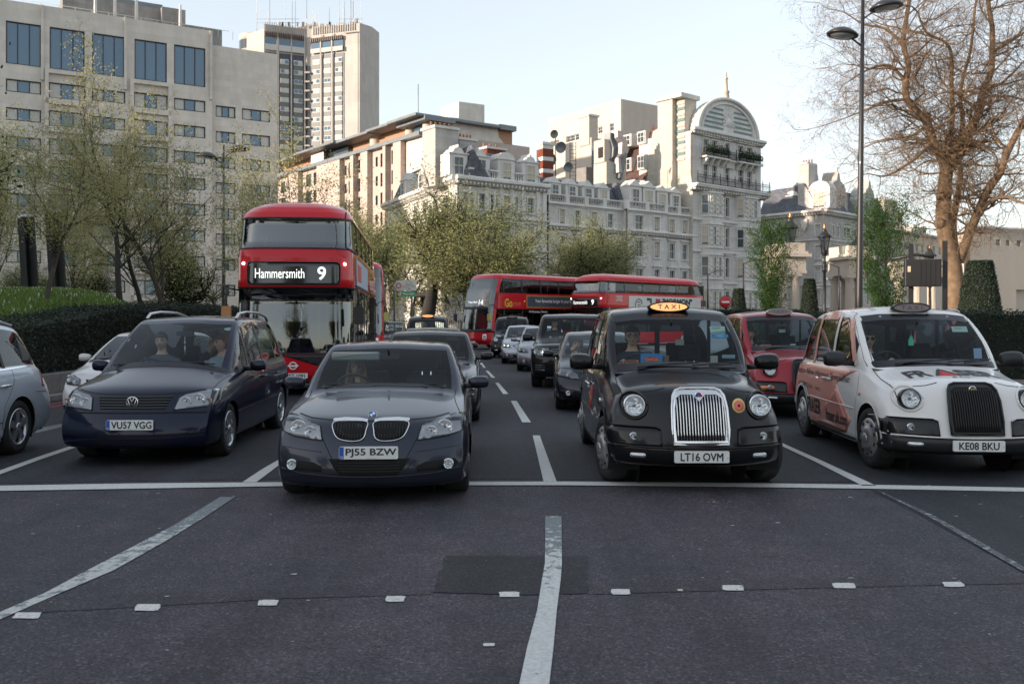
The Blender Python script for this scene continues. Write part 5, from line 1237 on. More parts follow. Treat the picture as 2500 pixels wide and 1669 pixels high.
card(WCAB,.53,1.20,.62,1.32,1.36,mat('sticker_blue_white',(.30,.42,.60),.6),tilt=-10)
mb=MB();mb.prism([(-.03,-.06),(.03,-.06),(.032,0),(.012,.05),(0,.075),(-.012,.05),(-.032,0)],0,.006,axis='y');mb.tube([(0,.003,.07),(0,.003,.14)],.002,4);mb.build('air_freshener',mat('freshener_green',(.10,.55,.36),.7),WCAB,loc=(-.05,1.74,1.40))
# ---- the dark red taxi and the far black ones
M_red=paint('paint_claret',(.30,.018,.030),metal=.2,rough=.3)
RTAXI,bv=make_taxi('dark red taxi between the black taxi and the pink and white taxi',(4.93,15.5,0),math.radians(-.5),M_red,None,grille='black',lit='white',dark_bump=True,level=3)
for sx in(-1,1):patch(bv,rounded(sx*.66-.10,.50,sx*.66+.10,.55,.015,2),M_amber,'indicator',RTAXI,off=.022,step=.04)
c=card(RTAXI,-.5,1.17,-.30,1.21,1.34,M_orange);card(RTAXI,.0,1.42,.12,1.48,1.9,M_pale);card(RTAXI,.05,1.17,.15,1.22,1.34,M_pale)
make_taxi('far black taxi with glowing roof sign seen above the black saloons',(-3.05,33.2,0),math.radians(3),M_blk,None,lit=True,level=2)
make_taxi('far black taxi with unlit roof sign in front of the red double decker',(-.10,40.4,0),math.radians(-3),M_blk,None,lit='off',level=2)
# ---- drivers and passengers
def seat_at(root,x,y,z):
 M=Matrix.Translation(root.location)@Matrix.Rotation(root.rotation_euler.z,4,'Z');return M@Vector((x,y,z))
person('young man in thick black glasses driving the black taxi',seat_at(TAXI,-.37,2.22,1.455),0,shirt=(.035,.045,.065),hair=(.06,.035,.02),glasses=True,wheel=(0,-.36,-.33),turn=math.radians(-4))
person('woman with long blonde hair looking down in the graphite saloon',seat_at(BMW,-.39,2.30,1.125),0,shirt=(.04,.05,.06),hair=(.36,.23,.10),long_hair=True,nod=math.radians(7),wheel=(0,-.40,-.26),turn=math.radians(6))
person('balding man in a waistcoat driving the navy people carrier',seat_at(MPV,-.40,2.25,1.36),0,shirt=(.10,.11,.13),hair=(.10,.07,.05),wheel=(0,-.40,-.36),turn=math.radians(5))
person('passenger with short red hair on the right of the navy people carrier',seat_at(MPV,.40,2.30,1.335),0,shirt=(.25,.30,.32),hair=(.20,.05,.02),skin=M_skin2,arms='lap',turn=math.radians(-50))
person('blonde passenger raising a hand in the middle of the navy people carrier',seat_at(MPV,.12,3.15,1.38),0,shirt=(.03,.03,.05),hair=(.50,.36,.20),long_hair=True,arms='lap',hand_face=True,turn=math.radians(30))
person('man in dark sunglasses driving the pink and white taxi',seat_at(WCAB,-.40,2.25,1.405),0,shirt=(.03,.03,.035),hair=(.12,.10,.09),sunglasses=True,wheel=(0,-.38,-.30),turn=math.radians(-8))
person('man in a pale jacket driving the dark red taxi',seat_at(RTAXI,-.45,2.25,1.385),0,shirt=(.25,.24,.12),hair=(.10,.07,.05),skin=M_skin2,wheel=(0,-.38,-.28))
person('woman resting her cheek on her hand in the small dark hatchback',seat_at(WOMANCAR,-.38,2.12,1.17),0,shirt=(.22,.17,.15),hair=(.14,.06,.03),wheel=(0,-.36,-.26),hand_face=True,nod=math.radians(6))
person('driver in a dark suit and tie in the tall black off roader',seat_at(SUV,-.44,2.45,1.56),0,shirt=(.02,.02,.03),hair=(.05,.04,.03),wheel=(0,-.40,-.40))
# ---- cyclist behind the pink and white taxi
def bicycle(label,loc,rz):
 r=thing('bicycle',label,'bicycle',loc,rz)
 for y in(0,1.02):
  mb=MB();mb.tube([(0,.335*math.cos(a),.335*math.sin(a))for a in[2*PI*j/36 for j in range(37)]],.016,6,caps=False)
  w_=mb.build('wheel',M_rubber,r,loc=(0,y,.35));sp=MB()
  for j in range(18):a=2*PI*j/18;sp.tube([(.0,0,0),(0,.325*math.cos(a),.325*math.sin(a))],.0016,3)
  sp.tube([(-.05,0,0),(.05,0,0)],.018,8);sp.build('spokes',M_chrome,w_)
 mb=MB();A,B,C_,D_=(0,.22,.85),(0,.28,.62),(0,.62,.30),(0,.75,.82)
 for a,b,rr in((A,D_,.016),(B,C_,.018),(C_,D_,.016),(C_,(0,1.02,.35),.011),(D_,(0,1.02,.35),.010),(A,B,.020)):mb.tube([a,b],rr,8)
 for s_ in(-1,1):mb.tube([(0,.26,.66),(s_*.05,.2,.6),(s_*.05,0,.35)],.013,6)
 mb.build('frame',M_redp,r)
 mb=MB();mb.tube([A,(0,.14,.98)],.014,6);mb.tube([(-.26,.10,1.0),(-.08,.14,.99),(.08,.14,.99),(.26,.10,1.0)],.013,6);mb.build('handlebar',M_black,r)
 mb=MB();mb.tube([D_,(0,.78,.95)],.013,6);mb.lathe([(.001,0),(.07,.01),(.075,.03),(.05,.05),(.001,.055)],12,(0,.80,.95));mb.build('saddle',M_black,r)
 mb=MB();mb.lathe([(.09,-.004),(.09,.004)],20,(.03,.62,.30),'x');mb.tube([(.05,.62,.30),(.06,.55,.15),(.12,.55,.15)],.01,5);mb.tube([(-.05,.62,.30),(-.06,.69,.45),(-.12,.69,.45)],.01,5);mb.build('crankset',M_chrome,r)
 return r
bicycle('red framed bicycle under the cyclist behind the pink and white taxi',(6.96,14.3,0),math.radians(-2))
person('cyclist in a red and white helmet and yellow vest behind the pink and white taxi',(6.96,14.85,1.66),math.radians(-4),shirt=(.50,.06,.04),hair=(.05,.04,.03),helmet=mat('helmet_red',(.55,.10,.10),.3,coat=1),vest=mat('hi_vis',(.55,.70,.08),.7),arms='bars',turn=math.radians(20))
# ---------------------------------------------------------------- double deckers
M_busred=paint('paint_bus_red',(.55,.012,.022),rough=.3)
M_busglass=glass('bus_glass',(.42,.44,.44))
M_busfront=glass('bus_front_glass',(.40,.46,.48),ior=2.3)
M_grab=mat('grab_pole',(.60,.34,.06),.4,coat=.5)
M_busin=mat('bus_interior',(.10,.09,.085),.7)
M_moq=mat('moquette',(.10,.05,.045),.9,var=.4,vscale=14)
def bus_loop(lv,L,off=0.0,nc=8,nf=11,ns=14):
 """plan outline of the bus at one height: left flank from the tail, nose, right flank"""
 z,w,y0,y1,rf,rr,bow=lv;w+=off;y0-=off;y1+=off
 pts=[]
 def arc(cx,cy,r,a0,a1,n):return[(cx+r*math.cos(math.radians(a0+(a1-a0)*j/n)),cy+r*math.sin(math.radians(a0+(a1-a0)*j/n)))for j in range(n+1)]
 pts+=arc(-w+rr,y1-rr,rr,90,180,4)
 for j in range(1,ns):pts.append((-w,(y1-rr)+(y0+rf-(y1-rr))*j/ns))
 pts+=arc(-w+rf,y0+rf,rf,180,270,nc)
 for j in range(1,nf):pts.append((-w+rf+(2*w-2*rf)*j/nf,y0))
 pts+=arc(w-rf,y0+rf,rf,270,360,nc)
 for j in range(1,ns):pts.append((w,(y0+rf)+((y1-rr)-(y0+rf))*j/ns))
 pts+=arc(w-rr,y1-rr,rr,0,90,4)
 out=[]
 for x,y in pts:
  if y<y0+rf*1.01:y-=bow*(1-min(1,abs(x)/w)**2)
  out.append((x,y,z))
 return out
def lv_at(levels,z):
 for a,b in zip(levels,levels[1:]):
  if a[0]<=z<=b[0]:
   t=(z-a[0])/(b[0]-a[0])if b[0]>a[0]else 0;return tuple(a[i]+(b[i]-a[i])*t for i in range(7))
 return levels[-1]if z>levels[-1][0]else levels[0]
def wrap(levels,L,z0,z1,i0,i1,m,name,parent,off=0.0,nz=4,thick=0.0,closed=False):
 rows=[]
 zs=sorted(set([z0,z1]+[l[0]for l in levels if z0<l[0]<z1]+[z0+(z1-z0)*k/nz for k in range(nz+1)]))
 for z in zs:rows.append(bus_loop(lv_at(levels,z),L,off)[i0:i1+1])
 n=len(rows[0]);vs=[p for r in rows for p in r]
 fs=[(r*n+j,r*n+j+1,(r+1)*n+j+1,(r+1)*n+j)for r in range(len(rows)-1)for j in range(n-1)]
 if closed:fs+=[(r*n+n-1,r*n,(r+1)*n,(r+1)*n+n-1)for r in range(len(rows)-1)]
 me=MB().add(vs,fs,0,True).mesh(name,m);o=link(name,me,parent)
 if thick:q=o.modifiers.new('t','SOLIDIFY');q.thickness=thick;q.offset=-1
 return o
def side_panel(levels,L,sd,y0,y1,z0,z1,m,name,parent,off=.006,thick=.0):
 vs=[];n=4
 for k in range(n+1):
  z=z0+(z1-z0)*k/n;lv=lv_at(levels,z);x=sd*(lv[1]+off);vs+=[(x,y0,z),(x,y1,z)]
 fs=[(2*k,2*k+1,2*k+3,2*k+2)for k in range(n)]
 mb=MB().add(vs,fs if sd>0 else[f[::-1]for f in fs],0,False);o=link(name,mb.mesh(name,m),parent)
 if thick:q=o.modifiers.new('t','SOLIDIFY');q.thickness=thick;q.offset=-1
 return o
def bus_interior(root,L,w,z1,z2,ztop,people=()):
 mb=MB();mb.box(-w+.05,.35,z1-.05,w-.05,L-.15,z1);mb.box(-w+.05,.30,z2-.22,w-.05,L-.15,z2);mb.build('deck_floor',M_busin,root)
 mb=MB();mb.box(-w+.08,L-.35,z1,w-.08,L-.30,ztop-.35);mb.build('rear_bulkhead',M_busin,root)
 for fl,zz in((0,z1),(1,z2)):
  y=2.6 if fl==0 else 1.5
  while y<L-1.0:
   for x in(-.85,-.42,.42,.85):
    mb=MB();mb.box(x-.2,y-.35,zz+.35,x+.2,y,zz+.45);mb.box(x-.2,y-.03,zz+.4,x+.2,y+.05,zz+1.0);mb.build('seat',M_moq,root)
   y+=.85 if fl else 1.2
 for x,y in((-.35,1.6),(.35,1.6),(-.35,3.5),(.35,3.5),(.35,6.0)):
  mb=MB();mb.tube([(x,y,z1),(x,y,z2-.2)],.018,8);mb.build('grab_pole',M_grab,root)
def bus_wheel(root,L,w,ys):
 for y in ys:
  for sd in(-1,1):wheel(root,sd*(w-.16),y,.48,.28,'cap',sd)
CL,CR,NL=18,45,64
def routemaster(label,loc,rz,near=True,ad=None):
 root=thing('double_decker_bus',label,'bus',loc,rz,'red double decker buses');L=11.2
 lev=[(.28,1.19,.10,L-.05,.30,.3,.10),(.45,1.235,.02,L,.34,.3,.12),(.92,1.25,.0,L,.36,.3,.12),(1.6,1.25,.03,L,.38,.35,.12),(2.33,1.25,.10,L-.05,.40,.5,.12),(2.36,1.255,.04,L-.05,.40,.5,.12),(3.20,1.245,.08,L-.25,.42,.6,.12),(3.23,1.225,.13,L-.3,.42,.6,.12),(3.85,1.19,.22,L-.5,.44,.7,.12),
(3.88,1.205,.21,L-.5,.46,.7,.13),(4.0,1.17,.29,L-.55,.5,.75,.14),(4.12,1.09,.42,L-.65,.56,.8,.14),(4.22,.94,.62,L-.85,.6,.7,.12),(4.29,.70,.95,L-1.2,.5,.5,.1),(4.33,.35,1.4,L-1.8,.2,.2,.05)]
 wrap(lev,L,.28,.92,0,NL-1,M_busred,'lower_body',root,closed=True)
 wrap(lev,L,2.34,3.21,0,NL-1,M_busred,'middle_band',root,closed=True)
 wrap(lev,L,3.86,4.33,0,NL-1,M_busred,'roof_dome',root,closed=True,nz=8)
 c=bus_loop(lev[-1],L);link('roof_crown',MB().add(c,[tuple(range(len(c)))],0,True).mesh('roof_crown',mat('roof_white',(.55,.55,.55),.5)),root)
 wrap(lev,L,.90,2.35,CL-1,CR+1,M_busfront,'windscreen',root,off=-.004);wrap(lev,L,3.20,3.87,CL-1,CR+1,M_busfront,'upper_windscreen',root,off=-.004)
 bpanes=[(5,9),(9,13),(13,17)]
 for i0,i1 in((0,5),(5,9),(9,13),(13,CL-1)):
  for(a,b)in((i0,i1),(NL-1-i1,NL-1-i0)):
   wrap(lev,L,.90,2.35,a,b,M_busglass,'lower_side_window',root,off=-.006);wrap(lev,L,3.20,3.87,a,b,M_busglass,'upper_side_window',root,off=-.006)
 for sd in(-1,1):
  side_panel(lev,L,sd,.75,L-.3,.28,.95,M_busred,'skirt',root,off=.004)
  for y in(.72,1.9,3.2,4.5,5.8,7.1,8.4,9.7,10.8):side_panel(lev,L,sd,y,y+.10,.92,2.35,M_blackpl,'window_post',root,off=.004,thick=.03)
  for y in(2.1,3.9,5.7,7.5,9.3):side_panel(lev,L,sd,y,y+.07,3.20,3.87,M_blackpl,'window_post',root,off=.004,thick=.03)
  side_panel(lev,L,sd,.60,.72,.9,2.36,mat('post_cream',(.38,.30,.22),.5),'front_post',root,off=.008,thick=.03)
 bm=bmesh.new();vs=[]
 rows=[bus_loop(lv_at(lev,z),L)for z in[.28+.05*i for i in range(72)]]
 V=[p for r in rows for p in r];n=NL;Fs=[(r*n+j,r*n+j+1,(r+1)*n+j+1,(r+1)*n+j)for r in range(71)for j in range(n-1)]
 bvh=BVHTree.FromPolygons(V,Fs)
 for z in(.92,2.345,3.205,3.865):
  wrap(lev,L,z-.018,z+.018,CL-2,CR+2,M_blackpl,'rubber_band',root,off=.006,nz=1,thick=.02)
 patch(bvh,[(-1.02,.88),(-1.02,.80),(-.55,.90),(-.16,.87),(.65,.62),(1.1,.46),(1.12,.90)],M_black,'black_panel',root,off=.006)
 patch(bvh,[(-.6,.28),(1.1,.28),(1.1,.34),(-.6,.34)],M_black,'lower_panel',root,off=.006)
 bx=patch(bvh,rounded(-.975,2.42,.975,2.89,.07,4),mat('destination_black',(.006,.007,.008),.12,coat=1),'destination_box',root,off=.008)
 ribbon(bvh,rounded(-.985,2.41,.985,2.90,.075,4),.02,M_blackpl,'destination_frame',bx,off=.012,closed=True,round_=True)
 em=mat('blind_white',(.75,.77,.74),.5,emit=(.9,.95,.9),estr=.35)
 text_proj('Hammersmith',.2,em,bx,bvh,-.29,2.655,off=.016,width=1.05,height=.21)
 text_proj('9',.3,em,bx,bvh,.60,2.66,off=.016,width=.18,height=.29,bold=.004)
 for sx in(-1,1):
  p=proj(bvh,sx*1.08,2.87,'y',.006);mb=MB();mb.lathe([(.03,0),(.028,-.02),(.001,-.028)],14,axis='y');mb.build('marker_lamp',M_lit,root,loc=p)
  a=patch(bvh,rounded(sx*.92-.15,.44,sx*.92+.15,.60,.06,3),M_refl,'headlight',root,off=.01);patch(bvh,rounded(sx*.92-.15,.44,sx*.92+.15,.60,.06,3),M_lens,'lens',a,off=.02)
  b=MB();x=sx*1.20;b.tube([(x,.25,2.30),(x+sx*.16,-.05,2.33),(x+sx*.20,-.10,2.2),(x+sx*.20,-.10,1.75)],.018,6);b.build('mirror_bracket',M_black,root)
  b=MB();b.prism(rounded(-.10,-.20,.10,.20,.05,3),-.05,.05,axis='y');o=b.build('wing_mirror',M_black if sx>0 else mat('mirror_amber',(.40,.18,.07),.4),root,loc=(x+sx*.20,-.10,1.75))
 b=MB();b.tube([(1.10,.12,3.95),(1.12,-.04,3.97),(1.11,-.06,3.9),(1.12,-.10,3.22),(1.30,.05,3.10),(1.36,.15,3.08)],.018,6);b.build('camera_guard',M_black,root)
 ro=MB();ro.tube([(.075*math.cos(2*PI*j/24),0,.075*math.sin(2*PI*j/24))for j in range(25)],.014,6,caps=False);ro.boxc((0,-.005,0),(.22,.018,.035));p=proj(bvh,0,.665,'y',.012);ro.build('roundel',M_white,root,loc=p)
 plate(root,bvh,.05,.45,'LTZ 1091' if near else None,off=.02,blue=False)
 for a,b_,c_ in(((-.75,.0,2.33),(-.40,-.02,2.22),((-.70,-.03,2.20),(.15,-.06,2.17))),((.10,-.02,2.33),(.60,-.04,2.20),((.15,-.06,2.22),(.95,.0,2.20)))):wiper(root,a,b_,c_)
 bus_interior(root,L,1.2,.42,2.42,4.2)
 b=MB();b.box(-1.15,.50,.42,-.1,.62,1.35);b.box(-.12,.5,.42,-.06,1.5,1.9);b.build('cab_partition',M_busin,root)
 if ad=='near':
  for y0,col in((1.2,(.45,.50,.58)),(3.5,(.40,.47,.56))):side_panel(lev,L,1,y0,y0+2.25,2.45,3.05,mat('advert_pale_%d'%int(y0),col,.5),'advert',root,off=.02,thick=.015)
  side_panel(lev,L,1,1.5,2.9,2.55,2.95,mat('advert_red',(.55,.10,.08),.5),'advert_block',root,off=.024);side_panel(lev,L,1,1.0,L-.8,2.40,2.44,M_blackpl,'advert_rail',root,off=.02)
 if ad=='far':
  for q in(-1,1):side_panel(lev,L,q,2.5,10.3,2.38,3.06,mat('advert_white',(.66,.64,.62),.5),'advert',root,off=.02,thick=.015)
  t=text_obj('"I',.5,M_black,root,(1.285,4.55,2.76),(0,0,PI/2),width=.50,height=.42,thick=.02)
  t=text_obj("'MORMON\"",.5,M_black,root,(1.285,7.6,2.76),(0,0,PI/2),width=3.3,height=.42,thick=.02)
  mb=MB();mb.add([(1.286,5.45+.24*math.sin(a)**3,2.76+.26*(.8*math.cos(a)-.33*math.cos(2*a)-.13*math.cos(3*a)))for a in[2*PI*j/30 for j in range(30)]],[tuple(range(30))]);mb.build('advert_heart',M_redp,root)
  mb=MB();mb.tube([(1.286,3.1,2.45),(1.286,3.2,2.75),(1.286,3.45,2.9),(1.286,3.75,2.8),(1.286,3.8,2.6)],.02,5);mb.tube([(1.286,3.35,2.7),(1.286,3.6,2.7)],.02,5);mb.tube([(1.286,3.4,2.55),(1.286,3.5,2.51),(1.286,3.62,2.56)],.02,5);mb.build('advert_drawing',M_black,root)
  text_obj('LONDON',.2,M_white,root,(1.262,1.55,2.98),(0,0,PI/2),width=.62,height=.15,thick=.006);text_obj('UNITED',.2,M_white,root,(1.262,1.55,2.80),(0,0,PI/2),width=.62,height=.15,thick=.006)
  side_panel(lev,L,1,10.3,10.9,2.5,2.9,M_blackpl,'vent_grille',root,off=.02)
 bus_wheel(root,L,1.25,(2.6,8.3));return root,lev
BUS1,_l=routemaster('red double decker with a big Hammersmith destination box behind the navy people carrier',(-4.72,20.3,0),math.radians(5.6),ad='near')
BUS3,_l=routemaster('red Hammersmith double decker turning in the distance with a white advert along its side',(4.15,53.5,0),math.radians(-43),near=False,ad='far')
def modern_bus(label,loc,rz,ad='go'):
 root=thing('double_decker_bus',label,'bus',loc,rz,'red double decker buses');L=10.6
 lev=[(.28,1.20,.12,L-.05,.25,.2,.16),(.5,1.25,.0,L,.30,.2,.20),(1.0,1.26,.04,L,.32,.2,.20),(2.4,1.26,.24,L,.34,.2,.20),(3.4,1.24,.45,L-.02,.36,.2,.20),(4.0,1.18,.70,L-.08,.38,.25,.20),(4.18,1.08,.86,L-.15,.38,.3,.16),(4.28,.85,1.1,L-.4,.3,.3,.1),(4.31,.5,1.5,L-.8,.2,.2,.05)]
 wrap(lev,L,.28,1.0,0,NL-1,M_busred,'lower_body',root,closed=True)
 wrap(lev,L,4.0,4.31,0,NL-1,M_busred,'roof',root,closed=True,nz=6);c=bus_loop(lev[-1],L);link('roof_crown',MB().add(c,[tuple(range(len(c)))],0,True).mesh('roof_crown',M_busred),root)
 wrap(lev,L,1.0,4.02,CL+3,CR-3,M_busfront,'windscreen',root,off=-.004,nz=10)
 for i0,i1 in((0,CL+3),(CR-3,NL-1)):
  wrap(lev,L,2.28,3.18,i0,i1,M_busred,'middle_band',root);wrap(lev,L,.95,1.02,i0,i1,M_busred,'waist_band',root)
 for i0,i1 in((0,5),(5,9),(9,13),(13,CL)):
  for(a,b)in((i0,i1),(NL-1-i1,NL-1-i0)):wrap(lev,L,1.0,2.30,a,b,M_busglass,'lower_side_window',root,off=-.006);wrap(lev,L,3.16,4.02,a,b,M_busglass,'upper_side_window',root,off=-.006)
 for i0,i1 in((CL,CL+3),(CR-3,CR)):wrap(lev,L,.95,4.05,i0,i1,M_busred,'corner_post',root,nz=10,thick=.04)
 for sd in(-1,1):
  for y in(1.1,2.6,4.2,5.8,7.4,9.0,10.2):
   side_panel(lev,L,sd,y,y+.09,3.16,4.02,M_blackpl,'window_post',root,off=.004,thick=.03);side_panel(lev,L,sd,y,y+.12,1.0,2.30,M_blackpl,'window_post',root,off=.004,thick=.03)
 rows=[bus_loop(lv_at(lev,.28+.05*i),L)for i in range(76)];n=NL
 bvh=BVHTree.FromPolygons([p for r in rows for p in r],[(r*n+j,r*n+j+1,(r+1)*n+j+1,(r+1)*n+j)for r in range(75)for j in range(n-1)])
 patch(bvh,[(-.98,2.26),(.98,2.26),(.98,2.40),(-.98,2.40)],M_blackpl,'deck_band',root,off=.004)
 bx=patch(bvh,rounded(-.75,2.45,.75,2.85,.04,3),mat('destination_black',(.006,.007,.008),.12,coat=1),'destination_box',root,off=-.04)
 text_proj('14',.3,mat('blind_white',(.75,.77,.74)),bx,bvh,.45,2.65,off=.008,width=.30,height=.28);text_proj('Putney Heath',.2,mat('blind_white',(.75,.77,.74)),bx,bvh,-.2,2.65,off=.008,width=.75,height=.14)
 patch(bvh,[(-1.0,.98),(1.0,.98),(.9,1.16),(0,1.10),(-.9,1.16)],M_blackpl,'scuttle',root,off=.01)
 for sx in(-1,1):
  a=patch(bvh,rounded(sx*.92-.12,.52,sx*.92+.12,.86,.06,3),M_refl,'headlight',root,off=.01)
  b=MB();x=sx*1.24;b.tube([(x,.4,2.5),(x+sx*.10,-.1,2.5),(x+sx*.14,-.15,2.3),(x+sx*.14,-.15,1.8)],.018,6);b.build('mirror_bracket',M_black,root)
  b=MB();b.prism(rounded(-.10,-.20,.10,.20,.05,3),-.05,.05,axis='y');b.build('wing_mirror',M_black if sx<0 else mat('mirror_yellow',(.45,.42,.10),.5),root,loc=(x+sx*.14,-.15,1.8))
 plate(root,bvh,0,.42,None,off=.02)
 for sd in(-1,1):
  if ad=='go':
   side_panel(lev,L,sd,3.0,9.6,2.36,3.08,mat('advert_frame',(.40,.27,.05),.5),'advert_frame',root,off=.012,thick=.012);side_panel(lev,L,sd,3.06,9.54,2.42,3.02,mat('advert_slate',(.07,.085,.11),.5,var=.3,vscale=1),'advert',root,off=.018)
  else:
   side_panel(lev,L,sd,.9,3.2,2.30,3.14,mat('advert_frame',(.40,.27,.05),.5),'advert_frame',root,off=.012,thick=.012);side_panel(lev,L,sd,.95,3.15,2.36,3.08,mat('advert_grey',(.08,.08,.085),.5),'advert',root,off=.018)
   side_panel(lev,L,sd,1.5,2.4,2.55,2.9,mat('advert_gold',(.50,.34,.06),.5),'advert_crest',root,off=.022)
 if ad=='go':
  t=text_obj('Your favourite burger in your favourite place',.3,M_white,root,(1.29,6.0,2.74),(0,0,PI/2),width=4.6,height=.26,thick=.01)
  t=text_obj('Go',.5,mat('logo_yellow',(.70,.42,.03),.5),root,(1.275,1.5,2.62),(0,0,PI/2),width=.65,height=.50,thick=.02)
  t=text_obj('Ahead London',.2,mat('logo_yellow',(.70,.42,.03),.5),root,(1.275,2.2,2.62),(0,0,PI/2),width=.6,height=.10)
  t=text_obj('14 Putney Heath',.3,M_white,root,(1.27,4.0,2.12),(0,0,PI/2),width=1.6,height=.16,thick=.008)
 bus_interior(root,L,1.2,.42,2.32,4.2);bus_wheel(root,L,1.26,(2.5,7.8));return root
modern_bus('red double decker with a tall curved windscreen and a dark slate side advert',(-2.15,53.0,0),math.radians(-44))
modern_bus('red double decker mostly hidden behind the near Hammersmith bus, only its right edge seen',(-6.95,41.5,0),math.radians(6),ad='old')
def bus_at(x,y,z):return Matrix.Translation(BUS1.location)@Matrix.Rotation(BUS1.rotation_euler.z,4,'Z')@Vector((x,y,z))
person('white haired passenger at the upper front window on the left of the near bus',bus_at(-.80,1.05,3.48),0,shirt=(.35,.25,.22),hair=(.55,.52,.48),arms='lap',legs=False)
person('passenger at the upper front window on the right of the near bus',bus_at(.72,1.15,3.42),0,shirt=(.30,.28,.26),hair=(.15,.10,.07),arms='lap',legs=False)
person('bus driver low behind the big windscreen of the near bus',bus_at(-.70,1.15,1.72),0,shirt=(.30,.38,.48),hair=(.10,.08,.06),arms='lap',legs=False)
# ---------------------------------------------------------------- buildings
def stone_mat(name,col,course=0.0,var=.14,rough=.85,stain=.25,bw=1.2,bh=.42,bumpd=.012):
 m=bpy.data.materials.new(name);m.use_nodes=True;MATS[name]=m;N,L=nodes_of(m);b=N['Principled BSDF'];tc=N.new('ShaderNodeTexCoord')
 n=N.new('ShaderNodeTexNoise');n.inputs['Scale'].default_value=.35;n.inputs['Detail'].default_value=8;n.inputs['Roughness'].default_value=.7
 mp=N.new('ShaderNodeMapping');mp.inputs['Scale'].default_value=(1.6,1.6,.45);L.new(tc.outputs['Object'],mp.inputs[0]);L.new(mp.outputs[0],n.inputs['Vector'])
 r=N.new('ShaderNodeMapRange');r.inputs[1].default_value=.35;r.inputs[2].default_value=.7;r.inputs[3].default_value=1+var*.4;r.inputs[4].default_value=1-stain;L.new(n.outputs['Fac'],r.inputs[0])
 s=N.new('ShaderNodeVectorMath');s.operation='SCALE';L.new(r.outputs[0],s.inputs['Scale'])
 if course:
  br=N.new('ShaderNodeTexBrick');br.inputs['Scale'].default_value=1.0;br.inputs['Brick Width'].default_value=bw;br.inputs['Row Height'].default_value=bh;br.inputs['Mortar Size'].default_value=.012
  br.inputs['Color1'].default_value=(*[c*1.05 for c in col],1);br.inputs['Color2'].default_value=(*[c*(1-var)for c in col],1);br.inputs['Mortar'].default_value=(*[c*(1-course)for c in col],1)
  cx=N.new('ShaderNodeSeparateXYZ');L.new(tc.outputs['Object'],cx.inputs[0]);ad=N.new('ShaderNodeMath');ad.operation='ADD';L.new(cx.outputs[0],ad.inputs[0]);L.new(cx.outputs[1],ad.inputs[1])
  cb=N.new('ShaderNodeCombineXYZ');L.new(ad.outputs[0],cb.inputs[0]);L.new(cx.outputs[2],cb.inputs[1]);L.new(cb.outputs[0],br.inputs['Vector']);L.new(br.outputs['Color'],s.inputs[0])
  bp=N.new('ShaderNodeBump');bp.inputs['Strength'].default_value=.5;bp.inputs['Distance'].default_value=bumpd;bp.invert=True;L.new(br.outputs['Fac'],bp.inputs['Height']);L.new(bp.outputs[0],b.inputs['Normal'])
 else:s.inputs[0].default_value=col
 L.new(s.outputs[0],b.inputs['Base Color']);b.inputs['Roughness'].default_value=rough;b.inputs['Specular IOR Level'].default_value=.25
 return m
M_conc=stone_mat('hotel_stone',(.66,.61,.55),.14,.07,stain=.16,bw=1.5,bh=.75)
M_concd=stone_mat('roof_concrete',(.30,.285,.27),.08,.1,stain=.4)
M_tower=stone_mat('tower_concrete',(.50,.46,.425),.08,.05,stain=.14,bw=3,bh=3)
M_warm=stone_mat('pale_pink_stone',(.50,.41,.36),.12,.06,stain=.12,bw=1.4,bh=.7)
M_port=stone_mat('portland_stone',(.66,.635,.60),.22,.08,stain=.28,bw=1.3,bh=.45)
M_port2=stone_mat('portland_trim',(.70,.68,.64),0,.08,stain=.25)
M_port_shade=stone_mat('portland_shade',(.26,.25,.235),0,.15,stain=.4)  # darker stone colour for the shade painted under cornices
M_greystone=stone_mat('grey_stone',(.50,.48,.45),.2,.1,stain=.3,bw=1.3,bh=.5)
M_cream=stone_mat('cream_render',(.58,.50,.42),0,.06,stain=.12)
M_brickr=stone_mat('red_brick',(.24,.07,.04),.3,.25,stain=.3,bw=.3,bh=.1)
M_slate=stone_mat('slate',(.15,.155,.18),.35,.3,stain=.3,bw=.5,bh=.28)
M_slateb=stone_mat('brown_slate',(.12,.075,.065),.3,.3,stain=.3,bw=.5,bh=.28)
M_lead=mat('lead',(.20,.215,.225),.5,metal=.3,var=.2,vscale=.8)
M_bronze=mat('window_bronze',(.030,.022,.020),.4,metal=.4)
M_pane=mat('window_pane',(.030,.042,.055),.06,coat=.6)
M_paneb=mat('window_pane_sky',(.10,.16,.22),.05,metal=.35,coat=.5)
M_curt=mat('curtain',(.50,.50,.47),.8,var=.15,vscale=5,coat=.4)
M_blind=mat('roller_blind',(.46,.40,.31),.7,coat=.35)
M_sash=mat('sash_white',(.62,.60,.56),.5)
M_iron=mat('black_iron',(.012,.013,.015),.5)
M_fin=mat('brown_fin',(.10,.06,.05),.5)
M_bluegrey=mat('spandrel_blue',(.045,.055,.08),.4)
M_greengrey=mat('spandrel_green',(.13,.14,.13),.5)
def push(root,k):
 root.location=(root.location.x*k,root.location.y*k,HC*(1-k));root.scale=(k,k,k)
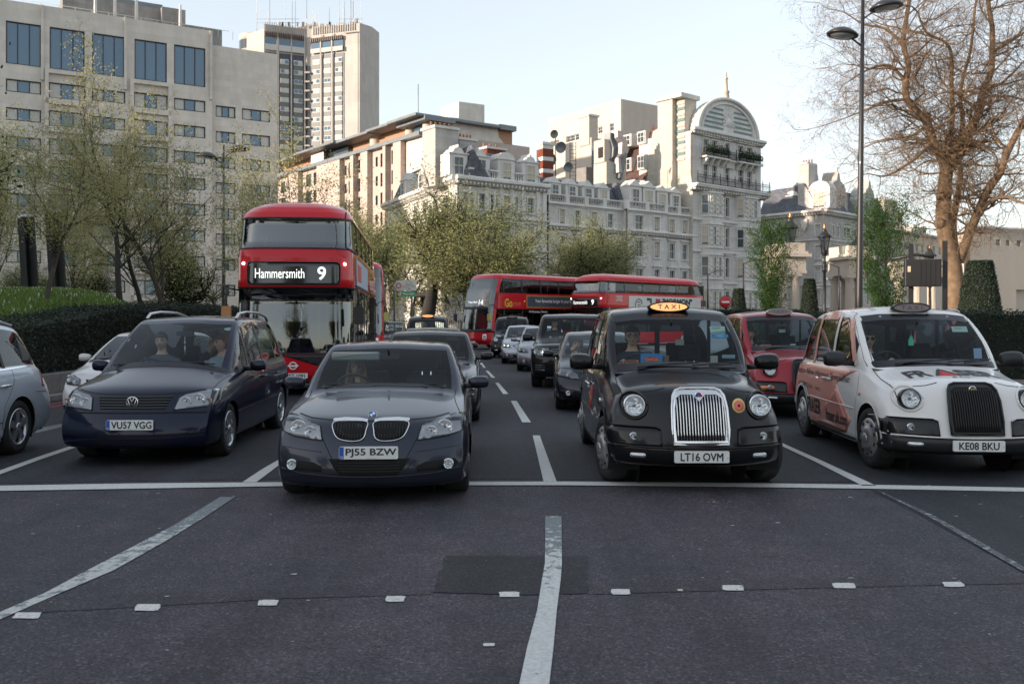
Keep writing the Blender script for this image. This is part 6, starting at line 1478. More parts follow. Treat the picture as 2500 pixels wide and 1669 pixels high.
class Facade:
 def __init__(s,u0,Y0,vp,label,cat='building',name='building',group=None):
  d=Vector(((vp-CU)/F,1.0)).normalized()
  if d.x<0:d=-d
  s.d=d;s.P=Vector(((u0-CU)/F*Y0,Y0));s.rz=math.atan2(d.y,d.x)
  s.root=thing(name,label,cat,(s.P.x,s.P.y,0),s.rz,group)if label else None
 def S(s,u,out=0.0):
  """distance along the wall at which pixel column u meets it (out = metres proud of the wall)"""
  k=(u-CU)/F;px,py=s.P.x+s.d.y*out,s.P.y-s.d.x*out
  return(k*py-px)/(s.d.x-k*s.d.y)
 def Z(s,u,v,out=0.0):
  t=s.S(u,out);Y=s.P.y-s.d.x*out+s.d.y*t;return HC+(HV-v)/F*Y
def wall_mesh(s0,s1,z0,z1,ops,depth=.25,y=0.0,taper=None):
 xs=sorted(set([s0,s1]+[min(max(o[0],s0),s1)for o in ops]+[min(max(o[1],s0),s1)for o in ops]));zs=sorted(set([z0,z1]+[min(max(o[2],z0),z1)for o in ops]+[min(max(o[3],z0),z1)for o in ops]))
 mb=MB();idx={}
 def vid(i,j):
  if(i,j)not in idx:idx[(i,j)]=len(mb.v);mb.v.append((xs[i],y,zs[j]))
  return idx[(i,j)]
 for i in range(len(xs)-1):
  for j in range(len(zs)-1):
   cx,cz=(xs[i]+xs[i+1])/2,(zs[j]+zs[j+1])/2
   if any(o[0]<cx<o[1]and o[2]<cz<o[3]for o in ops):continue
   mb.f.append((vid(i,j),vid(i+1,j),vid(i+1,j+1),vid(i,j+1)));mb.m.append(0);mb.sm.append(False)
 for(a,b,c,d)in ops:
  mb.add([(a,y,c),(b,y,c),(b,y,d),(a,y,d),(a,y+depth,c),(b,y+depth,c),(b,y+depth,d),(a,y+depth,d)],[(0,1,5,4),(1,2,6,5),(2,3,7,6),(3,0,4,7)])
 return mb
_wm={}
def win_parts(w,h,kind):
 """shared meshes of one window type: (frame, [(name, mesh)...])"""
 key=(round(w,1),round(h,1),kind)
 if key in _wm:return _wm[key]
 w,h=key[0]*1.0,key[1]*1.0;fr=MB();kids=[]
 def bar(x0,z0,x1,z1,y0=-.06,y1=.03):fr.box(x0,y0,z0,x1,y1,z1)
 e=.09 if kind in('sash','sashb','white')else(.13 if kind in('three','threeb','tall')else.07)
 bar(-w/2,0,-w/2+e,h);bar(w/2-e,0,w/2,h);bar(-w/2+e,0,w/2-e,e);bar(-w/2+e,h-e,w/2-e,h)
 if kind in('sash','sashb'):
  bar(-w/2+e,h*.5-.04,w/2-e,h*.5+.04,-.09);
  if w>.9:bar(-.02,e,.02,h*.5-.04);bar(-.02,h*.5+.04,.02,h-e)
  fm=M_sash
 elif kind=='white':
  bar(-.03,e,.03,h-e);bar(-w/2+e,h*.55-.03,-.03,h*.55+.03);bar(.03,h*.55-.03,w/2-e,h*.55+.03);fm=M_sash
 elif kind in('three','threeb','tall'):
  for x in(-w/6,w/6):bar(x-.05,e,x+.05,h-e)
  fm=M_bronze
  if kind=='threeb':fr.box(-w/2,-.08,-.28,w/2,.03,0)
 elif kind=='two':
  bar(-.05,e,.05,h-e);fm=M_bronze
 elif kind=='tower':
  bar(-.03,e,.03,h-e);fm=M_sash
 else:fm=M_bronze
 frm=fr.mesh('window',fm)
 p=MB();p.quad((-w/2+e,.02,e),(w/2-e,.02,e),(w/2-e,.02,h-e),(-w/2+e,.02,h-e))
 if kind=='sashb':kids.append(('pane',p.mesh('pane',M_pane)));q=MB();q.quad((-w/2+e,.012,h*.1+e),(w/2-e,.012,h*.1+e),(w/2-e,.012,h-e),(-w/2+e,.012,h-e));kids.append(('blind',q.mesh('blind',M_blind)))
 elif kind in('three','threeb'):
  kids.append(('pane',p.mesh('pane',M_paneb)))
  for x0,x1 in((-w/2+e,-w/6-.05),(w/6+.05,w/2-e)):q=MB();q.quad((x0,.012,e),(x1,.012,e),(x1,.012,h-e),(x0,.012,h-e));kids.append(('curtain',q.mesh('curtain',M_curt)))
 elif kind=='tower':
  kids.append(('pane',p.mesh('pane',M_paneb)));q=MB();q.quad((-w/2+e,.012,h*.45),(w/2-e,.012,h*.45),(w/2-e,.012,h-e),(-w/2+e,.012,h-e));kids.append(('blind',q.mesh('blind',M_curt)))
 else:kids.append(('pane',p.mesh('pane',M_paneb if kind=='tall' else M_pane)))
 _wm[key]=(frm,kids);return _wm[key]
def put_window(root,sc,z0,w,h,kind,y=.2,name='window',rot=0.0):
 frm,kids=win_parts(w,h,kind);o=link(name,frm,root,(sc,y,z0),(0,0,rot));o.scale=(w/round(w,1)if round(w,1)else 1,1,h/round(h,1)if round(h,1)else 1)
 for n,me in kids:link(n,me,o)
 return o
def bx(root,name,x0,y0,z0,x1,y1,z1,m,bev=0):
 o=MB().box(x0,y0,z0,x1,y1,z1).build(name,m,root)
 if bev:bevel(o,bev)
 return o
RB=random.Random(21)
# ---------------- A. wide pale hotel on the left
c1=lambda x,y:(x/3.136,y/3.136)
H=Facade(160,113,5165,'wide pale stone hotel with tall grey glass panes above rows of three-part windows')
R_=H.root;us=[c1(*p)for p in((45,0),(315,0),(380,0),(648,0),(705,0),(960,0),(1030,0),(1278,0),(1333,0),(1573,0))]
cols=[(H.S(us[i][0]),H.S(us[i+1][0]))for i in range(0,10,2)]
zt=lambda x,y:H.Z(*c1(x,y))
ztop=[zt(380,205),zt(380,525)];ops=[];wins=[]
dz=(zt(830,690)-zt(830,898)) # storey height
zrow0=zt(830,783)
rows=[zrow0-dz*k for k in range(9)]
bh=zt(830,690)-zt(830,783)
bays={1,3}
for i,(a,b)in enumerate(cols):
 out=0;ops.append((a,b,ztop[1],ztop[0]));wins.append((i,a,b,ztop[1],ztop[0],'tall'))
 for r,z in enumerate(rows):
  if z<5:continue
  if i in bays:wins.append((i,a-.1,b+.1,z-.25,z+bh+.15,'threeb'));ops.append((a-.1,b+.1,z-.25,z+bh+.15))
  else:wins.append((i,a,b,z,z+bh,'three'));ops.append((a,b,z,z+bh))
dcol=cols[2][0]-cols[1][0]
s_left=cols[0][0]-14;
for k_ in(1,2):
 a=cols[0][0]-dcol*k_;b=a+(cols[0][1]-cols[0][0])
 for z in rows:
  if z>5:ops.append((a,b,z,z+bh));wins.append((9,a,b,z,z+bh,'three'))
 ops.append((a,b,ztop[1],ztop[0]));wins.append((9,a,b,ztop[1],ztop[0],'tall'))
s_end=H.S(c1(1625,0)[0]);zpar=zt(1000,165)
flat=[o for o in ops]
wall_mesh(s_left,s_end,0,zpar,flat,.30).build('wall',M_conc,R_,fix=False)
for(i,a,b,z0,z1,kd)in wins:put_window(R_,(a+b)/2,z0,b-a,z1-z0,kd,y=.22)
for i in bays:
 a,b=cols[i]
 for z in rows[:-1]:
  if z>5:bx(R_,'bay_sill',a-.5,-.45,z-.95,b+.5,-.003,z-.30,M_conc)
 bx(R_,'bay_pier',a-.55,-.45,4,a-.12,-.003,ztop[1]-.6,M_conc);bx(R_,'bay_pier',b+.12,-.45,4,b+.55,-.003,ztop[1]-.6,M_conc)
 bx(R_,'bay_head',a-.55,-.45,ztop[1]-.598,b+.55,-.003,ztop[1]-.1,M_conc)
bx(R_,'mass',s_left,.32,0,s_end,30,zpar-.4,M_conc);bx(R_,'parapet',s_left,.0,zpar+.002,s_end,.6,zpar+.35,M_conc)
for x in(330,965,1620):
 q=H.S(c1(x,0)[0]);bx(R_,'pilaster',q-.25,-.30,ztop[1]-1.5,q+.05,-.004,zpar+.3,M_conc)
w0,w1=s_end,H.S(c1(2130,0)[0]);zw=zt(1900,375)
wops=[];
for xa,xb in((1660,1812),(1862,2078)):
 a,b=H.S(c1(xa,0)[0]),H.S(c1(xb,0)[0])
 for r in range(1,9):
  z=zt(1970,920)-dz*(r-1)
  if z>3:wops.append((a,b,z,z+bh));put_window(R_,(a+b)/2,z,b-a,bh,'three',y=.82)
wm=wall_mesh(w0,w1,0,zw,wops,.30,y=.6);wm.build('wing_wall',M_conc,R_,fix=False);bx(R_,'wing_mass',w0,.92,0,w1-.01,26,zw-.02,M_conc)
pf=lambda x,out:H.S(c1(x,0)[0],out)
for(xa,xb,ytop,ref,back)in((480,1420,-20,900,9),(1420,1700,215,1600,12),(200,480,60,300,9),(1240,1420,60,1300,8)):
 a,b=pf(xa,-back),pf(xb,-back);z=H.Z(*c1(ref,ytop if ref!=900 else 20),-back);bx(R_,'plant_room',a,back,zpar-1,b,back+8+RB.random(),z,M_concd)
a,b=pf(500,-9),pf(1250,-9);bx(R_,'roof_cladding',a,9.5,H.Z(*c1(900,20),-9)+.002,b,16,H.Z(*c1(900,-25),-9),M_lead)
for x,yt in((730,-60),(880,-60),(1045,-60),(1380,40)):
 s_=pf(x,-2);z1=H.Z(*c1(x,yt),-2);MB().tube([(s_,2,zpar-.2),(s_,2,z1)],[.22,.16],10).build('mast',M_sash,R_)
 MB().boxc((s_,1.75,zpar+2),(.25,.2,1.6)).build('antenna_panel',M_sash,R_)
mb=MB()
for j in range(16):q=s_left+12+j*1.9;mb.tube([(q,1.2,zpar),(q,1.2,zpar+1.0)],.03,5)
mb.tube([(s_left+12,1.2,zpar+1),(s_left+40,1.2,zpar+1)],.03,5);mb.build('roof_railing',M_sash,R_)
# ---------------- B. concrete tower
T_=thing('tower_block','tall concrete hotel tower with antennas on its roof, highest building on the skyline','tower',(0,0,0))
def tz(y,Y):return HC+(HV-y/2.936)/F*Y
def tu(x):return 500+x/2.936
vt=[(300,296),(425,291),(715,296),(765,296),(1110,290),(1200,294),(1250,300)]
ptsT=[Vector(((tu(x)-CU)/F*Y,Y))for x,Y in vt];zT=tz(165,290)
for i in range(len(vt)-1):
 a,b=ptsT[i],ptsT[i+1];top=zT if i else tz(232,294)
 mb=MB();mb.add([(a.x,a.y,0),(b.x,b.y,0),(b.x,b.y,top),(a.x,a.y,top),(a.x+(8 if i<3 else-2),a.y+16,0),(b.x+(3 if i<3 else-3),b.y+16,0),(b.x+(3 if i<3 else-3),b.y+16,top),(a.x+(8 if i<3 else-2),a.y+16,top)],[(0,1,2,3),(3,2,6,7),(1,5,6,2),(0,3,7,4)]);mb.build('wall',M_tower,T_,fix=False)
mb=MB();q=Vector(((tu(222)-CU)/F*300,300));mb.lathe([(4.6,0),(4.6,tz(272,300)),(4.7,tz(270,300)),(4.7,tz(235,300)),(.01,tz(233,300))],24,(q.x+4.8,q.y+4,0));mb.build('stair_drum',M_tower,T_)
mb=MB();mb.lathe([(4.75,tz(345,300)),(4.75,tz(280,300))],24,(q.x+4.8,q.y+4,0));mb.build('drum_glazing',M_pane,T_,fix=False)
def tower_quad(x0,x1,yt,yb,m,name,proud=.3,parent=None,thick=.25):
 """a slab lying on the tower face between two columns, given in picture units of the face it is on"""
 for i in range(len(vt)-1):
  if vt[i][0]<=(x0+x1)/2<=vt[i+1][0]:break
 a,b=ptsT[i],ptsT[i+1]
 def onf(x):
  k=(tu(x)-CU)/F;d=b-a;t=(k*a.y-a.x)/(d.x-k*d.y);return a+d*t
 p,q=onf(x0),onf(x1);n=Vector((b.y-a.y,-(b.x-a.x))).normalized()
 mb=MB();zb_,zt_=yb,yt
 P4=[(p+n*proud),(q+n*proud),(p+n*(proud-thick)),(q+n*(proud-thick))]
 mb.add([(P4[0].x,P4[0].y,zb_),(P4[1].x,P4[1].y,zb_),(P4[1].x,P4[1].y,zt_),(P4[0].x,P4[0].y,zt_),(P4[2].x,P4[2].y,zb_),(P4[3].x,P4[3].y,zb_),(P4[3].x,P4[3].y,zt_),(P4[2].x,P4[2].y,zt_)],[(0,1,2,3),(3,2,6,7),(1,5,6,2),(0,3,7,4),(0,4,5,1)])
 return mb.build(name,m,parent or T_)
ZT=lambda y:tz(y,293)
tower_quad(427,714,ZT(385),0,M_bluegrey,'curtain_wall',.15);tower_quad(766,1000,ZT(385),0,M_bluegrey,'curtain_wall',.15)
for x0,x1 in((430,520),(527,615),(622,712),(768,835),(846,916),(926,998)):tower_quad(x0,x1,ZT(285),ZT(360),M_paneb,'penthouse_glazing',.45);tower_quad(x0,x1,ZT(330 if x0<700 else 340),ZT(372),M_curt,'balcony_front',.9,thick=.1)
for x in(516,524,617,712,838,918):tower_quad(x-3,x+5,ZT(240),0,M_tower,'vertical_rib',.8)
for x0,x1 in((428,714),(768,1000)):
 n_=22 if x0<700 else 17
 for j in range(n_):xa=x0+(x1-x0)*j/n_;tower_quad(xa,xa+(x1-x0)/n_*.42,ZT(242 if x0<700 else 262),ZT(275 if x0<700 else 292),M_fin,'sun_fin',1.0,thick=.8)
for j in range(40):
 xa=430+j*16.5
 if xa<1100 and not 712<xa<768:tower_quad(xa,xa+5,ZT(175),ZT(235),M_tower,'parapet_rib',.35,thick=.3)
nrow=17
for ci,(x0,x1)in enumerate(((541,601),(637,700),(778,828),(857,907),(937,988))):
 for r in range(nrow):
  yt_=425+r*67.5 if ci<2 else 416+r*69;z1,z0=ZT(yt_),ZT(yt_+36)
  w_=tower_quad(x0,x1,z1,z0,M_sash,'window',.35);tower_quad(x0+3,(x0+x1)/2-2,z1-.25,z0+.25,M_curt if RB.random()<.75 else M_paneb,'pane',.42,w_);tower_quad((x0+x1)/2+2,x1-3,z1-.25,z0+.25,M_curt if RB.random()<.55 else M_paneb,'pane',.42,w_)
  tower_quad(x0,x1,z0-.05,z0-1.5,M_greengrey,'spandrel',.38)
for r in range(11):
 y0_=452+r*66;tower_quad(722,757,ZT(y0_+50),ZT(y0_+62),M_tower,'balcony_slab',1.2,thick=1.2);tower_quad(726,735,ZT(y0_),ZT(y0_+48),M_bronze,'balcony_opening',.3);tower_quad(741,753,ZT(y0_+6),ZT(y0_+48),M_pane,'balcony_window',.3)
tower_quad(1096,1103,ZT(250),0,M_concd,'wall_joint',.05);tower_quad(1001,1098,ZT(245),ZT(252),M_tower,'ledge',.8)
mb=MB();q=Vector(((tu(820)-CU)/F*305,305));mb.lathe([(11,zT-2),(11.2,zT+1.5),(9,zT+3),(5,zT+4.2),(.01,zT+4.6)],28,(q.x,q.y+4,0));mb.build('roof_drum',M_tower,T_)
for j in range(46):
 x=RB.choice((RB.uniform(370,680),RB.uniform(700,900),RB.uniform(960,1130)));Y=297;hh=RB.choice((4,6,7,9,11,13))if RB.random()<.6 else 2.5;X=(tu(x)-CU)/F*Y
 mb=MB();mb.tube([(X,Y,zT-.5),(X,Y,zT+hh)],[.10,.05],4)
 if hh<7:mb.boxc((X,Y,zT+hh*.7),(.5,.3,1.4))
 mb.build('antenna',M_sash if j%2 else M_lead,T_)
for x0,x1 in((370,680),(960,1130)):
 mb=MB()
 for dz_ in(2.2,3.4):mb.tube([((tu(x0)-CU)/F*297,297,zT+dz_),((tu(x1)-CU)/F*297,297,zT+dz_)],.06,4)
 mb.build('antenna_rail',M_lead,T_)
 # ---------------- C. stepped pale building with broad roof canopies, sunlit flank
W_=Facade(1035,167.8,-480,'sunlit stepped stone building with flat dark canopy roofs between the tower and the mansions');R_=W_.root
cx=lambda x:500+x/2.936
c2s=lambda x,o=0:W_.S(cx(x),o)
zc_=W_.Z(cx(1570),945/2.936);zrf=W_.Z(cx(1555),832/2.936);fl=3.25
ops=[];sw=[]
for(x,wd)in((1280,42),(1360,44),(1120,42),(1050,38),(800,40),(745,38),(610,30),(562,30)):
 a,b=c2s(x-wd/2),c2s(x+wd/2)
 for r in range(8):z=zc_-4.3-fl*1.15*r;ops.append((a,b,z,z+2.6));sw.append((a,b,z,2.6,'two'))
for(x,wd)in((1232,16),(1010,14)):
 a,b=c2s(x-wd/2),c2s(x+wd/2)
 for r in range(8):z=zc_-4.0-fl*1.15*r;ops.append((a,b,z,z+1.9));sw.append((a,b,z,1.9,'plain'))
a,b=c2s(1480),c2s(1532)
for r in range(7):z=zc_-5.2-fl*1.15*r;ops.append((a,b,z,z+2.2));sw.append((a,b,z,2.2,'white'))
sL=c2s(525)
wall_mesh(sL,0,0,zc_,ops,.35).build('wall',M_warm,R_,fix=False)
for a,b,z,h_,kd in sw:put_window(R_,(a+b)/2,z,b-a,h_,kd,y=.25)
bx(R_,'mass',sL,.4,0,0,24,zc_-.1,M_warm)
for x0,x1 in((1385,1440),(1150,1200),(835,1000),(630,700),(1310,1330),(1075,1098)):
 a,b=c2s(x0),c2s(x1);bx(R_,'projecting_pier',a,-1.1,0,b,-.004,zc_-.8,M_warm)
bx(R_,'cornice',sL,-1.25,zc_-.75,0.3,-.004,zc_+.0,M_lead)
bx(R_,'top_storey',sL,1.6,zc_+.0,-.3,20,zrf-.5,stone_mat('orange_render',(.42,.24,.15),0,.06,stain=.1))
for x0,x1 in((1435,1475),(1185,1225),(1560,1605)):a,b=c2s(x0,-.8),c2s(x1,-.8);MB().lathe([((b-a)/2,zc_),((b-a)/2,zrf-.5)],18,((a+b)/2,1.4,0)).build('round_column',M_cream,R_)
a,b=c2s(870,-.5),c2s(1025,-.5);bx(R_,'glass_pavilion',a,.6,zc_-.2,b,5,zrf-1.0,M_pane);bx(R_,'white_balcony',c2s(780),-.6,zc_-.2,c2s(870),-.45,zc_+2,M_sash)
for x0,x1,dzz in((1390,1600,0),(1215,1440,.1),(985,1225,-.1),(690,1000,.0),(530,700,-.1)):
 a,b=c2s(x0),c2s(x1);bevel(bx(R_,'canopy_roof',a,-2.6+abs(dzz)*6,zrf-.55+dzz,b-.02,16,zrf+dzz,M_lead),.1)
a=c2s(1400,-8);mb=MB();mb.add([(a+2-11+22*i/12,8+6*j,zrf-.2+3.2*math.sin(PI*i/12))for i in range(13)for j in range(2)],[(2*i,2*i+2,2*i+3,2*i+1)for i in range(12)],0,True);mb.build('barrel_roof',M_lead,R_,fix=False)
E_=Facade(1035,167.8,4283,None);E_.root=thing('end_wall_building','pale gable wall with a square chimney tower, its face in shade','building',(E_.P.x,E_.P.y,0),E_.rz)
zE=lambda x,y:E_.Z(cx(x),y/2.936);sE=lambda x:E_.S(cx(x))
prof=[(1570,948),(1690,965),(1760,840),(1820,845),(1822,728),(2005,752),(2005,880),(2095,892),(2110,985),(2150,1035),(2195,1045)]
poly=[(sE(x),zE(x,y))for x,y in prof];poly=[(poly[0][0],0)]+poly+[(poly[-1][0],0)]
MB().prism(poly,0.02,6,axis='y').build('gable_wall',M_conc,E_.root)
bx(E_.root,'canopy_roof',sE(1570)-1,-2,zE(1570,865)-.2,sE(1755),8,zE(1570,865)+.6,M_lead);bx(E_.root,'canopy_roof',sE(2097),-1,zE(2100,920)-.3,sE(2212),8,zE(2100,915)+.5,M_lead)
bx(E_.root,'terrace_room',sE(1605),.6,zE(1600,975),sE(1750),5,zE(1600,880),M_paneb)
mb=MB();mb.tube([(sE(1512)+6,9,zrf),(sE(1512)+6,9,zrf+8)],.08,5);mb.build('antenna',M_lead,E_.root)
o=MB().lathe([(.01,0),(.7,.12),(1.0,.35)],16,(0,0,0),'y').build('satellite_dish',M_sash,E_.root,loc=(sE(1705),-.6,zE(1700,925)))
# ---------------- classical pieces
def cornice(root,s0,s1,z,out=.55,h=.7,dent=True,m=M_port2,y=0.0,name='cornice'):
 pr=[(0,0),(.25*out,0),(.30*out,.25*h),(.8*out,.45*h),(out,.55*h),(out,.85*h),(.9*out,h),(0,h)]
 mb=MB();n=len(pr);vs=[(s0,y-.003-p[0],z+p[1])for p in pr]+[(s1,y-.003-p[0],z+p[1])for p in pr]
 mb.add(vs,[(i,(i+1)%n,n+(i+1)%n,n+i)for i in range(n)]+[tuple(range(n-1,-1,-1)),tuple(range(n,2*n))]);o=mb.build(name,m,root)
 if dent:
  db=MB();k_=int((s1-s0)/.55)
  for i in range(k_):x=s0+(i+.25)*(s1-s0)/k_;db.box(x,y-out*.75,z+.10*h,x+.26,y-.01,z+.36*h)
  d_=db.build('dentils',M_port2,o);d_['kind']='stuff';gb=bx(root,'frieze_shade_strip',s0,y-.02,z-.12,s1,y-.004,z-.004,M_port_shade)  # dark strip paints the shade below the cornice
 return o
def balustrade(root,s0,s1,z,h=1.0,y=-.2,m=M_port2,piers=None):
 o=bx(root,'balustrade',s0,y-.18,z+h-.18,s1,y+.18,z+h,m);bx(o,'plinth',s0,y-.17,z,s1,y+.17,z+.16,m)
 db=MB();k_=max(1,int((s1-s0)/.30))
 for i in range(k_):
  x=s0+(i+.5)*(s1-s0)/k_;db.lathe([(.05,z+.16),(.10,z+.32),(.045,z+.5),(.05,z+h-.26),(.08,z+h-.18)],6,(x,y,0))
 d_=db.build('balusters',m,o,fix=False);d_['kind']='stuff'
 for x in(piers or[]):bx(o,'pier',x-.35,y-.24,z,x+.35,y+.24,z+h+.08,m)
 return o
def surround(root,sc,z0,w,h,style='flat',y=0.0,m=M_port2):
 t=.16;mb=MB();yy=y-.10
 mb.box(sc-w/2-t,yy,z0,sc-w/2,y-.004,z0+h);mb.box(sc+w/2,yy,z0,sc+w/2+t,y-.004,z0+h);mb.box(sc-w/2-t,yy,z0+h,sc+w/2+t,y-.004,z0+h+.2);mb.box(sc-w/2-t-.06,y-.18,z0-.14,sc+w/2+t+.06,y-.004,z0)
 if style=='ped':
  a=w/2+.42;mb.box(sc-a,y-.30,z0+h+.34,sc+a,y-.004,z0+h+.46)
  mb.add([(sc-a,y-.30,z0+h+.46),(sc+a,y-.30,z0+h+.46),(sc,y-.30,z0+h+.92),(sc-a,y-.01,z0+h+.46),(sc+a,y-.01,z0+h+.46),(sc,y-.01,z0+h+.92)],[(0,1,2),(0,2,5,3),(1,4,5,2)])
 elif style=='hood':mb.box(sc-w/2-.3,y-.32,z0+h+.3,sc+w/2+.3,y-.004,z0+h+.42)
 elif style=='block':
  for q in range(int(h/.5)):
   for sg in(-1,1):xx=sc+sg*(w/2+t*.9);mb.box(xx-.17,y-.2,z0+.1+q*.5,xx+.17,y-.004,z0+.36+q*.5)
  mb.box(sc-.16,y-.26,z0+h-.02,sc+.16,y-.004,z0+h+.42)
 return mb.build('window_surround',m,root)
def dormer(root,sc,z0,w,h,style,depth=2.0,y=.0):
 """a dormer house standing on the wall head"""
 sgn=[(-w/2,z0),(w/2,z0),(w/2,z0+h)]
 if style=='ped':out=[(-w/2,z0),(w/2,z0),(w/2,z0+h),(0,z0+h+w*.38),(-w/2,z0+h)]
 elif style=='seg':out=[(-w/2,z0),(w/2,z0),(w/2,z0+h)]+[(w/2*math.cos(PI*j/10),z0+h+w*.36*math.sin(PI*j/10))for j in range(1,10)]+[(-w/2,z0+h)]
 else:out=[(-w/2,z0),(w/2,z0),(w/2,z0+h),(w*.32,z0+h+.15),(w*.2,z0+h+.6),(.12,z0+h+.75),(0,z0+h+1.1),(-.12,z0+h+.75),(-w*.2,z0+h+.6),(-w*.32,z0+h+.15),(-w/2,z0+h)]
 o=MB().prism([(p[0]+sc,p[1])for p in out],y,y+depth,axis='y').build('dormer',M_port2 if style!='ped' else M_sash,root)
 ww,wh=w*.55,h*.82
 put_window(o,sc,z0+.12,ww,wh,'sashb' if RB.random()<.5 else 'sash',y=y-.05)
 bx(o,'dormer_cornice',sc-w/2-.12,y-.16,z0+h-.06,sc+w/2+.12,y+depth*.6,z0+h+.08,M_port2)
 return o
def mansard(root,s0,s1,z0,z1,y0=.6,rake=1.6,m=M_slate,back=9,endrake=0.0,z2=None):
 z2=z2 or z1+.8
 mb=MB();mb.add([(s0,y0,z0),(s1,y0,z0),(s1-endrake,y0+rake,z1),(s0+endrake,y0+rake,z1),(s0+endrake+1.5,y0+back,z2),(s1-endrake-1.5,y0+back,z2),(s0,y0+back*2,z0),(s1,y0+back*2,z0)],[(0,1,2,3),(3,2,5,4),(0,3,4,6),(1,7,5,2),(4,5,7,6)]);return mb.build('roof',m,root)
def chimney(root,x0,y0,x1,y1,z0,z1,pots=4,m=None):
 o=bx(root,'chimney',x0,y0,z0,x1,y1,z1,m or M_greystone);bx(o,'chimney_cap',x0-.18,y0-.18,z1,x1+.18,y1+.18,z1+.3,M_port2)
 for i in range(pots):x=x0+(i+.5)*(x1-x0)/pots;MB().lathe([(.16,z1+.3),(.13,z1+.9),(.16,z1+.95),(.10,z1+.96)],10,(x,(y0+y1)/2,0)).build('chimney_pot',mat('terracotta',(.30,.14,.08),.8),o)
 return o
 # ---------------- D. mansion with stone dormers (left of the white terrace)
A_=Facade(1335,118,4400,'grey white stone mansion with slate roof and carved dormers behind the round plane tree');R_=A_.root
c8=lambda x:900+x/3.92
sA=lambda x:A_.S(c8(x));z3=17.7
rowsA=[(14.85,1.9),(11.2,2.0),(7.3,2.3),(2.6,2.9)]
ops=[];ww=[]
for x,w in((1085,62),(1180,30),(1227,24),(1320,66),(1413,26),(1550,62),(985,50),(920,50)):
 a,b=sA(x-w/2),sA(x+w/2)
 for ri,(z,h_)in enumerate(rowsA):ops.append((a,b,z,z+h_));ww.append((a,b,z,h_,ri))
s0=sA(850)
wall_mesh(s0,0,0,z3,ops,.3).build('wall',M_port,R_,fix=False);bx(R_,'mass',s0+.05,.35,0,0,2,z3-.05,M_port)
for a,b,z,h_,ri in ww:put_window(R_,(a+b)/2,z,b-a,h_,'sashb' if RB.random()<.55 else 'sash',y=.18);surround(R_,(a+b)/2,z,b-a,h_,('flat','hood','ped','flat')[ri])
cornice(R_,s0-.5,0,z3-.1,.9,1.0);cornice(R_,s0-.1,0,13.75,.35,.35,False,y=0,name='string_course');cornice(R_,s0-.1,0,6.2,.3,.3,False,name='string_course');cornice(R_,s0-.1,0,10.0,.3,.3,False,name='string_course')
for z in[x_*.42 for x_ in range(2,14)]:bx(R_,'rustic_course',s0-.02,-.07,z,sA(1090)-.6,-.004,z+.34,M_port)if z<2.2 or z>5.6 else None
for x in(860,1130,1270,1370,1480,1620,1680):q=sA(x);bx(R_,'pilaster',q-.3,-.14,13.0,q+.3,-.004,z3-.12,M_port2)
mansard(R_,s0,-.2,z3+.9,21.9,.9,2.0,endrake=2.0,back=4)
for x,st_ in((1080,'gable'),(1325,'seg'),(1555,'gable'),(865,'flat')):
 dormer(R_,sA(x),z3+.9,2.5,2.6,st_ if st_!='flat' else 'gable',y=.1)
for x0,x1 in((950,1020),(1150,1240),(1400,1490),(1620,1650)):balustrade(R_,sA(x0),sA(x1),z3+.9,1.1,y=0)
chimney(R_,s0-1.2,3,s0+2.0,6,z3,24.6,5);chimney(R_,s0+3.5,5,s0+6,7,21,24.0,5);chimney(R_,-3.6,8,-.6,11,19,24.0,3,M_brickr)
A2=Facade(1117,A_.P.y+A_.d.y*A_.S(1117),244,None);A2.root=thing('mansion_wing','shaded flank of the grey white mansion running back behind the plane tree','building',(A2.P.x,A2.P.y,0),A2.rz)
ops=[(x,x+1.3,z,z+h_)for x in(-4.5,-8.5,-12.5,-16.5,-21,-25)for z,h_ in rowsA]
wall_mesh(-30,0,0,z3,ops,.3).build('wall',M_port,A2.root,fix=False)
for a,b,z,d_ in ops:put_window(A2.root,(a+b)/2,z,b-a,d_-z,'sash',y=.18);surround(A2.root,(a+b)/2,z,b-a,d_-z,'hood')
cornice(A2.root,-30,.5,z3-.1,.9,1.0);mansard(A2.root,-29.5,-.3,z3+.9,21.9,.6,1.5,back=1.8);bx(A2.root,'mass',-30,.4,0,-.05,.6,z3-.05,M_port)
for x in(-6,-14,-22):dormer(A2.root,x,z3+.9,2.3,2.4,'gable',y=.1)
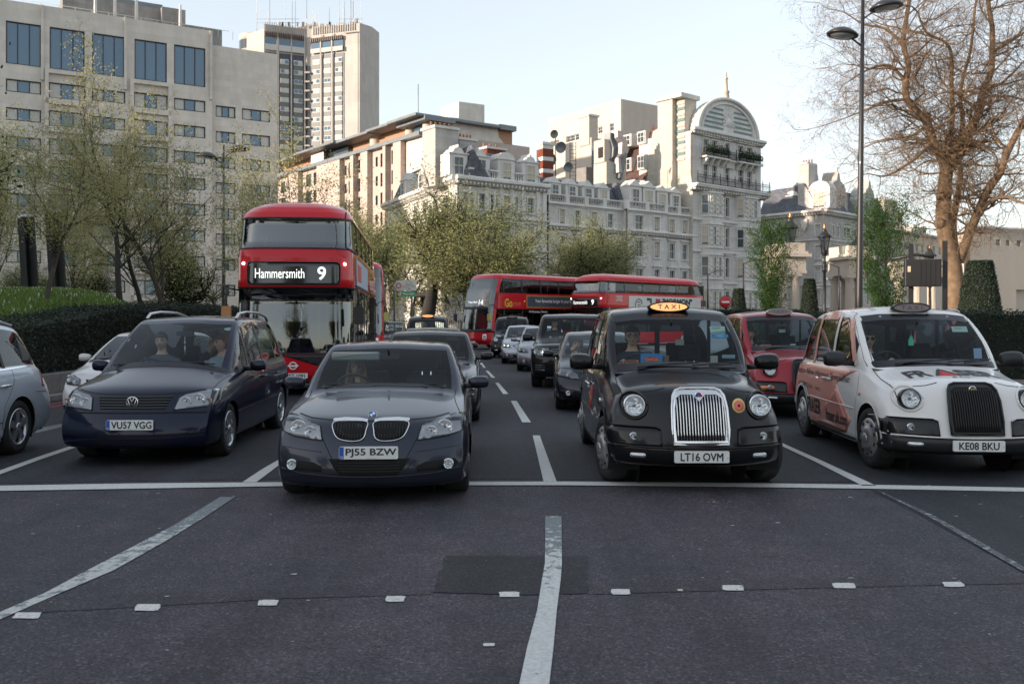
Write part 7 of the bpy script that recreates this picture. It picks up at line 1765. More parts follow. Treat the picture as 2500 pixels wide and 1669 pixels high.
# ---------------- E. white terrace with balustrade and dormers
B_=Facade(1337,118.4,4180,'long white stone terrace with balustrade and rows of pedimented dormers');R_=B_.root
c3=lambda x:1200+x/3.136
sB=lambda x,o=0:B_.S(c3(x),o);zb3=16.4
rB=[(13.9,1.9),(10.2,2.2),(6.3,2.3),(2.2,2.8)]
segs=[(sB(430),sB(1005),0.0),(sB(1005),sB(1300),-.9),(sB(1300),sB(1540),-.35)]
wxs=[[(540,42),(660,42),(785,42),(910,42)],[(1092,62),(1228,42)],[(1365,42),(1463,40)]]
for(a0,a1,yo),xs_ in zip(segs,wxs):
 ops=[]
 for x,w in xs_:
  a,b=sB(x-w/2),sB(x+w/2)
  for z,h_ in rB:ops.append((a,b,z,z+h_))
 wall_mesh(a0,a1,0,zb3,ops,.3,y=yo).build('wall',M_port,R_,fix=False)
 for i,(a,b,z,zt_)in enumerate(ops):put_window(R_,(a+b)/2,z,b-a,zt_-z,'sashb' if RB.random()<.3 else 'sash',y=yo+.18);surround(R_,(a+b)/2,z,b-a,zt_-z,('flat','hood','ped','flat')[i%4],y=yo)
 bx(R_,'mass',a0+.003,yo+.35,0,a1-.003,16,zb3-.03,M_port)
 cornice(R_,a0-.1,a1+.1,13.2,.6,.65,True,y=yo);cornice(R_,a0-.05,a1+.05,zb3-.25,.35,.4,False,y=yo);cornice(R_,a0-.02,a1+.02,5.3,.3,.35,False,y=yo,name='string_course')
 k_=5 if a1-a0>12 else 3
 balustrade(R_,a0,a1,zb3+.15,1.15,y=yo+.15,piers=[a0+(a1-a0)*j/(k_-1)for j in range(k_)])
 for x,w in xs_:
  q=(sB(x-w/2)+sB(x+w/2))/2;mb=MB();mb.tube([(q-1.0,yo-.06,12.95),(q-.5,yo-.1,12.65),(q,yo-.06,12.9),(q+.5,yo-.1,12.65),(q+1.0,yo-.06,12.95)],.06,5);mb.build('swag',M_port2,R_)
mansard(R_,sB(432),sB(1010),zb3+.2,20.0,.9,1.6,z2=20.8);mansard(R_,sB(1000),sB(1310),zb3+.2,20.4,.3,1.6,z2=20.9,endrake=.8);mansard(R_,sB(1300),sB(1535),zb3+.2,20.0,.7,1.6,z2=20.7,endrake=.8)
for x in(510,640,765,885):dormer(R_,sB(x),zb3+.9,2.1,1.9,'ped',y=.6)
for x in(1095,1200):dormer(R_,sB(x),zb3+.5,2.4,3.0,'ped',y=-.2)
for x in(1320,1420):dormer(R_,sB(x),zb3+.5,2.2,2.8,'ped',y=.25)
for q in(sB(422),):MB().tube([(q,-.25,1),(q,-.25,zb3+1)],.09,8).build('drainpipe',M_iron,R_)
# ---------------- F. ornate gabled tower house
C_=Facade(1691,119,3908,'tall ornate white stone house with an arched gable and planted iron balconies');R_=C_.root
sC=lambda x,o=0:C_.S(c3(x),o);e1=sC(2062);e0=0.0
zC=[(20.0,1.7),(15.2,2.5),(11.2,2.5),(7.2,2.6),(2.6,2.8)];top0=25.7
ops=[]
cols_=[(1640,42),(1705,42),(1803,34),(1905,42),(1972,42)]
for x,w in cols_:
 a,b=sC(x-w/2),sC(x+w/2)
 ops.append((a,b,23.2,24.9));
 for z,h_ in zC[:1]:ops.append((a,b,z,z+h_))
for z,h_ in zC[1:]:a,b=sC(1790),sC(1817);ops.append((a,b,z,z+h_))
bay_rng=[(sC(1590),sC(1750)),(sC(1862),sC(2020))]
wall_mesh(e0,e1,0,top0,ops,.3).build('wall',M_port,R_,fix=False)
for a,b,z,z1 in ops:put_window(R_,(a+b)/2,z,b-a,z1-z,'sash',y=.18);surround(R_,(a+b)/2,z,b-a,z1-z,'hood')
bx(R_,'mass',.01,.35,0,e1-.01,9,top0-.02,M_port)
for(a,b)in bay_rng: # canted bays with pairs of sashes
 w=b-a;zt_=18.0;pl=[(a,0),(a+w*.22,-1.1),(b-w*.22,-1.1),(b,0)]
 mb=MB()
 for i in range(3):p,q=pl[i],pl[i+1];mb.add([(p[0],p[1],0),(q[0],q[1],0),(q[0],q[1],zt_),(p[0],p[1],zt_)],[(0,1,2,3)])
 mb.add([(p[0],p[1],zt_)for p in pl],[(0,1,2,3)]);bay=mb.build('bay',M_port,R_)
 for z,h_ in zC[1:]:
  for i in range(3):
   p,q=Vector(pl[i]),Vector(pl[i+1]);ln=(q-p).length;ang=math.atan2(q.y-p.y,q.x-p.x);nn=Vector((q.y-p.y,-(q.x-p.x))).normalized()
   for t in((.5,)if i!=1 else(.27,.73)):
    c_=p.lerp(q,t)+nn*.05;put_window(bay,c_.x,z,.95 if i!=1 else ln*.32,h_,'sash' if RB.random()<.6 else 'sashb',y=c_.y,rot=ang)
  for zz in(z-.35,z+h_+.15):
   mb=MB();pp=[(a-.05,0),(a+w*.22-.08,-1.28),(b-w*.22+.08,-1.28),(b+.05,0)];mb.prism(pp,zz,zz+.2,axis='z');mb.build('bay_band',M_port2,bay)
  for xq in(a+w*.22,b-w*.22,(a+b)/2):
   for q in range(4):bx(bay,'block',xq-.16,-1.24,z+.15+q*.6,xq+.16,-1.103,z+.42+q*.6,M_port2)
cornice(R_,-.6,e1+.9,18.1,1.1,.8);cornice(R_,-.05,e1+.05,14.2,.3,.35,False,name='string_course');cornice(R_,-.05,e1+.05,10.2,.3,.3,False,name='string_course');cornice(R_,-.05,e1+.05,6.2,.3,.35,False,name='string_course')
def iron_balcony(root,s0,s1,z,out,planted):
 o=bx(root,'balcony',s0,-out,z-.2,s1,-.01,z,M_port2);mb=MB();k_=int((s1-s0)/.22)
 for i in range(k_+1):x=s0+(s1-s0)*i/k_;mb.tube([(x,-out+.08,z),(x,-out+.08,z+1.05)],.025,4)
 for dz_ in(.08,.75,1.05):mb.tube([(s0,-out+.08,z+dz_),(s1,-out+.08,z+dz_)],.035,4)
 r_=mb.build('railing',M_iron,o)
 for i in range(0,k_+1,7):x=s0+(s1-s0)*i/k_;MB().tube([(x,-out+.08,z),(x,-out+.08,z+1.35),(x,-out+.08,z+1.6)],[.06,.06,.01],6).build('railing_post',M_iron,o)
 for i in range(4):
  x=s0+(i+.5)*(s1-s0)/4;MB().prism([(-out+.1,z-.2),(-.02,z-.2),(-.02,z-1.1),(-.3,z-1.0),(-out+.3,z-.45)],x-.18,x+.18,axis='x').build('bracket',M_port2,o)
 if planted:
  r2=np.random.default_rng(4);n=1400;p=np.stack([r2.uniform(s0+.2,s1-.2,n),r2.normal(-out+.15,.18,n),z+.5+np.abs(r2.normal(0,.45,n))],1)
  leaves_mesh('window_box_plants',p,.10,[mat('leaf_dark_a',(.020,.040,.018),.7),mat('leaf_dark_b',(.035,.06,.02),.7)],o,seed=4)
 return o
def leaves_mesh(name,p,size,mats,parent=None,seed=1,hang=0.0,aspect=.55,mesh_only=False):
 r=np.random.default_rng(seed);n=len(p);a=r.normal(size=(n,3));a/=np.linalg.norm(a,axis=1)[:,None];b=np.cross(a,r.normal(size=(n,3)));b/=np.linalg.norm(b,axis=1)[:,None]
 s=(size*r.uniform(.6,1.4,n))[:,None];a=a*s;b=b*s*aspect
 v=np.stack([p-a,p-b,p+a,p+b],1).reshape(-1,3);me=np_mesh(name,v,np.arange(4*n).reshape(-1,4),mats,mi=r.integers(0,len(mats),n))
 if mesh_only:return me
 o=link(name,me,parent);o['kind']='stuff';return o
iron_balcony(R_,-.4,e1+.6,18.95,1.2,False);iron_balcony(R_,sC(1595),sC(1780),22.6,1.1,True);iron_balcony(R_,sC(1850),sC(2030),22.6,1.1,True);iron_balcony(R_,sC(1785),sC(1845),22.6,.7,False)
cornice(R_,-.4,e1+.4,25.3,.7,.8)
cxs=(sC(1575)+sC(2035))/2;rad=(sC(2035)-sC(1575))/2;arc=[(cxs+rad*math.cos(PI*j/24),26.1+rad*.70*math.sin(PI*j/24))for j in range(25)]
MB().prism(arc,-.05,1.2,axis='y').build('gable',M_port,R_)
mb=MB();mb.tube([(p[0],-.12,p[1])for p in arc],.24,8);mb.tube([(cxs+(p[0]-cxs)*.86,-.10,26.1+(p[1]-26.1)*.86)for p in arc],.12,6);mb.build('gable_moulding',M_port2,R_)
for j in range(5):
 z=26.5+j*.62;wd=rad*.80*math.sqrt(max(0,1-((z-26.1)/(rad*.62))**2))
 if wd>1.2:
  for sg in(-1,1):bx(R_,'green_stripe',min(cxs+sg*1.15,cxs+sg*wd),-.085,z,max(cxs+sg*1.15,cxs+sg*wd),-.053,z+.26,mat('green_slate',(.12,.19,.18),.6))
for j in range(11):
 a=math.radians(-20+22*j);MB().boxc((0,0,0),(.9,.1,.2),M=Matrix.Translation((cxs+.9*math.cos(a),-.10,27.6+.9*math.sin(a)))@Matrix.Rotation(-a,4,'Y')).build('fan_ray',M_port2,R_)
MB().lathe([(.01,-.3),(.35,-.25),(.6,-.10),(.65,0)],16,(cxs,-.05,27.6),'y').build('carved_boss',M_port2,R_)
mb=MB();mb.lathe([(.55,26.1+rad*.62),(.42,26.1+rad*.62+1.5),(.55,26.1+rad*.62+1.6),(.30,26.1+rad*.62+1.9),(.22,26.1+rad*.62+3.3),(.36,26.1+rad*.62+3.4),(.2,26.1+rad*.62+3.5),(.12,26.1+rad*.62+4.2),(.01,26.1+rad*.62+4.4)],8,(cxs,.4,0));mb.build('finial',M_cream,R_)
mb=MB();mb.add([(.2,1.2,25.6),(e1-.2,1.2,25.6),(e1-.6,7,27.5),(.6,7,27.5),(.2,9,25)],[(0,1,2,3),(0,3,4)]);mb.build('roof',M_slateb,R_)
C2=Facade(1691,119,-727,None);C2.root=thing('chimney_wall','sunlit cream stone flank wall rising into a broad chimney stack beside the arched gable','wall',(C2.P.x,C2.P.y,0),C2.rz);R2=C2.root
s2=lambda x:C2.S(c3(x));z2_=lambda x,y:C2.Z(c3(x),200+y/3.136)
prof=[(s2(1180),0),(0,0),(0,18.2),(s2(1478),z2_(1478,355)),(s2(1478),z2_(1478,120)),(s2(1305),z2_(1305,130)),(s2(1298),z2_(1298,345)),(s2(1235),z2_(1235,380)),(s2(1180),z2_(1180,745))]
M_flank=stone_mat('flank_stone',(.54,.50,.43),.16,.08,stain=.15,bw=.9,bh=.4)
MB().prism(prof,0.01,2.4,axis='y').build('flank_wall',M_flank,R2)
bx(R2,'stack_face',s2(1303),-.8,18.2,s2(1415),.0,z2_(1360,150),M_flank);bx(R2,'stack_cap',s2(1292),-1.1,z2_(1360,150),s2(1495),2.7,z2_(1360,118),M_port2)
for j in range(11):bx(R2,'stripe_band',s2(1418),-.12,z2_(1450,170)-.05-j*.72,s2(1482),.005,z2_(1450,170)+.3-j*.72,mat('green_slate',(.12,.19,.18),.6)if j%2 else M_flank)
bx(R2,'rear_stack',-4.6,2.6,22,-2.4,9.5,z2_(1600,235),M_port);bx(R2,'rear_stack_cap',-4.8,2.5,z2_(1600,235),-2.2,9.7,z2_(1600,215),M_port2)
push(C_.root,1.125);push(C2.root,1.125)
X_=Facade(c3(1230),127,-346,None);X_.root=thing('mansard_house','brown slate mansard with small white windows squeezed left of the broad chimney stack','building',(X_.P.x,X_.P.y,0),X_.rz)
sx_=lambda x:X_.S(c3(x));zx_=lambda x,y:X_.Z(c3(x),200+y/3.136)
mb=MB();mb.add([(sx_(990),-.5,zx_(990,760)),(sx_(1195),-.5,zx_(1195,750)),(sx_(1235),1.6,zx_(1235,370)),(sx_(1022),1.6,zx_(1022,410)),(sx_(1022),9,zx_(1022,410)),(sx_(1235),9,zx_(1235,370))],[(0,1,2,3),(3,2,5,4)]);mb.build('roof',M_slateb,X_.root)
for x,y0,y1 in((1062,415,490),(1170,390,470),(1062,595,680),(1170,570,665)):
 a,b=sx_(x-25),sx_(x+25);o=bx(X_.root,'dormer',a-.15,-.55,zx_(x,y1)-.15,b+.15,1.5,zx_(x,y0)+.15,M_sash);put_window(o,(a+b)/2,zx_(x,y1),b-a,zx_(x,y0)-zx_(x,y1),'white',y=-.62)
bx(X_.root,'parapet',sx_(1000),1.5,zx_(1022,415),sx_(1245),2.0,zx_(1022,415)+.35,M_cream)
push(X_.root,1.10)
DU=thing('ventilation_ducts','bulky silver ventilation ducts snaking up between the slate roofs','duct',(0,0,0))
def dpt(x,y,Y=124):return P(c3(x),200+y/3.136,Y)
for pts,r in(([(905,395),(905,440),(930,510),(925,580),(900,600)],.75),([(960,380),(960,430),(995,470),(990,560),(965,590),(970,700)],.85),([(935,385),(935,440),(960,500)],.3),([(1015,545),(1000,620),(975,740)],.45)):
 MB().tube([dpt(*p)for p in pts],r,4 if r>.5 else 8,smooth=False).build('duct',M_lead if r<.8 else mat('duct_metal',(.32,.30,.31),.4,metal=.6,var=.2),DU)
push(DU,1.09)
def block(label,x0,x1,ytop,ybot,Y,m,depth=5,cat='building',name='roof_hut',vp=-346,top=None,extras=()):
 f=Facade(c3(x1),Y,vp,label,cat,name);a=f.S(c3(x0));z1=f.Z(c3(x1),200+ytop/3.136);z0=f.Z(c3(x1),200+ybot/3.136)
 bx(f.root,'wall',a,0,min(z0,17),0,depth,z1,m);
 for e in extras:e(f,a,z0,z1)
 push(f.root,1.08)
 return f
block('cream roof room with a slim chimney in front of the slate roofs',565,765,425,700,138,M_cream,8,extras=(lambda f,a,z0,z1:chimney(f.root,-2.6,-.2,-.3,1.5,z1-1,z1+3.2,0,M_cream),))
block('small grey concrete roof hut behind the terrace balustrade',645,725,650,760,127,M_concd,4)
block('pale stone chimney block with white boxes above the terrace dormers',782,880,610,800,124,M_flank,3.5,extras=(lambda f,a,z0,z1:bx(f.root,'white_box',a+.3,-.2,z1,-.2,3,z1+3.0,M_cream),lambda f,a,z0,z1:bx(f.root,'louvre',a+1.2,-.25,z1+.6,a+2.2,-.21,z1+2.0,M_bronze)))
f=block('dark slate gable roof rising left of the ventilation ducts',770,900,440,640,132,M_slate,3)
ch=thing('striped_chimney','chimney of red brick with white stone bands beside the slate roofs','chimney',tuple(P(c3(410),781,126).xy)+(0,),math.radians(30))
zz=P(c3(410),200+490/3.136,126).z
for j in range(10):bx(ch,'brick_band' if j%2==0 else 'stone_band',-.85,-.8,17+(j+(.35 if j%2 else 0))*(zz-17)/10,.85,.8,17+(j+(1 if j%2 else 1.35))*(zz-17)/10-.002,M_brickr if j%2==0 else M_port2)
bx(ch,'chimney_cap',-1.0,-.95,zz,1.0,.95,zz+.35,M_port2)
sd=thing('satellite_dishes','cluster of dark satellite dishes and ladders beside the striped chimney','dish',tuple(P(c3(490),781,128).xy)+(0,))
for dx,zd,r in((-.8,23.5,.9),(.6,25.2,.8),(-.3,27,.6),(1.6,22.5,.7)):MB().lathe([(.01,0),(r*.6,-.1),(r,-.3)],16,(0,0,0),'y').build('dish',M_lead,sd,loc=(dx,0,zd),rot=(.3,0,.4))
mb=MB();[mb.tube([(x,.4,20),(x,.4,26)],.05,4)for x in(2,2.8)];[mb.tube([(2,.4,20.4+.5*i),(2.8,.4,20.4+.5*i)],.03,4)for i in range(11)];mb.tube([(0,.4,20),(0,.4,27)],.06,4);mb.build('ladder',M_iron,sd)
# ---------------- G. cream modernist block behind
K_=Facade(c3(990),190,-346,'large plain cream block with a sunlit side rising behind the mansard roofs');R_=K_.root
sk_=lambda x:K_.S(c3(x));zk_=lambda x,y:K_.Z(c3(x),200+y/3.136);zk=zk_(990,130)
ops=[(sk_(770),sk_(850),zk_(810,400),zk_(810,350)),(sk_(905),sk_(980),zk_(945,368),zk_(945,312)),(sk_(570),sk_(700),zk_(640,448),zk_(640,402)),(sk_(455),sk_(515),zk_(485,490),zk_(485,448))]
wall_mesh(sk_(438),0,0,zk,ops,.4).build('wall',M_cream,R_,fix=False)
for a,b,z0,z1 in ops:
 n_=max(2,int((b-a)/2.2))
 for i in range(n_):put_window(R_,a+(i+.5)*(b-a)/n_,z0,(b-a)/n_,z1-z0,'white',y=.3)
bx(R_,'mass',sk_(438),.45,0,-.02,24,zk-.05,M_cream)
K2=Facade(c3(990),190,4306,None);K2.root=thing('block_end','shaded end of the cream block with a thin window band','building',(K2.P.x,K2.P.y,0),K2.rz);sk2=K2.S(c3(1330));zq=lambda y:K2.Z(c3(1000),200+y/3.136)
ops=[(.8,sk2-2,zq(258),zq(246)),(.8,sk2*.6,zq(352),zq(302))]
wall_mesh(0,sk2,0,zk,ops,.4).build('wall',M_conc,K2.root,fix=False)
for i in range(7):put_window(K2.root,.8+(i+.5)*(sk2*.6-.8)/7,zq(352),(sk2*.6-.8)/7,zq(302)-zq(352),'white',y=.3)
bx(K2.root,'window_band',.8,.35,zq(258),sk2-2,.4,zq(246),M_pane);bx(K2.root,'mass',.02,.45,0,sk2,2,zk-.05,M_conc)
# ---------------- H. corner building behind the lanterns
c5=lambda x:1800+x/3.356
D1=Facade(c5(700),165,3540,'grey stone corner mansion with carved gables behind the street lanterns');R_=D1.root
s5=lambda x:D1.S(c5(x));z5=20.4
rD=[(16.6,1.9),(12.4,2.4),(8.5,2.4),(4.5,2.3),(.9,2.4)]
ops=[]
for x,w in((785,15),(822,15),(877,17),(913,17),(965,16),(1000,16),(1065,17),(1100,17),(1150,16),(1190,16),(1240,16)):
 for z,h_ in rD:ops.append((s5(x-w/2),s5(x+w/2),z,z+h_))
e5=s5(1290);wall_mesh(0,e5,0,z5,ops,.3).build('wall',M_greystone,R_,fix=False)
for a,b,z,z1 in ops:put_window(R_,(a+b)/2,z,b-a,z1-z,'sash',y=.18);surround(R_,(a+b)/2,z,b-a,z1-z,'flat' if z>14 else 'hood')
bx(R_,'mass',.2,.35,0,e5,1.5,z5-.05,M_greystone);cornice(R_,-.3,e5,z5-.2,1.0,.9);cornice(R_,0,e5,15.6,.3,.3,False,name='string_course');cornice(R_,0,e5,3.7,.3,.3,False,name='string_course');cornice(R_,0,e5,7.6,.3,.3,False,name='string_course')
mansard(R_,.3,e5,z5+.7,26,.9,2.6,back=5,z2=26.6)
for x0,x1,pk in((760,905,29.5),(1035,1140,28.0)):
 a,b=s5(x0),s5(x1);m_=(a+b)/2;MB().prism([(a,z5+.7),(b,z5+.7),(b,24.4),(b-.8,25.0),(b-1.2,26.2),(m_+.7,26.8),(m_+.4,27.8),(m_,28.4),(m_-.4,27.8),(m_-.7,26.8),(a+1.2,26.2),(a+.8,25.0),(a,24.4)],.05,3,axis='y').build('gable',M_greystone,R_)
 for q in(.25,.5,.75):put_window(R_,a+(b-a)*q,z5+1.4,1.0,2.6,'sash',y=0.0)
 for xx,zt_ in((m_,pk),(a+.2,26),(b-.2,26)):MB().lathe([(.30,24.4 if xx!=m_ else 28.2),(.35,25 if xx!=m_ else 28.5),(.16,25.2 if xx!=m_ else 28.8),(.28,25.5 if xx!=m_ else 29.2),(.01,zt_)],8,(xx,.5,0)).build('finial',M_port2,R_)
D2=Facade(c5(700),165,-670,None);D2.root=thing('corner_mansion_wing','left wing of the grey corner mansion with a slate roof and two tall chimneys','building',(D2.P.x,D2.P.y,0),D2.rz);R_=D2.root
s6=lambda x:D2.S(c5(x));ops=[]
for x,w in((662,42),(270,22),(232,22),(197,18)):
 for z,h_ in rD:ops.append((s6(x-w/2),s6(x+w/2),z,z+h_))
e6=s6(150);wall_mesh(e6,0,0,z5,ops,.3).build('wall',M_greystone,R_,fix=False)
for a,b,z,z1 in ops:put_window(R_,(a+b)/2,z,b-a,z1-z,'sash',y=.18);surround(R_,(a+b)/2,z,b-a,z1-z,'ped' if z<9 else 'flat')
bx(R_,'mass',e6,.35,0,-.2,1.5,z5-.05,M_greystone);cornice(R_,e6,.3,z5-.2,1.0,.9);cornice(R_,e6,0,15.6,.3,.3,False,name='string_course');cornice(R_,e6,0,7.6,.3,.3,False,name='string_course')
mansard(R_,e6,-.3,z5+.7,26,.9,2.6,back=4,z2=26.4);dormer(R_,s6(665),z5+.9,4.2,3.4,'seg',y=.2);dormer(R_,s6(432),z5+.9,2.4,2.9,'seg',y=.6)
chimney(R_,s6(580),.2,s6(492),3,z5,29.5,4);chimney(R_,s6(462),6,s6(375),8,22,28.4,4)
for x in(320,555):q=s6(x);MB().prism([(q-.7,19.6),(q+.7,19.6),(q+.5,18.2),(q,17.4),(q-.5,18.2)],-.35,-.01,axis='y').build('cartouche',M_port2,R_)
# ---------------- I. long house with grey pitched roof, far right
L_=Facade(c5(1140),190,3540,'long cream house with a grey pitched roof left of the bare plane tree');R_=L_.root
s7=lambda x:L_.S(c5(x));e7=s7(1720);z7=L_.Z(c5(1300),400+560/3.356)
ops=[(s7(x),s7(x+16),z,z+1.8)for x in range(1180,1680,47)for z in(z7-3.6,z7-7.2,z7-10.6)]
wall_mesh(0,e7,0,z7,ops,.3).build('wall',M_cream,R_,fix=False)
for a,b,z,z1 in ops:put_window(R_,(a+b)/2,z,b-a,z1-z,'sash',y=.18)
bx(R_,'mass',.02,.35,0,e7,12,z7-.05,M_cream);cornice(R_,0,e7,z7-.1,.8,.6)
mb=MB();r7=L_.Z(c5(1200),400+395/3.356,-6);mb.add([(0,.5,z7+.5),(e7,.5,z7+.5),(e7-3,7,r7-3),(0,7,r7-1),(0,14,z7),(e7,14,z7)],[(0,1,2,3),(3,2,5,4)]);mb.build('roof',M_slate,R_)
for x in(1350,1470,1545):q=s7(x);o=bx(R_,'dormer',q-.9,.3,z7+.5,q+.9,3,z7+2.4,M_sash);put_window(o,q,z7+.8,1.1,1.3,'white',y=.2)
chimney(R_,s7(1395),5,s7(1500),7.5,z7,L_.Z(c5(1440),400+345/3.356,-5),5,M_flank);chimney(R_,s7(1535),6,s7(1575),8,z7,L_.Z(c5(1555),400+440/3.356,-5),2,M_brickr)
# ---------------- J. cream wall building on the right edge
V_=Facade(2372,78,7000,'plain cream building with a recessed doorway on the right edge behind the cone hedge');R_=V_.root
zv=V_.Z(2400,400+600/3.356);sv=lambda x:V_.S(c5(x));ev_=sv(3000)
ops=[(sv(2285),sv(2500),0,V_.Z(2480,400+1030/3.356))]+[(sv(x),sv(x+34),V_.Z(2450,400+672/3.356),V_.Z(2450,400+622/3.356))for x in(2120,2200,2290,2360,2440,2520,2600)]
wall_mesh(sv(1905),ev_,0,zv+.6,ops,.5).build('wall',M_cream,R_,fix=False)
for i,(a,b,z,z1)in enumerate(ops):
 if i:put_window(R_,(a+b)/2,z,b-a,z1-z,'white',y=.3)
bx(R_,'door_recess',ops[0][0],.45,0,ops[0][1],.55,ops[0][3],M_cream);bx(R_,'mass',sv(1905),.6,0,ev_,1.2,zv+.5,M_cream);cornice(R_,sv(1905),ev_,zv+.55,.3,.35,False)
# ---------------- K. stone screen: two pavilions and a colonnade
def pavilion(u0,Y,u1,label,zt=9.7):
 x0,x1=(u0-CU)/F*Y,(u1-CU)/F*Y;r=thing('screen_pavilion',label,'pavilion',((x0+x1)/2,Y,0),math.radians(12),'stone screen pavilions');w=(x1-x0)/2
 bx(r,'attic',-w*.8,-.4,zt-.9,w*.8,3.5,zt,M_cream);bx(r,'attic_base',-w*.92,-.7,zt-1.15,w*.92,3.8,zt-.9,M_cream);bx(r,'cornice',-w-.1,-1.0,zt-1.5,w+.1,4.1,zt-1.152,M_cream);bx(r,'entablature',-w*.82,-.5,zt-2.9,w*.82,3.6,zt-1.502,M_cream);bx(r,'architrave',-w*.86,-.6,zt-3.2,w*.86,3.7,zt-2.902,M_cream)
 for cx_,cy_ in((-w*.58,0),(w*.18,0),(w*.66,1.2),(-w*.58,3),(w*.3,3)):fluted(r,cx_,cy_,zt-3.2,.46)
 return r
def fluted(parent,x,y,top,r,name='column'):
 mb=MB();k_=40;vs=[]
 hs=[(.45,1.0),(top*.5,.95),(top-.75,.84)]
 for z,s_ in hs:
  for j in range(k_):rr=r*s_*(1 if j%2 else.90);a=2*PI*j/k_;vs.append((rr*math.cos(a),rr*math.sin(a),z))
 mb.add(vs,[(i*k_+j,i*k_+(j+1)%k_,(i+1)*k_+(j+1)%k_,(i+1)*k_+j)for i in range(2)for j in range(k_)])
 mb.lathe([(r*.84,top-.75),(r*.9,top-.6),(r*1.2,top-.35),(r*1.22,top-.3)],24);mb.box(-r*1.25,-r*1.25,top-.3,r*1.25,r*1.25,top-.003);mb.lathe([(r*1.3,.0),(r*1.3,.2),(r*1.1,.45),(r,.5)],24)
 return mb.build(name,M_cream,parent,loc=(x,y,0),fix=False)
pavilion(c5(320),98,c5(575),'cream stone pavilion with fluted columns carrying a lantern, behind the slim green tree')
pavilion(c5(862),102,c5(1090),'cream stone pavilion with fluted columns cut by the tall lamp post')
CO=thing('colonnade','row of cream fluted columns under a long beam behind the black sign case','colonnade',(0,0,0))
for x in(1320,1465,1592,1715):q=P(c5(x),781,100);fluted(CO,q.x,q.y,6.2,.52)
a,b=P(c5(1270),781,100),P(c5(1900),781,100);bx(CO,'beam',a.x,a.y-.7,6.2,b.x,a.y+.7,7.4,M_cream);bx(CO,'beam_cornice',a.x-.1,a.y-1.0,7.402,b.x,a.y+1.0,7.8,M_cream)
# ---------------------------------------------------------------- trees, hedges
def seg_mesh(name,segs,m,k_big=7,k_small=3,mesh=True):
 a=np.array([(*s[0],*s[1],s[2],s[3])for s in segs],np.float64);out_v=[];out_f=[];base=0
 for sel,k in((np.maximum(a[:,6],a[:,7])>.06,k_big),(np.maximum(a[:,6],a[:,7])<=.06,k_small)):
  b=a[sel];n=len(b)
  if not n:continue
  p0,p1,r0,r1=b[:,:3],b[:,3:6],b[:,6:7],b[:,7:8];d=p1-p0;ln=np.linalg.norm(d,axis=1,keepdims=True);d=d/np.maximum(ln,1e-6)
  p1=p1+d*r1*.5;up=np.where(np.abs(d[:,2:3])>.9,np.array([[1.,0,0]]),np.array([[0,0,1.]]));u=np.cross(d,up);u/=np.linalg.norm(u,axis=1,keepdims=True);w_=np.cross(u,d)
  th=2*PI*np.arange(k)/k;ring=u[:,None]*np.cos(th)[None,:,None]+w_[:,None]*np.sin(th)[None,:,None]
  v=np.concatenate([p0[:,None]+ring*r0[:,:,None],p1[:,None]+ring*r1[:,:,None]],1).reshape(-1,3);i=np.arange(n)[:,None]*2*k+base;j=np.arange(k)[None]
  out_f.append(np.stack([i+j,i+(j+1)%k,i+k+(j+1)%k,i+k+j],2).reshape(-1,4));out_v.append(v);base+=len(v)
 return np_mesh(name,np.concatenate(out_v),np.concatenate(out_f),m,smooth=True)
def grow(rng,p,d,L,r,lvl,cfg,segs,tips):
 """one branch: wanders, thins and gives off side branches"""
 n=cfg['n'][min(lvl,len(cfg['n'])-1)];wob=cfg['wob'];up=cfg['up'][min(lvl,len(cfg['up'])-1)];maxl=cfg['levels']
 r_end=r*cfg.get('thin',.45)if lvl<maxl else r*.3
 p=Vector(p);d=Vector(d).normalized();kids=cfg['kids'][min(lvl,len(cfg['kids'])-1)]
 for i in range(n):
  ra=r+(r_end-r)*i/n;rb=r+(r_end-r)*(i+1)/n
  d=(d+Vector((rng.gauss(0,wob),rng.gauss(0,wob),rng.gauss(0,wob)+up))).normalized();q=p+d*L/n
  segs.append((p[:],q[:],ra,rb));p=q
  if lvl<maxl and(i+1)/n>cfg['bare'][min(lvl,len(cfg['bare'])-1)]:
   for _ in range(max(1,round(kids/n/(1-cfg['bare'][min(lvl,len(cfg['bare'])-1)])+rng.uniform(-.3,.3)))):
    a=rng.uniform(0,2*PI);s=d.cross(Vector((math.cos(a),math.sin(a),.3)));s=s.normalized()if s.length>.01 else Vector((1,0,0));t=cfg['ang']*rng.uniform(.7,1.2)
    cd=d*math.cos(t)+s*math.sin(t);grow(rng,p,cd,L*cfg['ratio']*rng.uniform(.65,1.1),max(rb*cfg.get('rr',.6),cfg['rmin']),lvl+1,cfg,segs,tips)
  if lvl>=maxl-1:tips.append(p[:])
 tips.append(p[:])
def make_crown(tips,per,jit,size,mats,seed,name='crown',keep=None,aspect=.6):
 r=np.random.default_rng(seed);t=np.repeat(np.array(tips),per,axis=0);t=t+r.normal(0,jit,t.shape)
 if keep and len(t)>keep:t=t[r.permutation(len(t))[:keep]]
 return leaves_mesh(name,t,size,mats,seed=seed,mesh_only=True,aspect=aspect)
M_bark=mat('bark_grey',(.070,.058,.045),.9,var=.4,vscale=5,bump=.6,bscale=30);M_barkd=mat('bark_dark',(.028,.024,.020),.9,var=.4,vscale=5,bump=.5)
M_barkl=mat('bark_pale',(.20,.165,.125),.9,var=.35,vscale=5,bump=.5);M_plane=mat('bark_plane',(.19,.125,.075),.9,var=.55,vscale=1.7,bump=.7,bscale=14)
LG=[leaf('leaf_gold',(.52,.44,.22)),leaf('leaf_olive',(.32,.32,.15)),leaf('leaf_yellowgreen',(.40,.39,.18))]
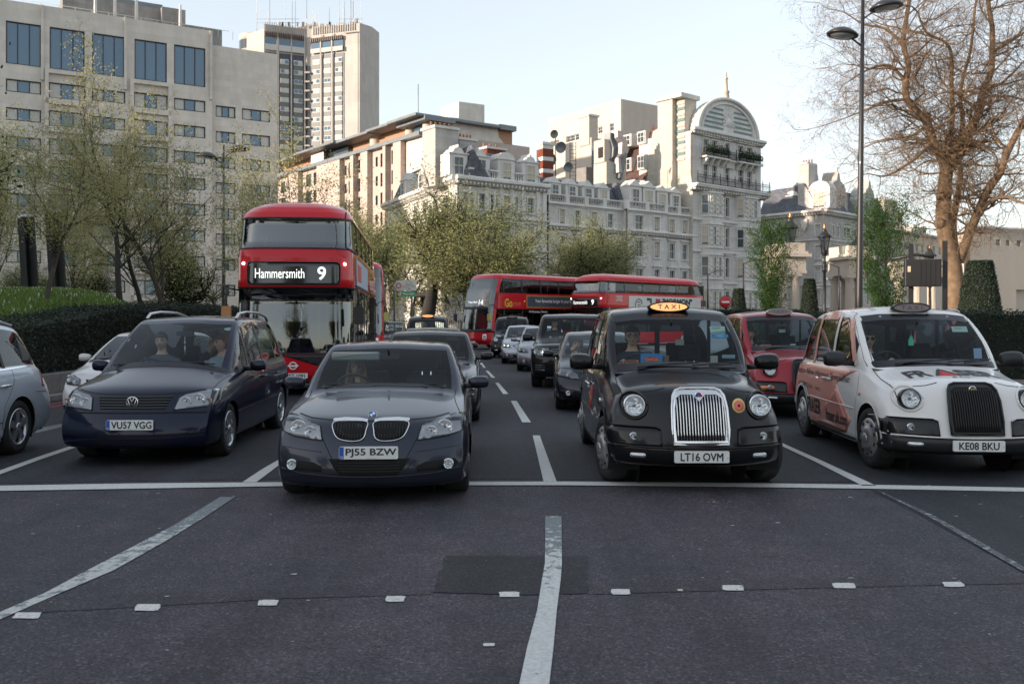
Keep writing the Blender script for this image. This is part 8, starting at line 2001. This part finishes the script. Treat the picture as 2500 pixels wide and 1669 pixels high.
LO=[leaf('leaf_olive',(.32,.32,.15)),leaf('leaf_sage',(.24,.26,.14)),leaf('leaf_moss',(.17,.20,.08)),leaf('leaf_yellowgreen',(.40,.39,.18))]
LF=[leaf('leaf_fresh',(.09,.16,.035)),leaf('leaf_green',(.055,.12,.03)),leaf('leaf_deep',(.03,.075,.022))]
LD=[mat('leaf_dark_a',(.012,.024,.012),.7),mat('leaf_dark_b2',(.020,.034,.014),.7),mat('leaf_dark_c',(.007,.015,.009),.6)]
cfgY=dict(n=[9,5,4,3,2],wob=.11,up=[.02,.06,.04,.01],kids=[13,6,5,3],levels=4,bare=[.30,.15,.1,0],ang=.72,ratio=.46,rmin=.006,thin=.3,rr=.45)
cfgP=dict(n=[3,7,5,4,3],wob=.16,up=[.0,.06,.03,.0],kids=[6,7,6,5],levels=4,bare=[.6,.2,.1,0],ang=.75,ratio=.66,rmin=.008,thin=.6,rr=.62)
def tree_proto(seed,cfg,h,r,bark,leaves,per,jit,size,keep,lean=(0,0)):
 rng=random.Random(seed);segs=[];tips=[];grow(rng,(0,0,-.2),(lean[0],lean[1],1),h,r,0,cfg,segs,tips)
 return seg_mesh('trunk',segs,bark),make_crown(tips,per,jit,size,leaves,seed,keep=keep)if leaves else None
pY1=tree_proto(3,cfgY,7.2,.13,M_barkd,LG,2,.12,.036,8000);pY2=tree_proto(8,cfgY,6.8,.12,M_bark,LG+LO[3:],2,.18,.040,15000)
pP1=tree_proto(5,cfgP,3.6,.27,M_barkd,LO,4,.24,.040,38000);pP2=tree_proto(11,cfgP,3.4,.26,M_barkd,LO,4,.24,.040,34000)
pS=tree_proto(31,cfgP,3.4,.30,M_barkd,LO,2,.22,.05,9000)
def tree(label,pr,X,Y,s=1.0,rz=0.0,z=0.0,name='tree',group=None,sz=1.0):
 t=thing(name,label,'tree',(X,Y,z),rz,group);t.scale=(s,s,s*sz);link('trunk',pr[0],t)
 if pr[1]:o=link('crown',pr[1],t);o['kind']='stuff'
 return t
def at_u(u,Y):return(u-CU)/F*Y
for(lb,pr,u,Y,s,rz,z,sz)in(
('young tree with a pale leaning trunk in front of the dark leaning memorial posts',pY2,112,28,.72,.5,1.9,.90),
('young tree with golden leaves and a straight dark leader on the grass mound',pY1,303,33,1.0,1.7,1.4,.95),
('bushy golden tree left of the double lamp post behind the hedge',pY2,440,36,1.12,3.0,.0,1.0),
('thin tree half hidden behind the golden tree on the mound',pY1,345,40,.95,4.0,.9,1.0),
('golden tree between the double lamp post and the near bus',pY2,585,47,1.15,5.0,.0,1.05),
('bushy tree at the left edge behind the memorial posts',pY2,30,42,1.1,2.0,.8,1.05),
('bushy tree behind the pale leaning tree on the mound',pY2,190,50,1.1,1.2,.4,.95)):
 tree(lb,pr,at_u(u,Y),Y,s,rz,z,group='young trees on the grass mound',sz=sz)
for(lb,pr,u,Y,s,rz,sz)in(
('dark spreading tree with low limbs behind the golden trees',pS,425,55,1.15,0.3,.9),
('large round plane tree just right of the near bus',pP1,1050,78,2.55,4.3,.82),
('dark stemmed plane tree left of the far turning bus',pP2,1135,80,1.9,2.2,.80),
('plane tree in front of the white terrace above the far buses',pP2,1425,92,2.15,4.0,.84),
('low plane tree over the roof of the far bus with the slate advert',pP1,1300,95,1.45,5.1,.82),
('sparse tree behind the roof of the near bus',pP1,800,100,2.1,3.3,1.0),
('small plane tree right of the near bus before the sunlit stepped building',pP2,925,96,1.8,.6,.95),
('plane tree behind the near bus on its left',pP2,690,105,2.0,2.6,1.0)):
 tree(lb,pr,at_u(u,Y),Y,s,rz,0,'plane_tree','plane trees in young leaf along the far avenue',sz)
cfgO=dict(cfgP,kids=[6,7,6,4],levels=4,wob=.2);pO=tree_proto(21,cfgO,3.4,.20,M_barkd,LF,1,.10,.038,6500)
tree('overhanging tree with thin dark twigs and few green leaves reaching in at the top left',pO,-15.2,21.0,1.7,.8)
for i,(u,Y)in enumerate(((-40,62),(90,66),(215,64))):tree('shadowy tree behind the mound, number %s from the left edge'%('one','two','three')[i]if 0 else('shadowy tree behind the mound at the left edge','shadowy tree behind the two memorial posts','shadowy tree behind the mound right of the memorial posts')[i],(pP1,pP2,pS)[i],at_u(u,Y),Y,.9,i*1.3,0,'plane_tree')
cfgH=dict(n=[14,6,3,2],wob=.05,up=[.02,.10,.04],kids=[64,8,3],levels=3,bare=[.16,.1,0],ang=.62,ratio=.30,rmin=.005,thin=.12,rr=.30)
def hornbeam(label,X,Y,h,s,seed):
 rng=random.Random(seed);segs=[];tips=[];p=Vector((0,0,-.1))
 for i in range(18):
  z0,z1=h*i/18,h*(i+1)/18;segs.append(((0,0,z0-.1),(rng.gauss(0,.015),rng.gauss(0,.015),z1-.1),.09*(1-i/20),.09*(1-(i+1)/20)))
 for i in range(100):
  t=(i+.5)/100;z=h*(.17+.80*t);a=rng.uniform(0,2*PI);L=1.7*s*(.35+1.0*math.sin(PI*min(1,(1-t)**.8*.95+.04))**.9)*rng.uniform(.75,1.1)*(1 if t>.12 else.8)
  grow(rng,(0,0,z-L*.45),(math.cos(a),math.sin(a),.95+.6*t),L*1.15,.022*(1-t*.6),1,dict(cfgH,levels=3,kids=[0,9,4]),segs,tips)
 t=thing('hornbeam',label,'tree',(X,Y,0),0,'slim hornbeams in front of the screen');link('trunk',seg_mesh('trunk',segs,M_barkd),t)
 o=link('crown',make_crown(tips,4,.09,.045,LF,seed,keep=21000),t);o['kind']='stuff'
hornbeam('slim upright hornbeam in front of the left screen pavilion',at_u(1883,66),66,8.0,1.20,4)
hornbeam('broader upright hornbeam between the tall lamp post and the black sign case',at_u(2162,53),53,7.7,1.30,9)
PT=thing('plane_tree','huge bare plane tree with mossy limbs on the right edge','tree',(at_u(2330,65),65,0));rng=random.Random(77);segs=[];tips=[];o0=Vector((at_u(2330,65),65,0))
q=lambda u,v,dy=0:P(u,v,65+dy)-o0
limbs=[([(2330,800,0),(2330,700,0),(2324,640,0),(2308,570,0),(2303,520,0),(2306,460,.2),(2310,420,.3)],.66,.44),
([(2310,420,.3),(2297,383,0),(2278,347,-.6),(2265,303,-1),(2240,274,-1.4),(2214,242,-1.6),(2211,198,-1.5),(2218,159,-1.2),(2205,108,-.6),(2211,57,0),(2220,0,0),(2228,-70,1),(2215,-130,1)],.34,.09),
([(2310,420,.3),(2326,399,.6),(2348,367,1.2),(2371,319,1.6),(2390,271,2),(2399,223,2.2),(2419,179,2.2),(2422,128,2),(2422,64,1.5),(2412,0,1),(2420,-80,1),(2440,-150,0)],.36,.10),
([(2336,376,.8),(2323,335,0),(2326,271,-1),(2323,207,-2),(2323,143,-2.6),(2310,105,-3),(2262,80,-3.4),(2240,30,-4)],.20,.06),
([(2333,615,.2),(2327,549,1),(2336,489,1.4),(2345,430,1.8),(2340,360,2.4),(2350,300,3),(2345,220,4),(2370,120,5),(2380,20,6)],.26,.09),
([(2340,640,.0),(2363,579,-.5),(2387,519,-1),(2414,460,-1.6),(2441,424,-2),(2454,383,-2.2),(2486,319,-2.4),(2510,280,-2.4),(2560,200,-2),(2600,90,-1),(2590,0,0)],.34,.12),
([(2393,525,-1),(2417,492,-2),(2456,480,-3),(2500,495,-4),(2560,470,-5)],.16,.06),
([(2275,345,-.6),(2240,383,-1.6),(2195,414,-2.6),(2160,430,-3),(2119,424,-3.2)],.13,.04),
([(2265,303,-1),(2230,330,0),(2180,340,1),(2130,350,2)],.12,.04),([(2211,198,-1.5),(2170,160,-2),(2120,170,-2.4),(2070,200,-2.6)],.13,.04),
([(2214,242,-1.6),(2160,250,-1),(2110,270,0),(2060,290,.6)],.12,.04),([(2205,108,-.6),(2160,70,0),(2110,60,.6),(2060,30,1)],.12,.04),([(2422,128,2),(2470,100,3),(2530,60,4)],.14,.05),([(2399,223,2.2),(2450,200,3),(2500,150,4)],.13,.05),([(2390,271,2),(2350,240,3),(2300,200,4),(2280,130,5)],.12,.05),([(2422,0,1),(2360,-60,0),(2300,-100,0)],.13,.05)]
cfgB=dict(n=[4,6,5,4,3],wob=.24,up=[.0,.02,.0,.0,-.02],kids=[5,6,6,4],levels=4,bare=[.1,.1,.1,0],ang=.80,ratio=.62,rmin=.0055,thin=.5,rr=.6)
for pts,ra,rb in limbs:
 pv=[q(*p)for p in pts];n=len(pv)-1;fine=[]
 for i in range(n):
  for j in range(3):
   t=j/3;a,b=pv[i],pv[i+1];m0=(pv[i+1]-pv[max(i-1,0)])*.5;m1=(pv[min(i+2,n)]-a)*.5
   fine.append(a*(2*t**3-3*t**2+1)+m0*(t**3-2*t**2+t)+b*(-2*t**3+3*t**2)+m1*(t**3-t**2))
 fine.append(pv[-1]);N_=len(fine)-1
 for i in range(N_):
  r0_,r1_=ra+(rb-ra)*i/N_,ra+(rb-ra)*(i+1)/N_;segs.append((fine[i][:],fine[i+1][:],r0_,r1_))
  if fine[i].z>7 and ra<.5 and i%2==0:
   for _ in range(2):
    a=rng.uniform(0,2*PI);d=Vector((math.cos(a),math.sin(a)*.8,rng.uniform(-.2,.7)));grow(rng,fine[i],d,rng.uniform(2.4,5.2)*(1 if i<N_*.8 else.8),max(.030,min(.075,r1_*.4)),1,cfgB,segs,tips)
 grow(rng,pv[-1],(pv[-1]-pv[-2]),3.5,rb,1,cfgB,segs,tips)
segs.append((q(2330,800)[:],q(2330,765)[:],.85,.66))
link('trunk',seg_mesh('trunk',segs,M_plane,9),PT)
o=link('seed_balls',make_crown(tips,1,.12,.045,[mat('seed_tan',(.26,.15,.07),.8),mat('bud_brown',(.16,.09,.05),.8)],5,name='seed_balls',keep=15000),PT);o['kind']='stuff'
for(u,v,r_)in((2296,545,.42),(2297,480,.30)):pp=q(u,v,-.3);MB().lathe([(.01,-.35),(r_*.6,-.25),(r_,0),(r_*.9,.2)],12,tuple(pp),'y').build('burr',M_plane,PT)
def hedge(label,x0,x1,y0,y1,z1f,seed,dens=330,cat='hedge',name='hedge',size=.032,mats=None):
 """core with a shell of leaves; z1f(x, y) gives the clipped top"""
 t=thing(name,label,cat,(0,0,0));r=np.random.default_rng(seed);zt=max(z1f(x0,y0),z1f(x1,y1));A=(2*(x1-x0)+2*(y1-y0))*zt+(x1-x0)*(y1-y0);n=int(A*dens);P_=[]
 per=2*(x1-x0)+2*(y1-y0);fs=per*zt/A
 for i in range(n):
  if r.random()<fs:
   s=r.random()*per
   if s<x1-x0:x,y=x0+s,y0
   elif s<2*(x1-x0):x,y=x0+s-(x1-x0),y1
   elif s<2*(x1-x0)+(y1-y0):x,y=x0,y0+s-2*(x1-x0)
   else:x,y=x1,y0+s-2*(x1-x0)-(y1-y0)
   z=r.random()*z1f(x,y)
  else:x,y=r.uniform(x0,x1),r.uniform(y0,y1);z=z1f(x,y)
  P_.append((x,y,z))
 P_=np.array(P_);P_+=r.normal(0,.045,P_.shape)+np.sin(P_[:,[1,2,0]]*2.7)*.03
 leaves_mesh('leaves',P_,size,mats or LD,t,seed=seed)
 k_=24;mb=MB();vs=[]
 for i in range(k_+1):
  for xx in(x0+.05,x1-.05):
   y=y0+.05+(y1-y0-.1)*i/k_;vs+=[(xx,y,0),(xx,y,z1f(xx,y)-.05)]
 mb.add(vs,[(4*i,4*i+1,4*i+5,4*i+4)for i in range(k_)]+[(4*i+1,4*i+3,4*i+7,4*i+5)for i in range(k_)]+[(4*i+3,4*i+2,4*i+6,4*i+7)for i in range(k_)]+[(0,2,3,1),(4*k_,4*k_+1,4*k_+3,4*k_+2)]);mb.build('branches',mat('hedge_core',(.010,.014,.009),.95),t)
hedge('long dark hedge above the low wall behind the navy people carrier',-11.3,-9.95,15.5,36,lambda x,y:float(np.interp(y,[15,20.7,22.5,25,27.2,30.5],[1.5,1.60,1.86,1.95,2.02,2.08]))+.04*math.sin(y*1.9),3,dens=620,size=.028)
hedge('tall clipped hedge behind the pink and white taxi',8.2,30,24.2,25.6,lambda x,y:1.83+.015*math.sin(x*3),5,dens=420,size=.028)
hedge('low clipped hedge in front of the slim hornbeam and the screen',at_u(1740,58),at_u(1965,58),58,59.5,lambda x,y:2.25,6,dens=160,size=.06)
hedge('very low hedge behind the red taxi roof',at_u(1850,46),at_u(2080,46),46,47.2,lambda x,y:1.95,7,dens=160,size=.05)
def cone(label,u,Y,w,zt,seed,size=.05):
 X=at_u(u,Y);t=thing('clipped_cone',label,'topiary',(X,Y,0),0,'clipped yew cones');r=np.random.default_rng(seed);n=int(zt*w*1500)
 a=r.uniform(0,2*PI,n);z=zt*(1-(1-r.random(n))**1.15*.98);R_=w/2*(1-.52*(z/zt)**1.6)*(1+r.normal(0,.02,n));top=r.random(n)<.10;R_=np.where(top,w*.245*np.sqrt(r.random(n)),R_);z=np.where(top,zt,z)
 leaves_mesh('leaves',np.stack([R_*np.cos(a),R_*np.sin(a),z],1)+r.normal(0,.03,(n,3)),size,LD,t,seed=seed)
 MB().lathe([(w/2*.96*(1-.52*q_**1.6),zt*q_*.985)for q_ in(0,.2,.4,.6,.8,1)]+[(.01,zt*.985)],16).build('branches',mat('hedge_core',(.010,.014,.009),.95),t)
cone('clipped dark yew cone left of the middle lantern post',1976,72,1.55,4.75,1);cone('clipped dark yew cone behind the no entry sign',1803,75,1.5,4.1,2);cone('large clipped dark yew cone right of the bare plane tree',2392,50,2.4,4.75,3,.045)
for i,(x,y,s)in enumerate(((-17,-18,1.5),(-5,-22,1.6),(9,-20,1.5),(22,-16,1.5),(-30,-4,1.4),(30,2,1.3),(-24,8,.8))):
 tree(('tree behind the viewer, far left','tree behind the viewer, left of centre','tree behind the viewer, right of centre','tree behind the viewer, far right','tree beside the viewer on the left verge','tree beside the viewer on the right','tree on the left verge outside the picture')[i],(pP1,pP2)[i%2],x,y,s*1.15,i*1.1,0,'plane_tree')
 # ---------------------------------------------------------------- lamps, signs, street furniture
M_pole=mat('pole_black',(.016,.014,.015),.45,coat=.2)
M_lampglass=mat('lamp_glass',(.42,.45,.46),.15,coat=.5)
def tall_lamp(label,X,Y,h,r0,r1,heads,rz=0.0,lean=0.0):
 t=thing('street_lamp',label,'street lamp',(X,Y,0),rz,'street lamps');t.rotation_euler=(0,lean,rz)
 MB().tube([(0,0,0),(0,0,1.2),(0,0,h*.5),(0,0,h)],[r0*1.05,r0,(r0+r1)/2,r1],14).build('pole',M_pole,t);MB().lathe([(r0*1.6,0),(r0*1.6,.9),(r0*1.1,1.1),(r0*1.1,1.15)],16).build('pole_base',M_pole,t)
 for(sx,z,L,sc)in heads:
  a=MB();a.tube([(0,0,z-.45*sc),(sx*L*.5,-.1,z-.12*sc),(sx*L*.9,-.2,z+.10*sc)],.045*sc,6);a.build('arm',M_pole,t)
  hx=MB();hx.lathe([(.02,.30),(.22,.28),(.36,.22),(.58,.06),(.66,-.02),(.64,-.08),(.52,-.10)],26);M_=Matrix.Translation((sx*L,-.25,z+.05))@Matrix.Rotation(math.radians(-7*sx),4,'Y')@Matrix.Scale(sc,4)@Matrix.Scale(1.12,4,(1,0,0));hx.xf(M_);ho=hx.build('lamp_head',M_pole,t)
  g=MB();g.lathe([(.50,-.09),(.40,-.13),(.01,-.15)],20);g.xf(M_);g.build('lamp_glass',M_lampglass,ho)
tall_lamp('tall dark lamp post with two dish heads standing in front of the bare plane tree',at_u(2096,42),42,17.2,.165,.07,((1,15.55,.95,1.0),(-1,14.3,.98,.95)),0,math.radians(.7))
tall_lamp('double headed lamp post rising among the golden trees on the left',at_u(546,62),62,13.2,.14,.06,((1,12.8,1.0,1.0),(-1,12.35,1.0,1.0)))
def arm_lamp(label,u,Y,v,side,double=False):
 z=HC+(HV-v)/F*Y;t=thing('street_lamp',label,'street lamp',(at_u(u,Y),Y,0),0,'street lamps');MB().tube([(0,0,0),(0,0,z*.6),(0,0,z)],[.12,.09,.06],8).build('pole',M_pole,t)
 for s_ in((1,-1)if double else(side,)):
  MB().tube([(0,0,z-.1),(s_*.8,0,z+.25)],.04,6).build('arm',M_pole,t);MB().boxc((s_*1.1,0,z+.32),(.9,.3,.14)).build('lamp_head',M_lead,t)
arm_lamp('slim lamp post before the white terrace, right of the small plane tree',1519,100,592,1,True);arm_lamp('slim lamp post before the ornate house above the no entry sign',1728,95,668,1)
arm_lamp('slim lamp post with its arm to the right beside the left hornbeam',1815,90,642,1);arm_lamp('slim lamp post between the middle lantern and the tall lamp post',2048,90,651,-1)
MB2=MB
def lantern(parent,z,s):
 """six-sided tapering lantern with a domed cap and a gilt finial"""
 k_=6
 def ring(r,h):return[(r*math.cos(2*PI*j/k_+.3),r*math.sin(2*PI*j/k_+.3),z+h)for j in range(k_)]
 g=MB();a,b=ring(.24*s,.35*s),ring(.44*s,1.35*s);g.add(a+b,[(j,(j+1)%k_,k_+(j+1)%k_,k_+j)for j in range(k_)]);lo=g.build('lantern_glass',M_lens2,parent)
 f=MB()
 for j in range(k_):f.tube([a[j],b[j]],.025*s,5)
 for rr in(a,b):f.tube(rr+[rr[0]],.03*s,5,caps=False)
 f.build('lantern_frame',M_pole,lo)
 c=MB();c.lathe([(.56*s,z+1.33*s),(.55*s,z+1.40*s),(.40*s,z+1.55*s),(.24*s,z+1.72*s),(.20*s,z+1.80*s),(.22*s,z+1.84*s),(.10*s,z+1.95*s)],12);c.build('lantern_cap',M_pole,lo)
 c=MB();c.lathe([(.05*s,z+1.92*s),(.11*s,z+2.02*s),(.06*s,z+2.12*s),(.09*s,z+2.2*s),(.01,z+2.34*s)],10);c.build('finial',mat('gilt',(.45,.24,.10),.35,metal=.7),lo)
 c=MB();c.lathe([(.10*s,z-.05),(.26*s,z+.08*s),(.18*s,z+.2*s),(.30*s,z+.30*s),(.26*s,z+.35*s)],10)
 for j in range(4):a_=PI/2*j+.4;c.tube([(.12*s*math.cos(a_),.12*s*math.sin(a_),z+.05),(.34*s*math.cos(a_),.34*s*math.sin(a_),z+.16*s),(.26*s*math.cos(a_),.26*s*math.sin(a_),z+.34*s)],.03*s,5)
 c.build('lantern_gallery',M_pole,lo)
M_lens2=glass('lantern_pane',(.62,.66,.66))
def lantern_post(label,u,Y,ztop,s,zbase=0.0,short=False):
 t=thing('lantern_post',label,'street lamp',(at_u(u,Y),Y,zbase),0,'ornate black lanterns');z=ztop-zbase-2.34*s
 if short:MB().lathe([(.5*s,0),(.45*s,.1),(.14*s,.2),(.12*s,z)],12).build('pedestal',M_pole,t)
 else:MB().lathe([(.30,0),(.28,.7),(.16,.95),(.13,1.2),(.12,z*.5),(.10,z-1.3),(.20,z-1.2),(.14,z-1.05),(.22,z-.8),(.13,z-.6),(.09,z-.3),(.12,z-.02)],14).build('post',M_pole,t)
 lantern(t,z,s)
lantern_post('large black lantern standing on the left screen pavilion',1929,99.5,HC+(HV-517)/F*99.5,1.72,9.70,True)
lantern_post('slender black lantern post between the yew cone and the tall lamp post',2013,70,HC+(HV-546)/F*70,1.0)
lantern_post('black lantern partly hidden behind the tall lamp post',2097,103.5,HC+(HV-558)/F*103.5,1.9,9.70,True)
lantern_post('small black lantern post behind the black sign case',2270,80,HC+(HV-595)/F*80,1.05)
Y=40;t=thing('sign_case','black sign case on two posts seen from behind, right of the broad hornbeam','sign',(at_u(2250,Y),Y,0),math.radians(-14))
for x in(-.42,.92):MB().box(x-.09,-.09,0,x+.09,.09,5.0 if x>0 else 4.9).build('post',M_pole,t)
zc0,zc1=HC+(HV-700)/F*Y,HC+(HV-634)/F*Y;bevel(MB().box(-.72,-.42,zc0,.72,-.10,zc1).build('case',M_pole,t),.03);MB().box(-.735,-.40,zc0+.05,-.725,-.12,zc1-.05).build('case_door',M_blackpl,t)
MB().box(-.62,-.425,zc0+.62,-.50,-.421,zc0+.86).build('label_plate',mat('label_tan',(.55,.45,.30),.6),t)
for i in range(5):MB().box(-.15+.19*i,-.445,zc0+.06,-.10+.19*i,-.422,zc1-.06).build('rib',M_pole,t)
MB().tube([(.5,0,zc1+.1),(-.2,0,zc1+.22),(-1.2,0,zc1+.05)],.07,6).build('arm',M_pole,t)
Y=52;X=at_u(990,Y);t=thing('direction_sign','white arrow sign with a red ring above a small green ring road sign','sign',(X,Y,0),0)
for x in(-.62,.35):MB().tube([(x,0,0),(x,0,3.6 if x<0 else 3.2)],.05,8).build('post',mat('post_grey',(.10,.10,.10),.6),t)
z=HC+(HV-697)/F*Y;M_sw=mat('sign_white',(.68,.66,.60),.5)
MB().prism([(-.62,-.28),(.60,-.28),(.60,.28),(-.48,.28),(-.72,0)][::-1],-.05,-.03,axis='y').build('sign_board',M_sw,t,loc=(0,0,z)).name='sign_board'
ro=MB();ro.tube([(-.38+.13*math.cos(2*PI*j/16),-.065,z+.0+.13*math.sin(2*PI*j/16))for j in range(17)],.022,4,caps=False);ro.build('red_ring',M_redp,t)
MB().tube([(-.52,-.06,z-.25),(-.70,-.06,z),(-.52,-.06,z+.25)],.02,4).build('arrow_chevron',M_black,t)
for i,s_ in enumerate(('The City','West End','Paddington (M40)','A40')):text_obj(s_,.1,M_black,t,(.20,-.055,z+.19-.125*i),height=.085)
MB().prism([(-.22,-.16),(.48,-.16),(.64,0),(.48,.16),(-.22,.16)],-.05,-.03,axis='y').build('green_board',M_green,t,loc=(0,0,z-.47));text_obj('Ring road',.1,M_white,t,(.16,-.06,z-.47),width=.56,height=.14,thick=.004)
Y=60;t=thing('no_entry_sign','round red no entry sign above the red taxi roof','sign',(at_u(1771,Y),Y,0),0,);z=HC+(HV-737)/F*Y
MB().tube([(0,.05,0),(0,.05,z+.3)],.04,8).build('post',mat('post_grey',(.10,.10,.10),.6),t);MB().lathe([(.01,-.06),(.34,-.06),(.36,-.04),(.36,.0),(.01,.0)],28,(0,0,z),'y').build('disc',mat('sign_red',(.52,.02,.02),.4),t);MB().box(-.25,-.068,z-.055,.25,-.062,z+.055).build('bar',M_white,t)
MB().lathe([(.38,-.02),(.42,-.02),(.42,.14),(.38,.14)],28,(.06,0,z),'y').build('backing',M_pole,t)
M_memo=mat('memorial_bronze',(.006,.006,.006),.6,var=.3)
for i,(u,v,lb)in enumerate(((62,528,'dark leaning memorial post with a bright cross end, left one of two'),(130,515,'dark leaning memorial post with a bright cross end, right one of two'))):
 Y=38;z=HC+(HV-v)/F*Y-.9;t=thing('memorial_post',lb,'memorial',(at_u(u+18,Y),Y,1.2),0,'leaning memorial posts');t.rotation_euler=(math.radians(-4),math.radians(-5.5),0)
 MB().prism([(-.32,-.07),(-.07,-.07),(-.07,-.32),(.07,-.32),(.07,-.07),(.32,-.07),(.32,.07),(.07,.07),(.07,.32),(-.07,.32),(-.07,.07),(-.32,.07)],0,z-.3,axis='z').build('shaft',M_memo,t)
 MB().prism([(-.30,-.04),(-.04,-.04),(-.04,-.30),(.04,-.30),(.04,-.04),(.30,-.04),(.30,.04),(.04,.04),(.04,.30),(-.04,.30),(-.04,.04),(-.30,.04)],z-.298,z-.2,axis='z').build('cross_end',M_white,t)
t=thing('railing','black iron railing in front of the mansion behind the far taxi','railing',(0,0,0));a,b=P(930,781,95),P(1215,781,95)
for i in range(64):p=a.lerp(b,i/63);o=MB().tube([(p.x,p.y,0),(p.x,p.y,1.7)],.035,4).build('railing_bar',M_iron,t)
for z in(.3,1.5):MB().tube([(a.x,a.y,z),(b.x,b.y,z)],.03,4).build('rail',M_iron,t)
plain_hatch('parked_car','dark car waiting in the distance right of the hidden bus',(at_u(955,47),46,0),math.radians(4),M_dgrey,W=1.76,H=1.6)
def added_row_house(label,x,y0,y1,h,m):  # added unseen row that keeps the low sun off the street
 t=thing('added_row_building',label,'building',(x,y0,0),PI/2,'buildings outside the picture on the left');L=y1-y0;ops=[];n=int(L/3.4)
 for i in range(n):
  for z in(1.0,4.6,8.2,11.8):
   if z+2<h:ops.append(((i+.5)*L/n-.6,(i+.5)*L/n+.6,z,z+2))
 t.rotation_euler=(0,0,PI/2);wall_mesh(0,L,0,h,ops,.3).build('wall',m,t,fix=False);bx(t,'mass',.02,.35,0,L-.02,12,h-.03,m);cornice(t,0,L,h-.2,.6,.6,False)
 for a,b_,z,z1 in ops:put_window(t,(a+b_)/2,z,1.2,2,'sash',y=.18)
added_row_house('plain stone row building outside the picture, nearest the viewer',-62,-45,-12,18.0,M_greystone);added_row_house('plain stone row building outside the picture, in the middle',-62,-11.9,24,18.5,M_port);added_row_house('plain stone row building outside the picture, farthest along',-62,24.1,47,18.0,M_greystone)
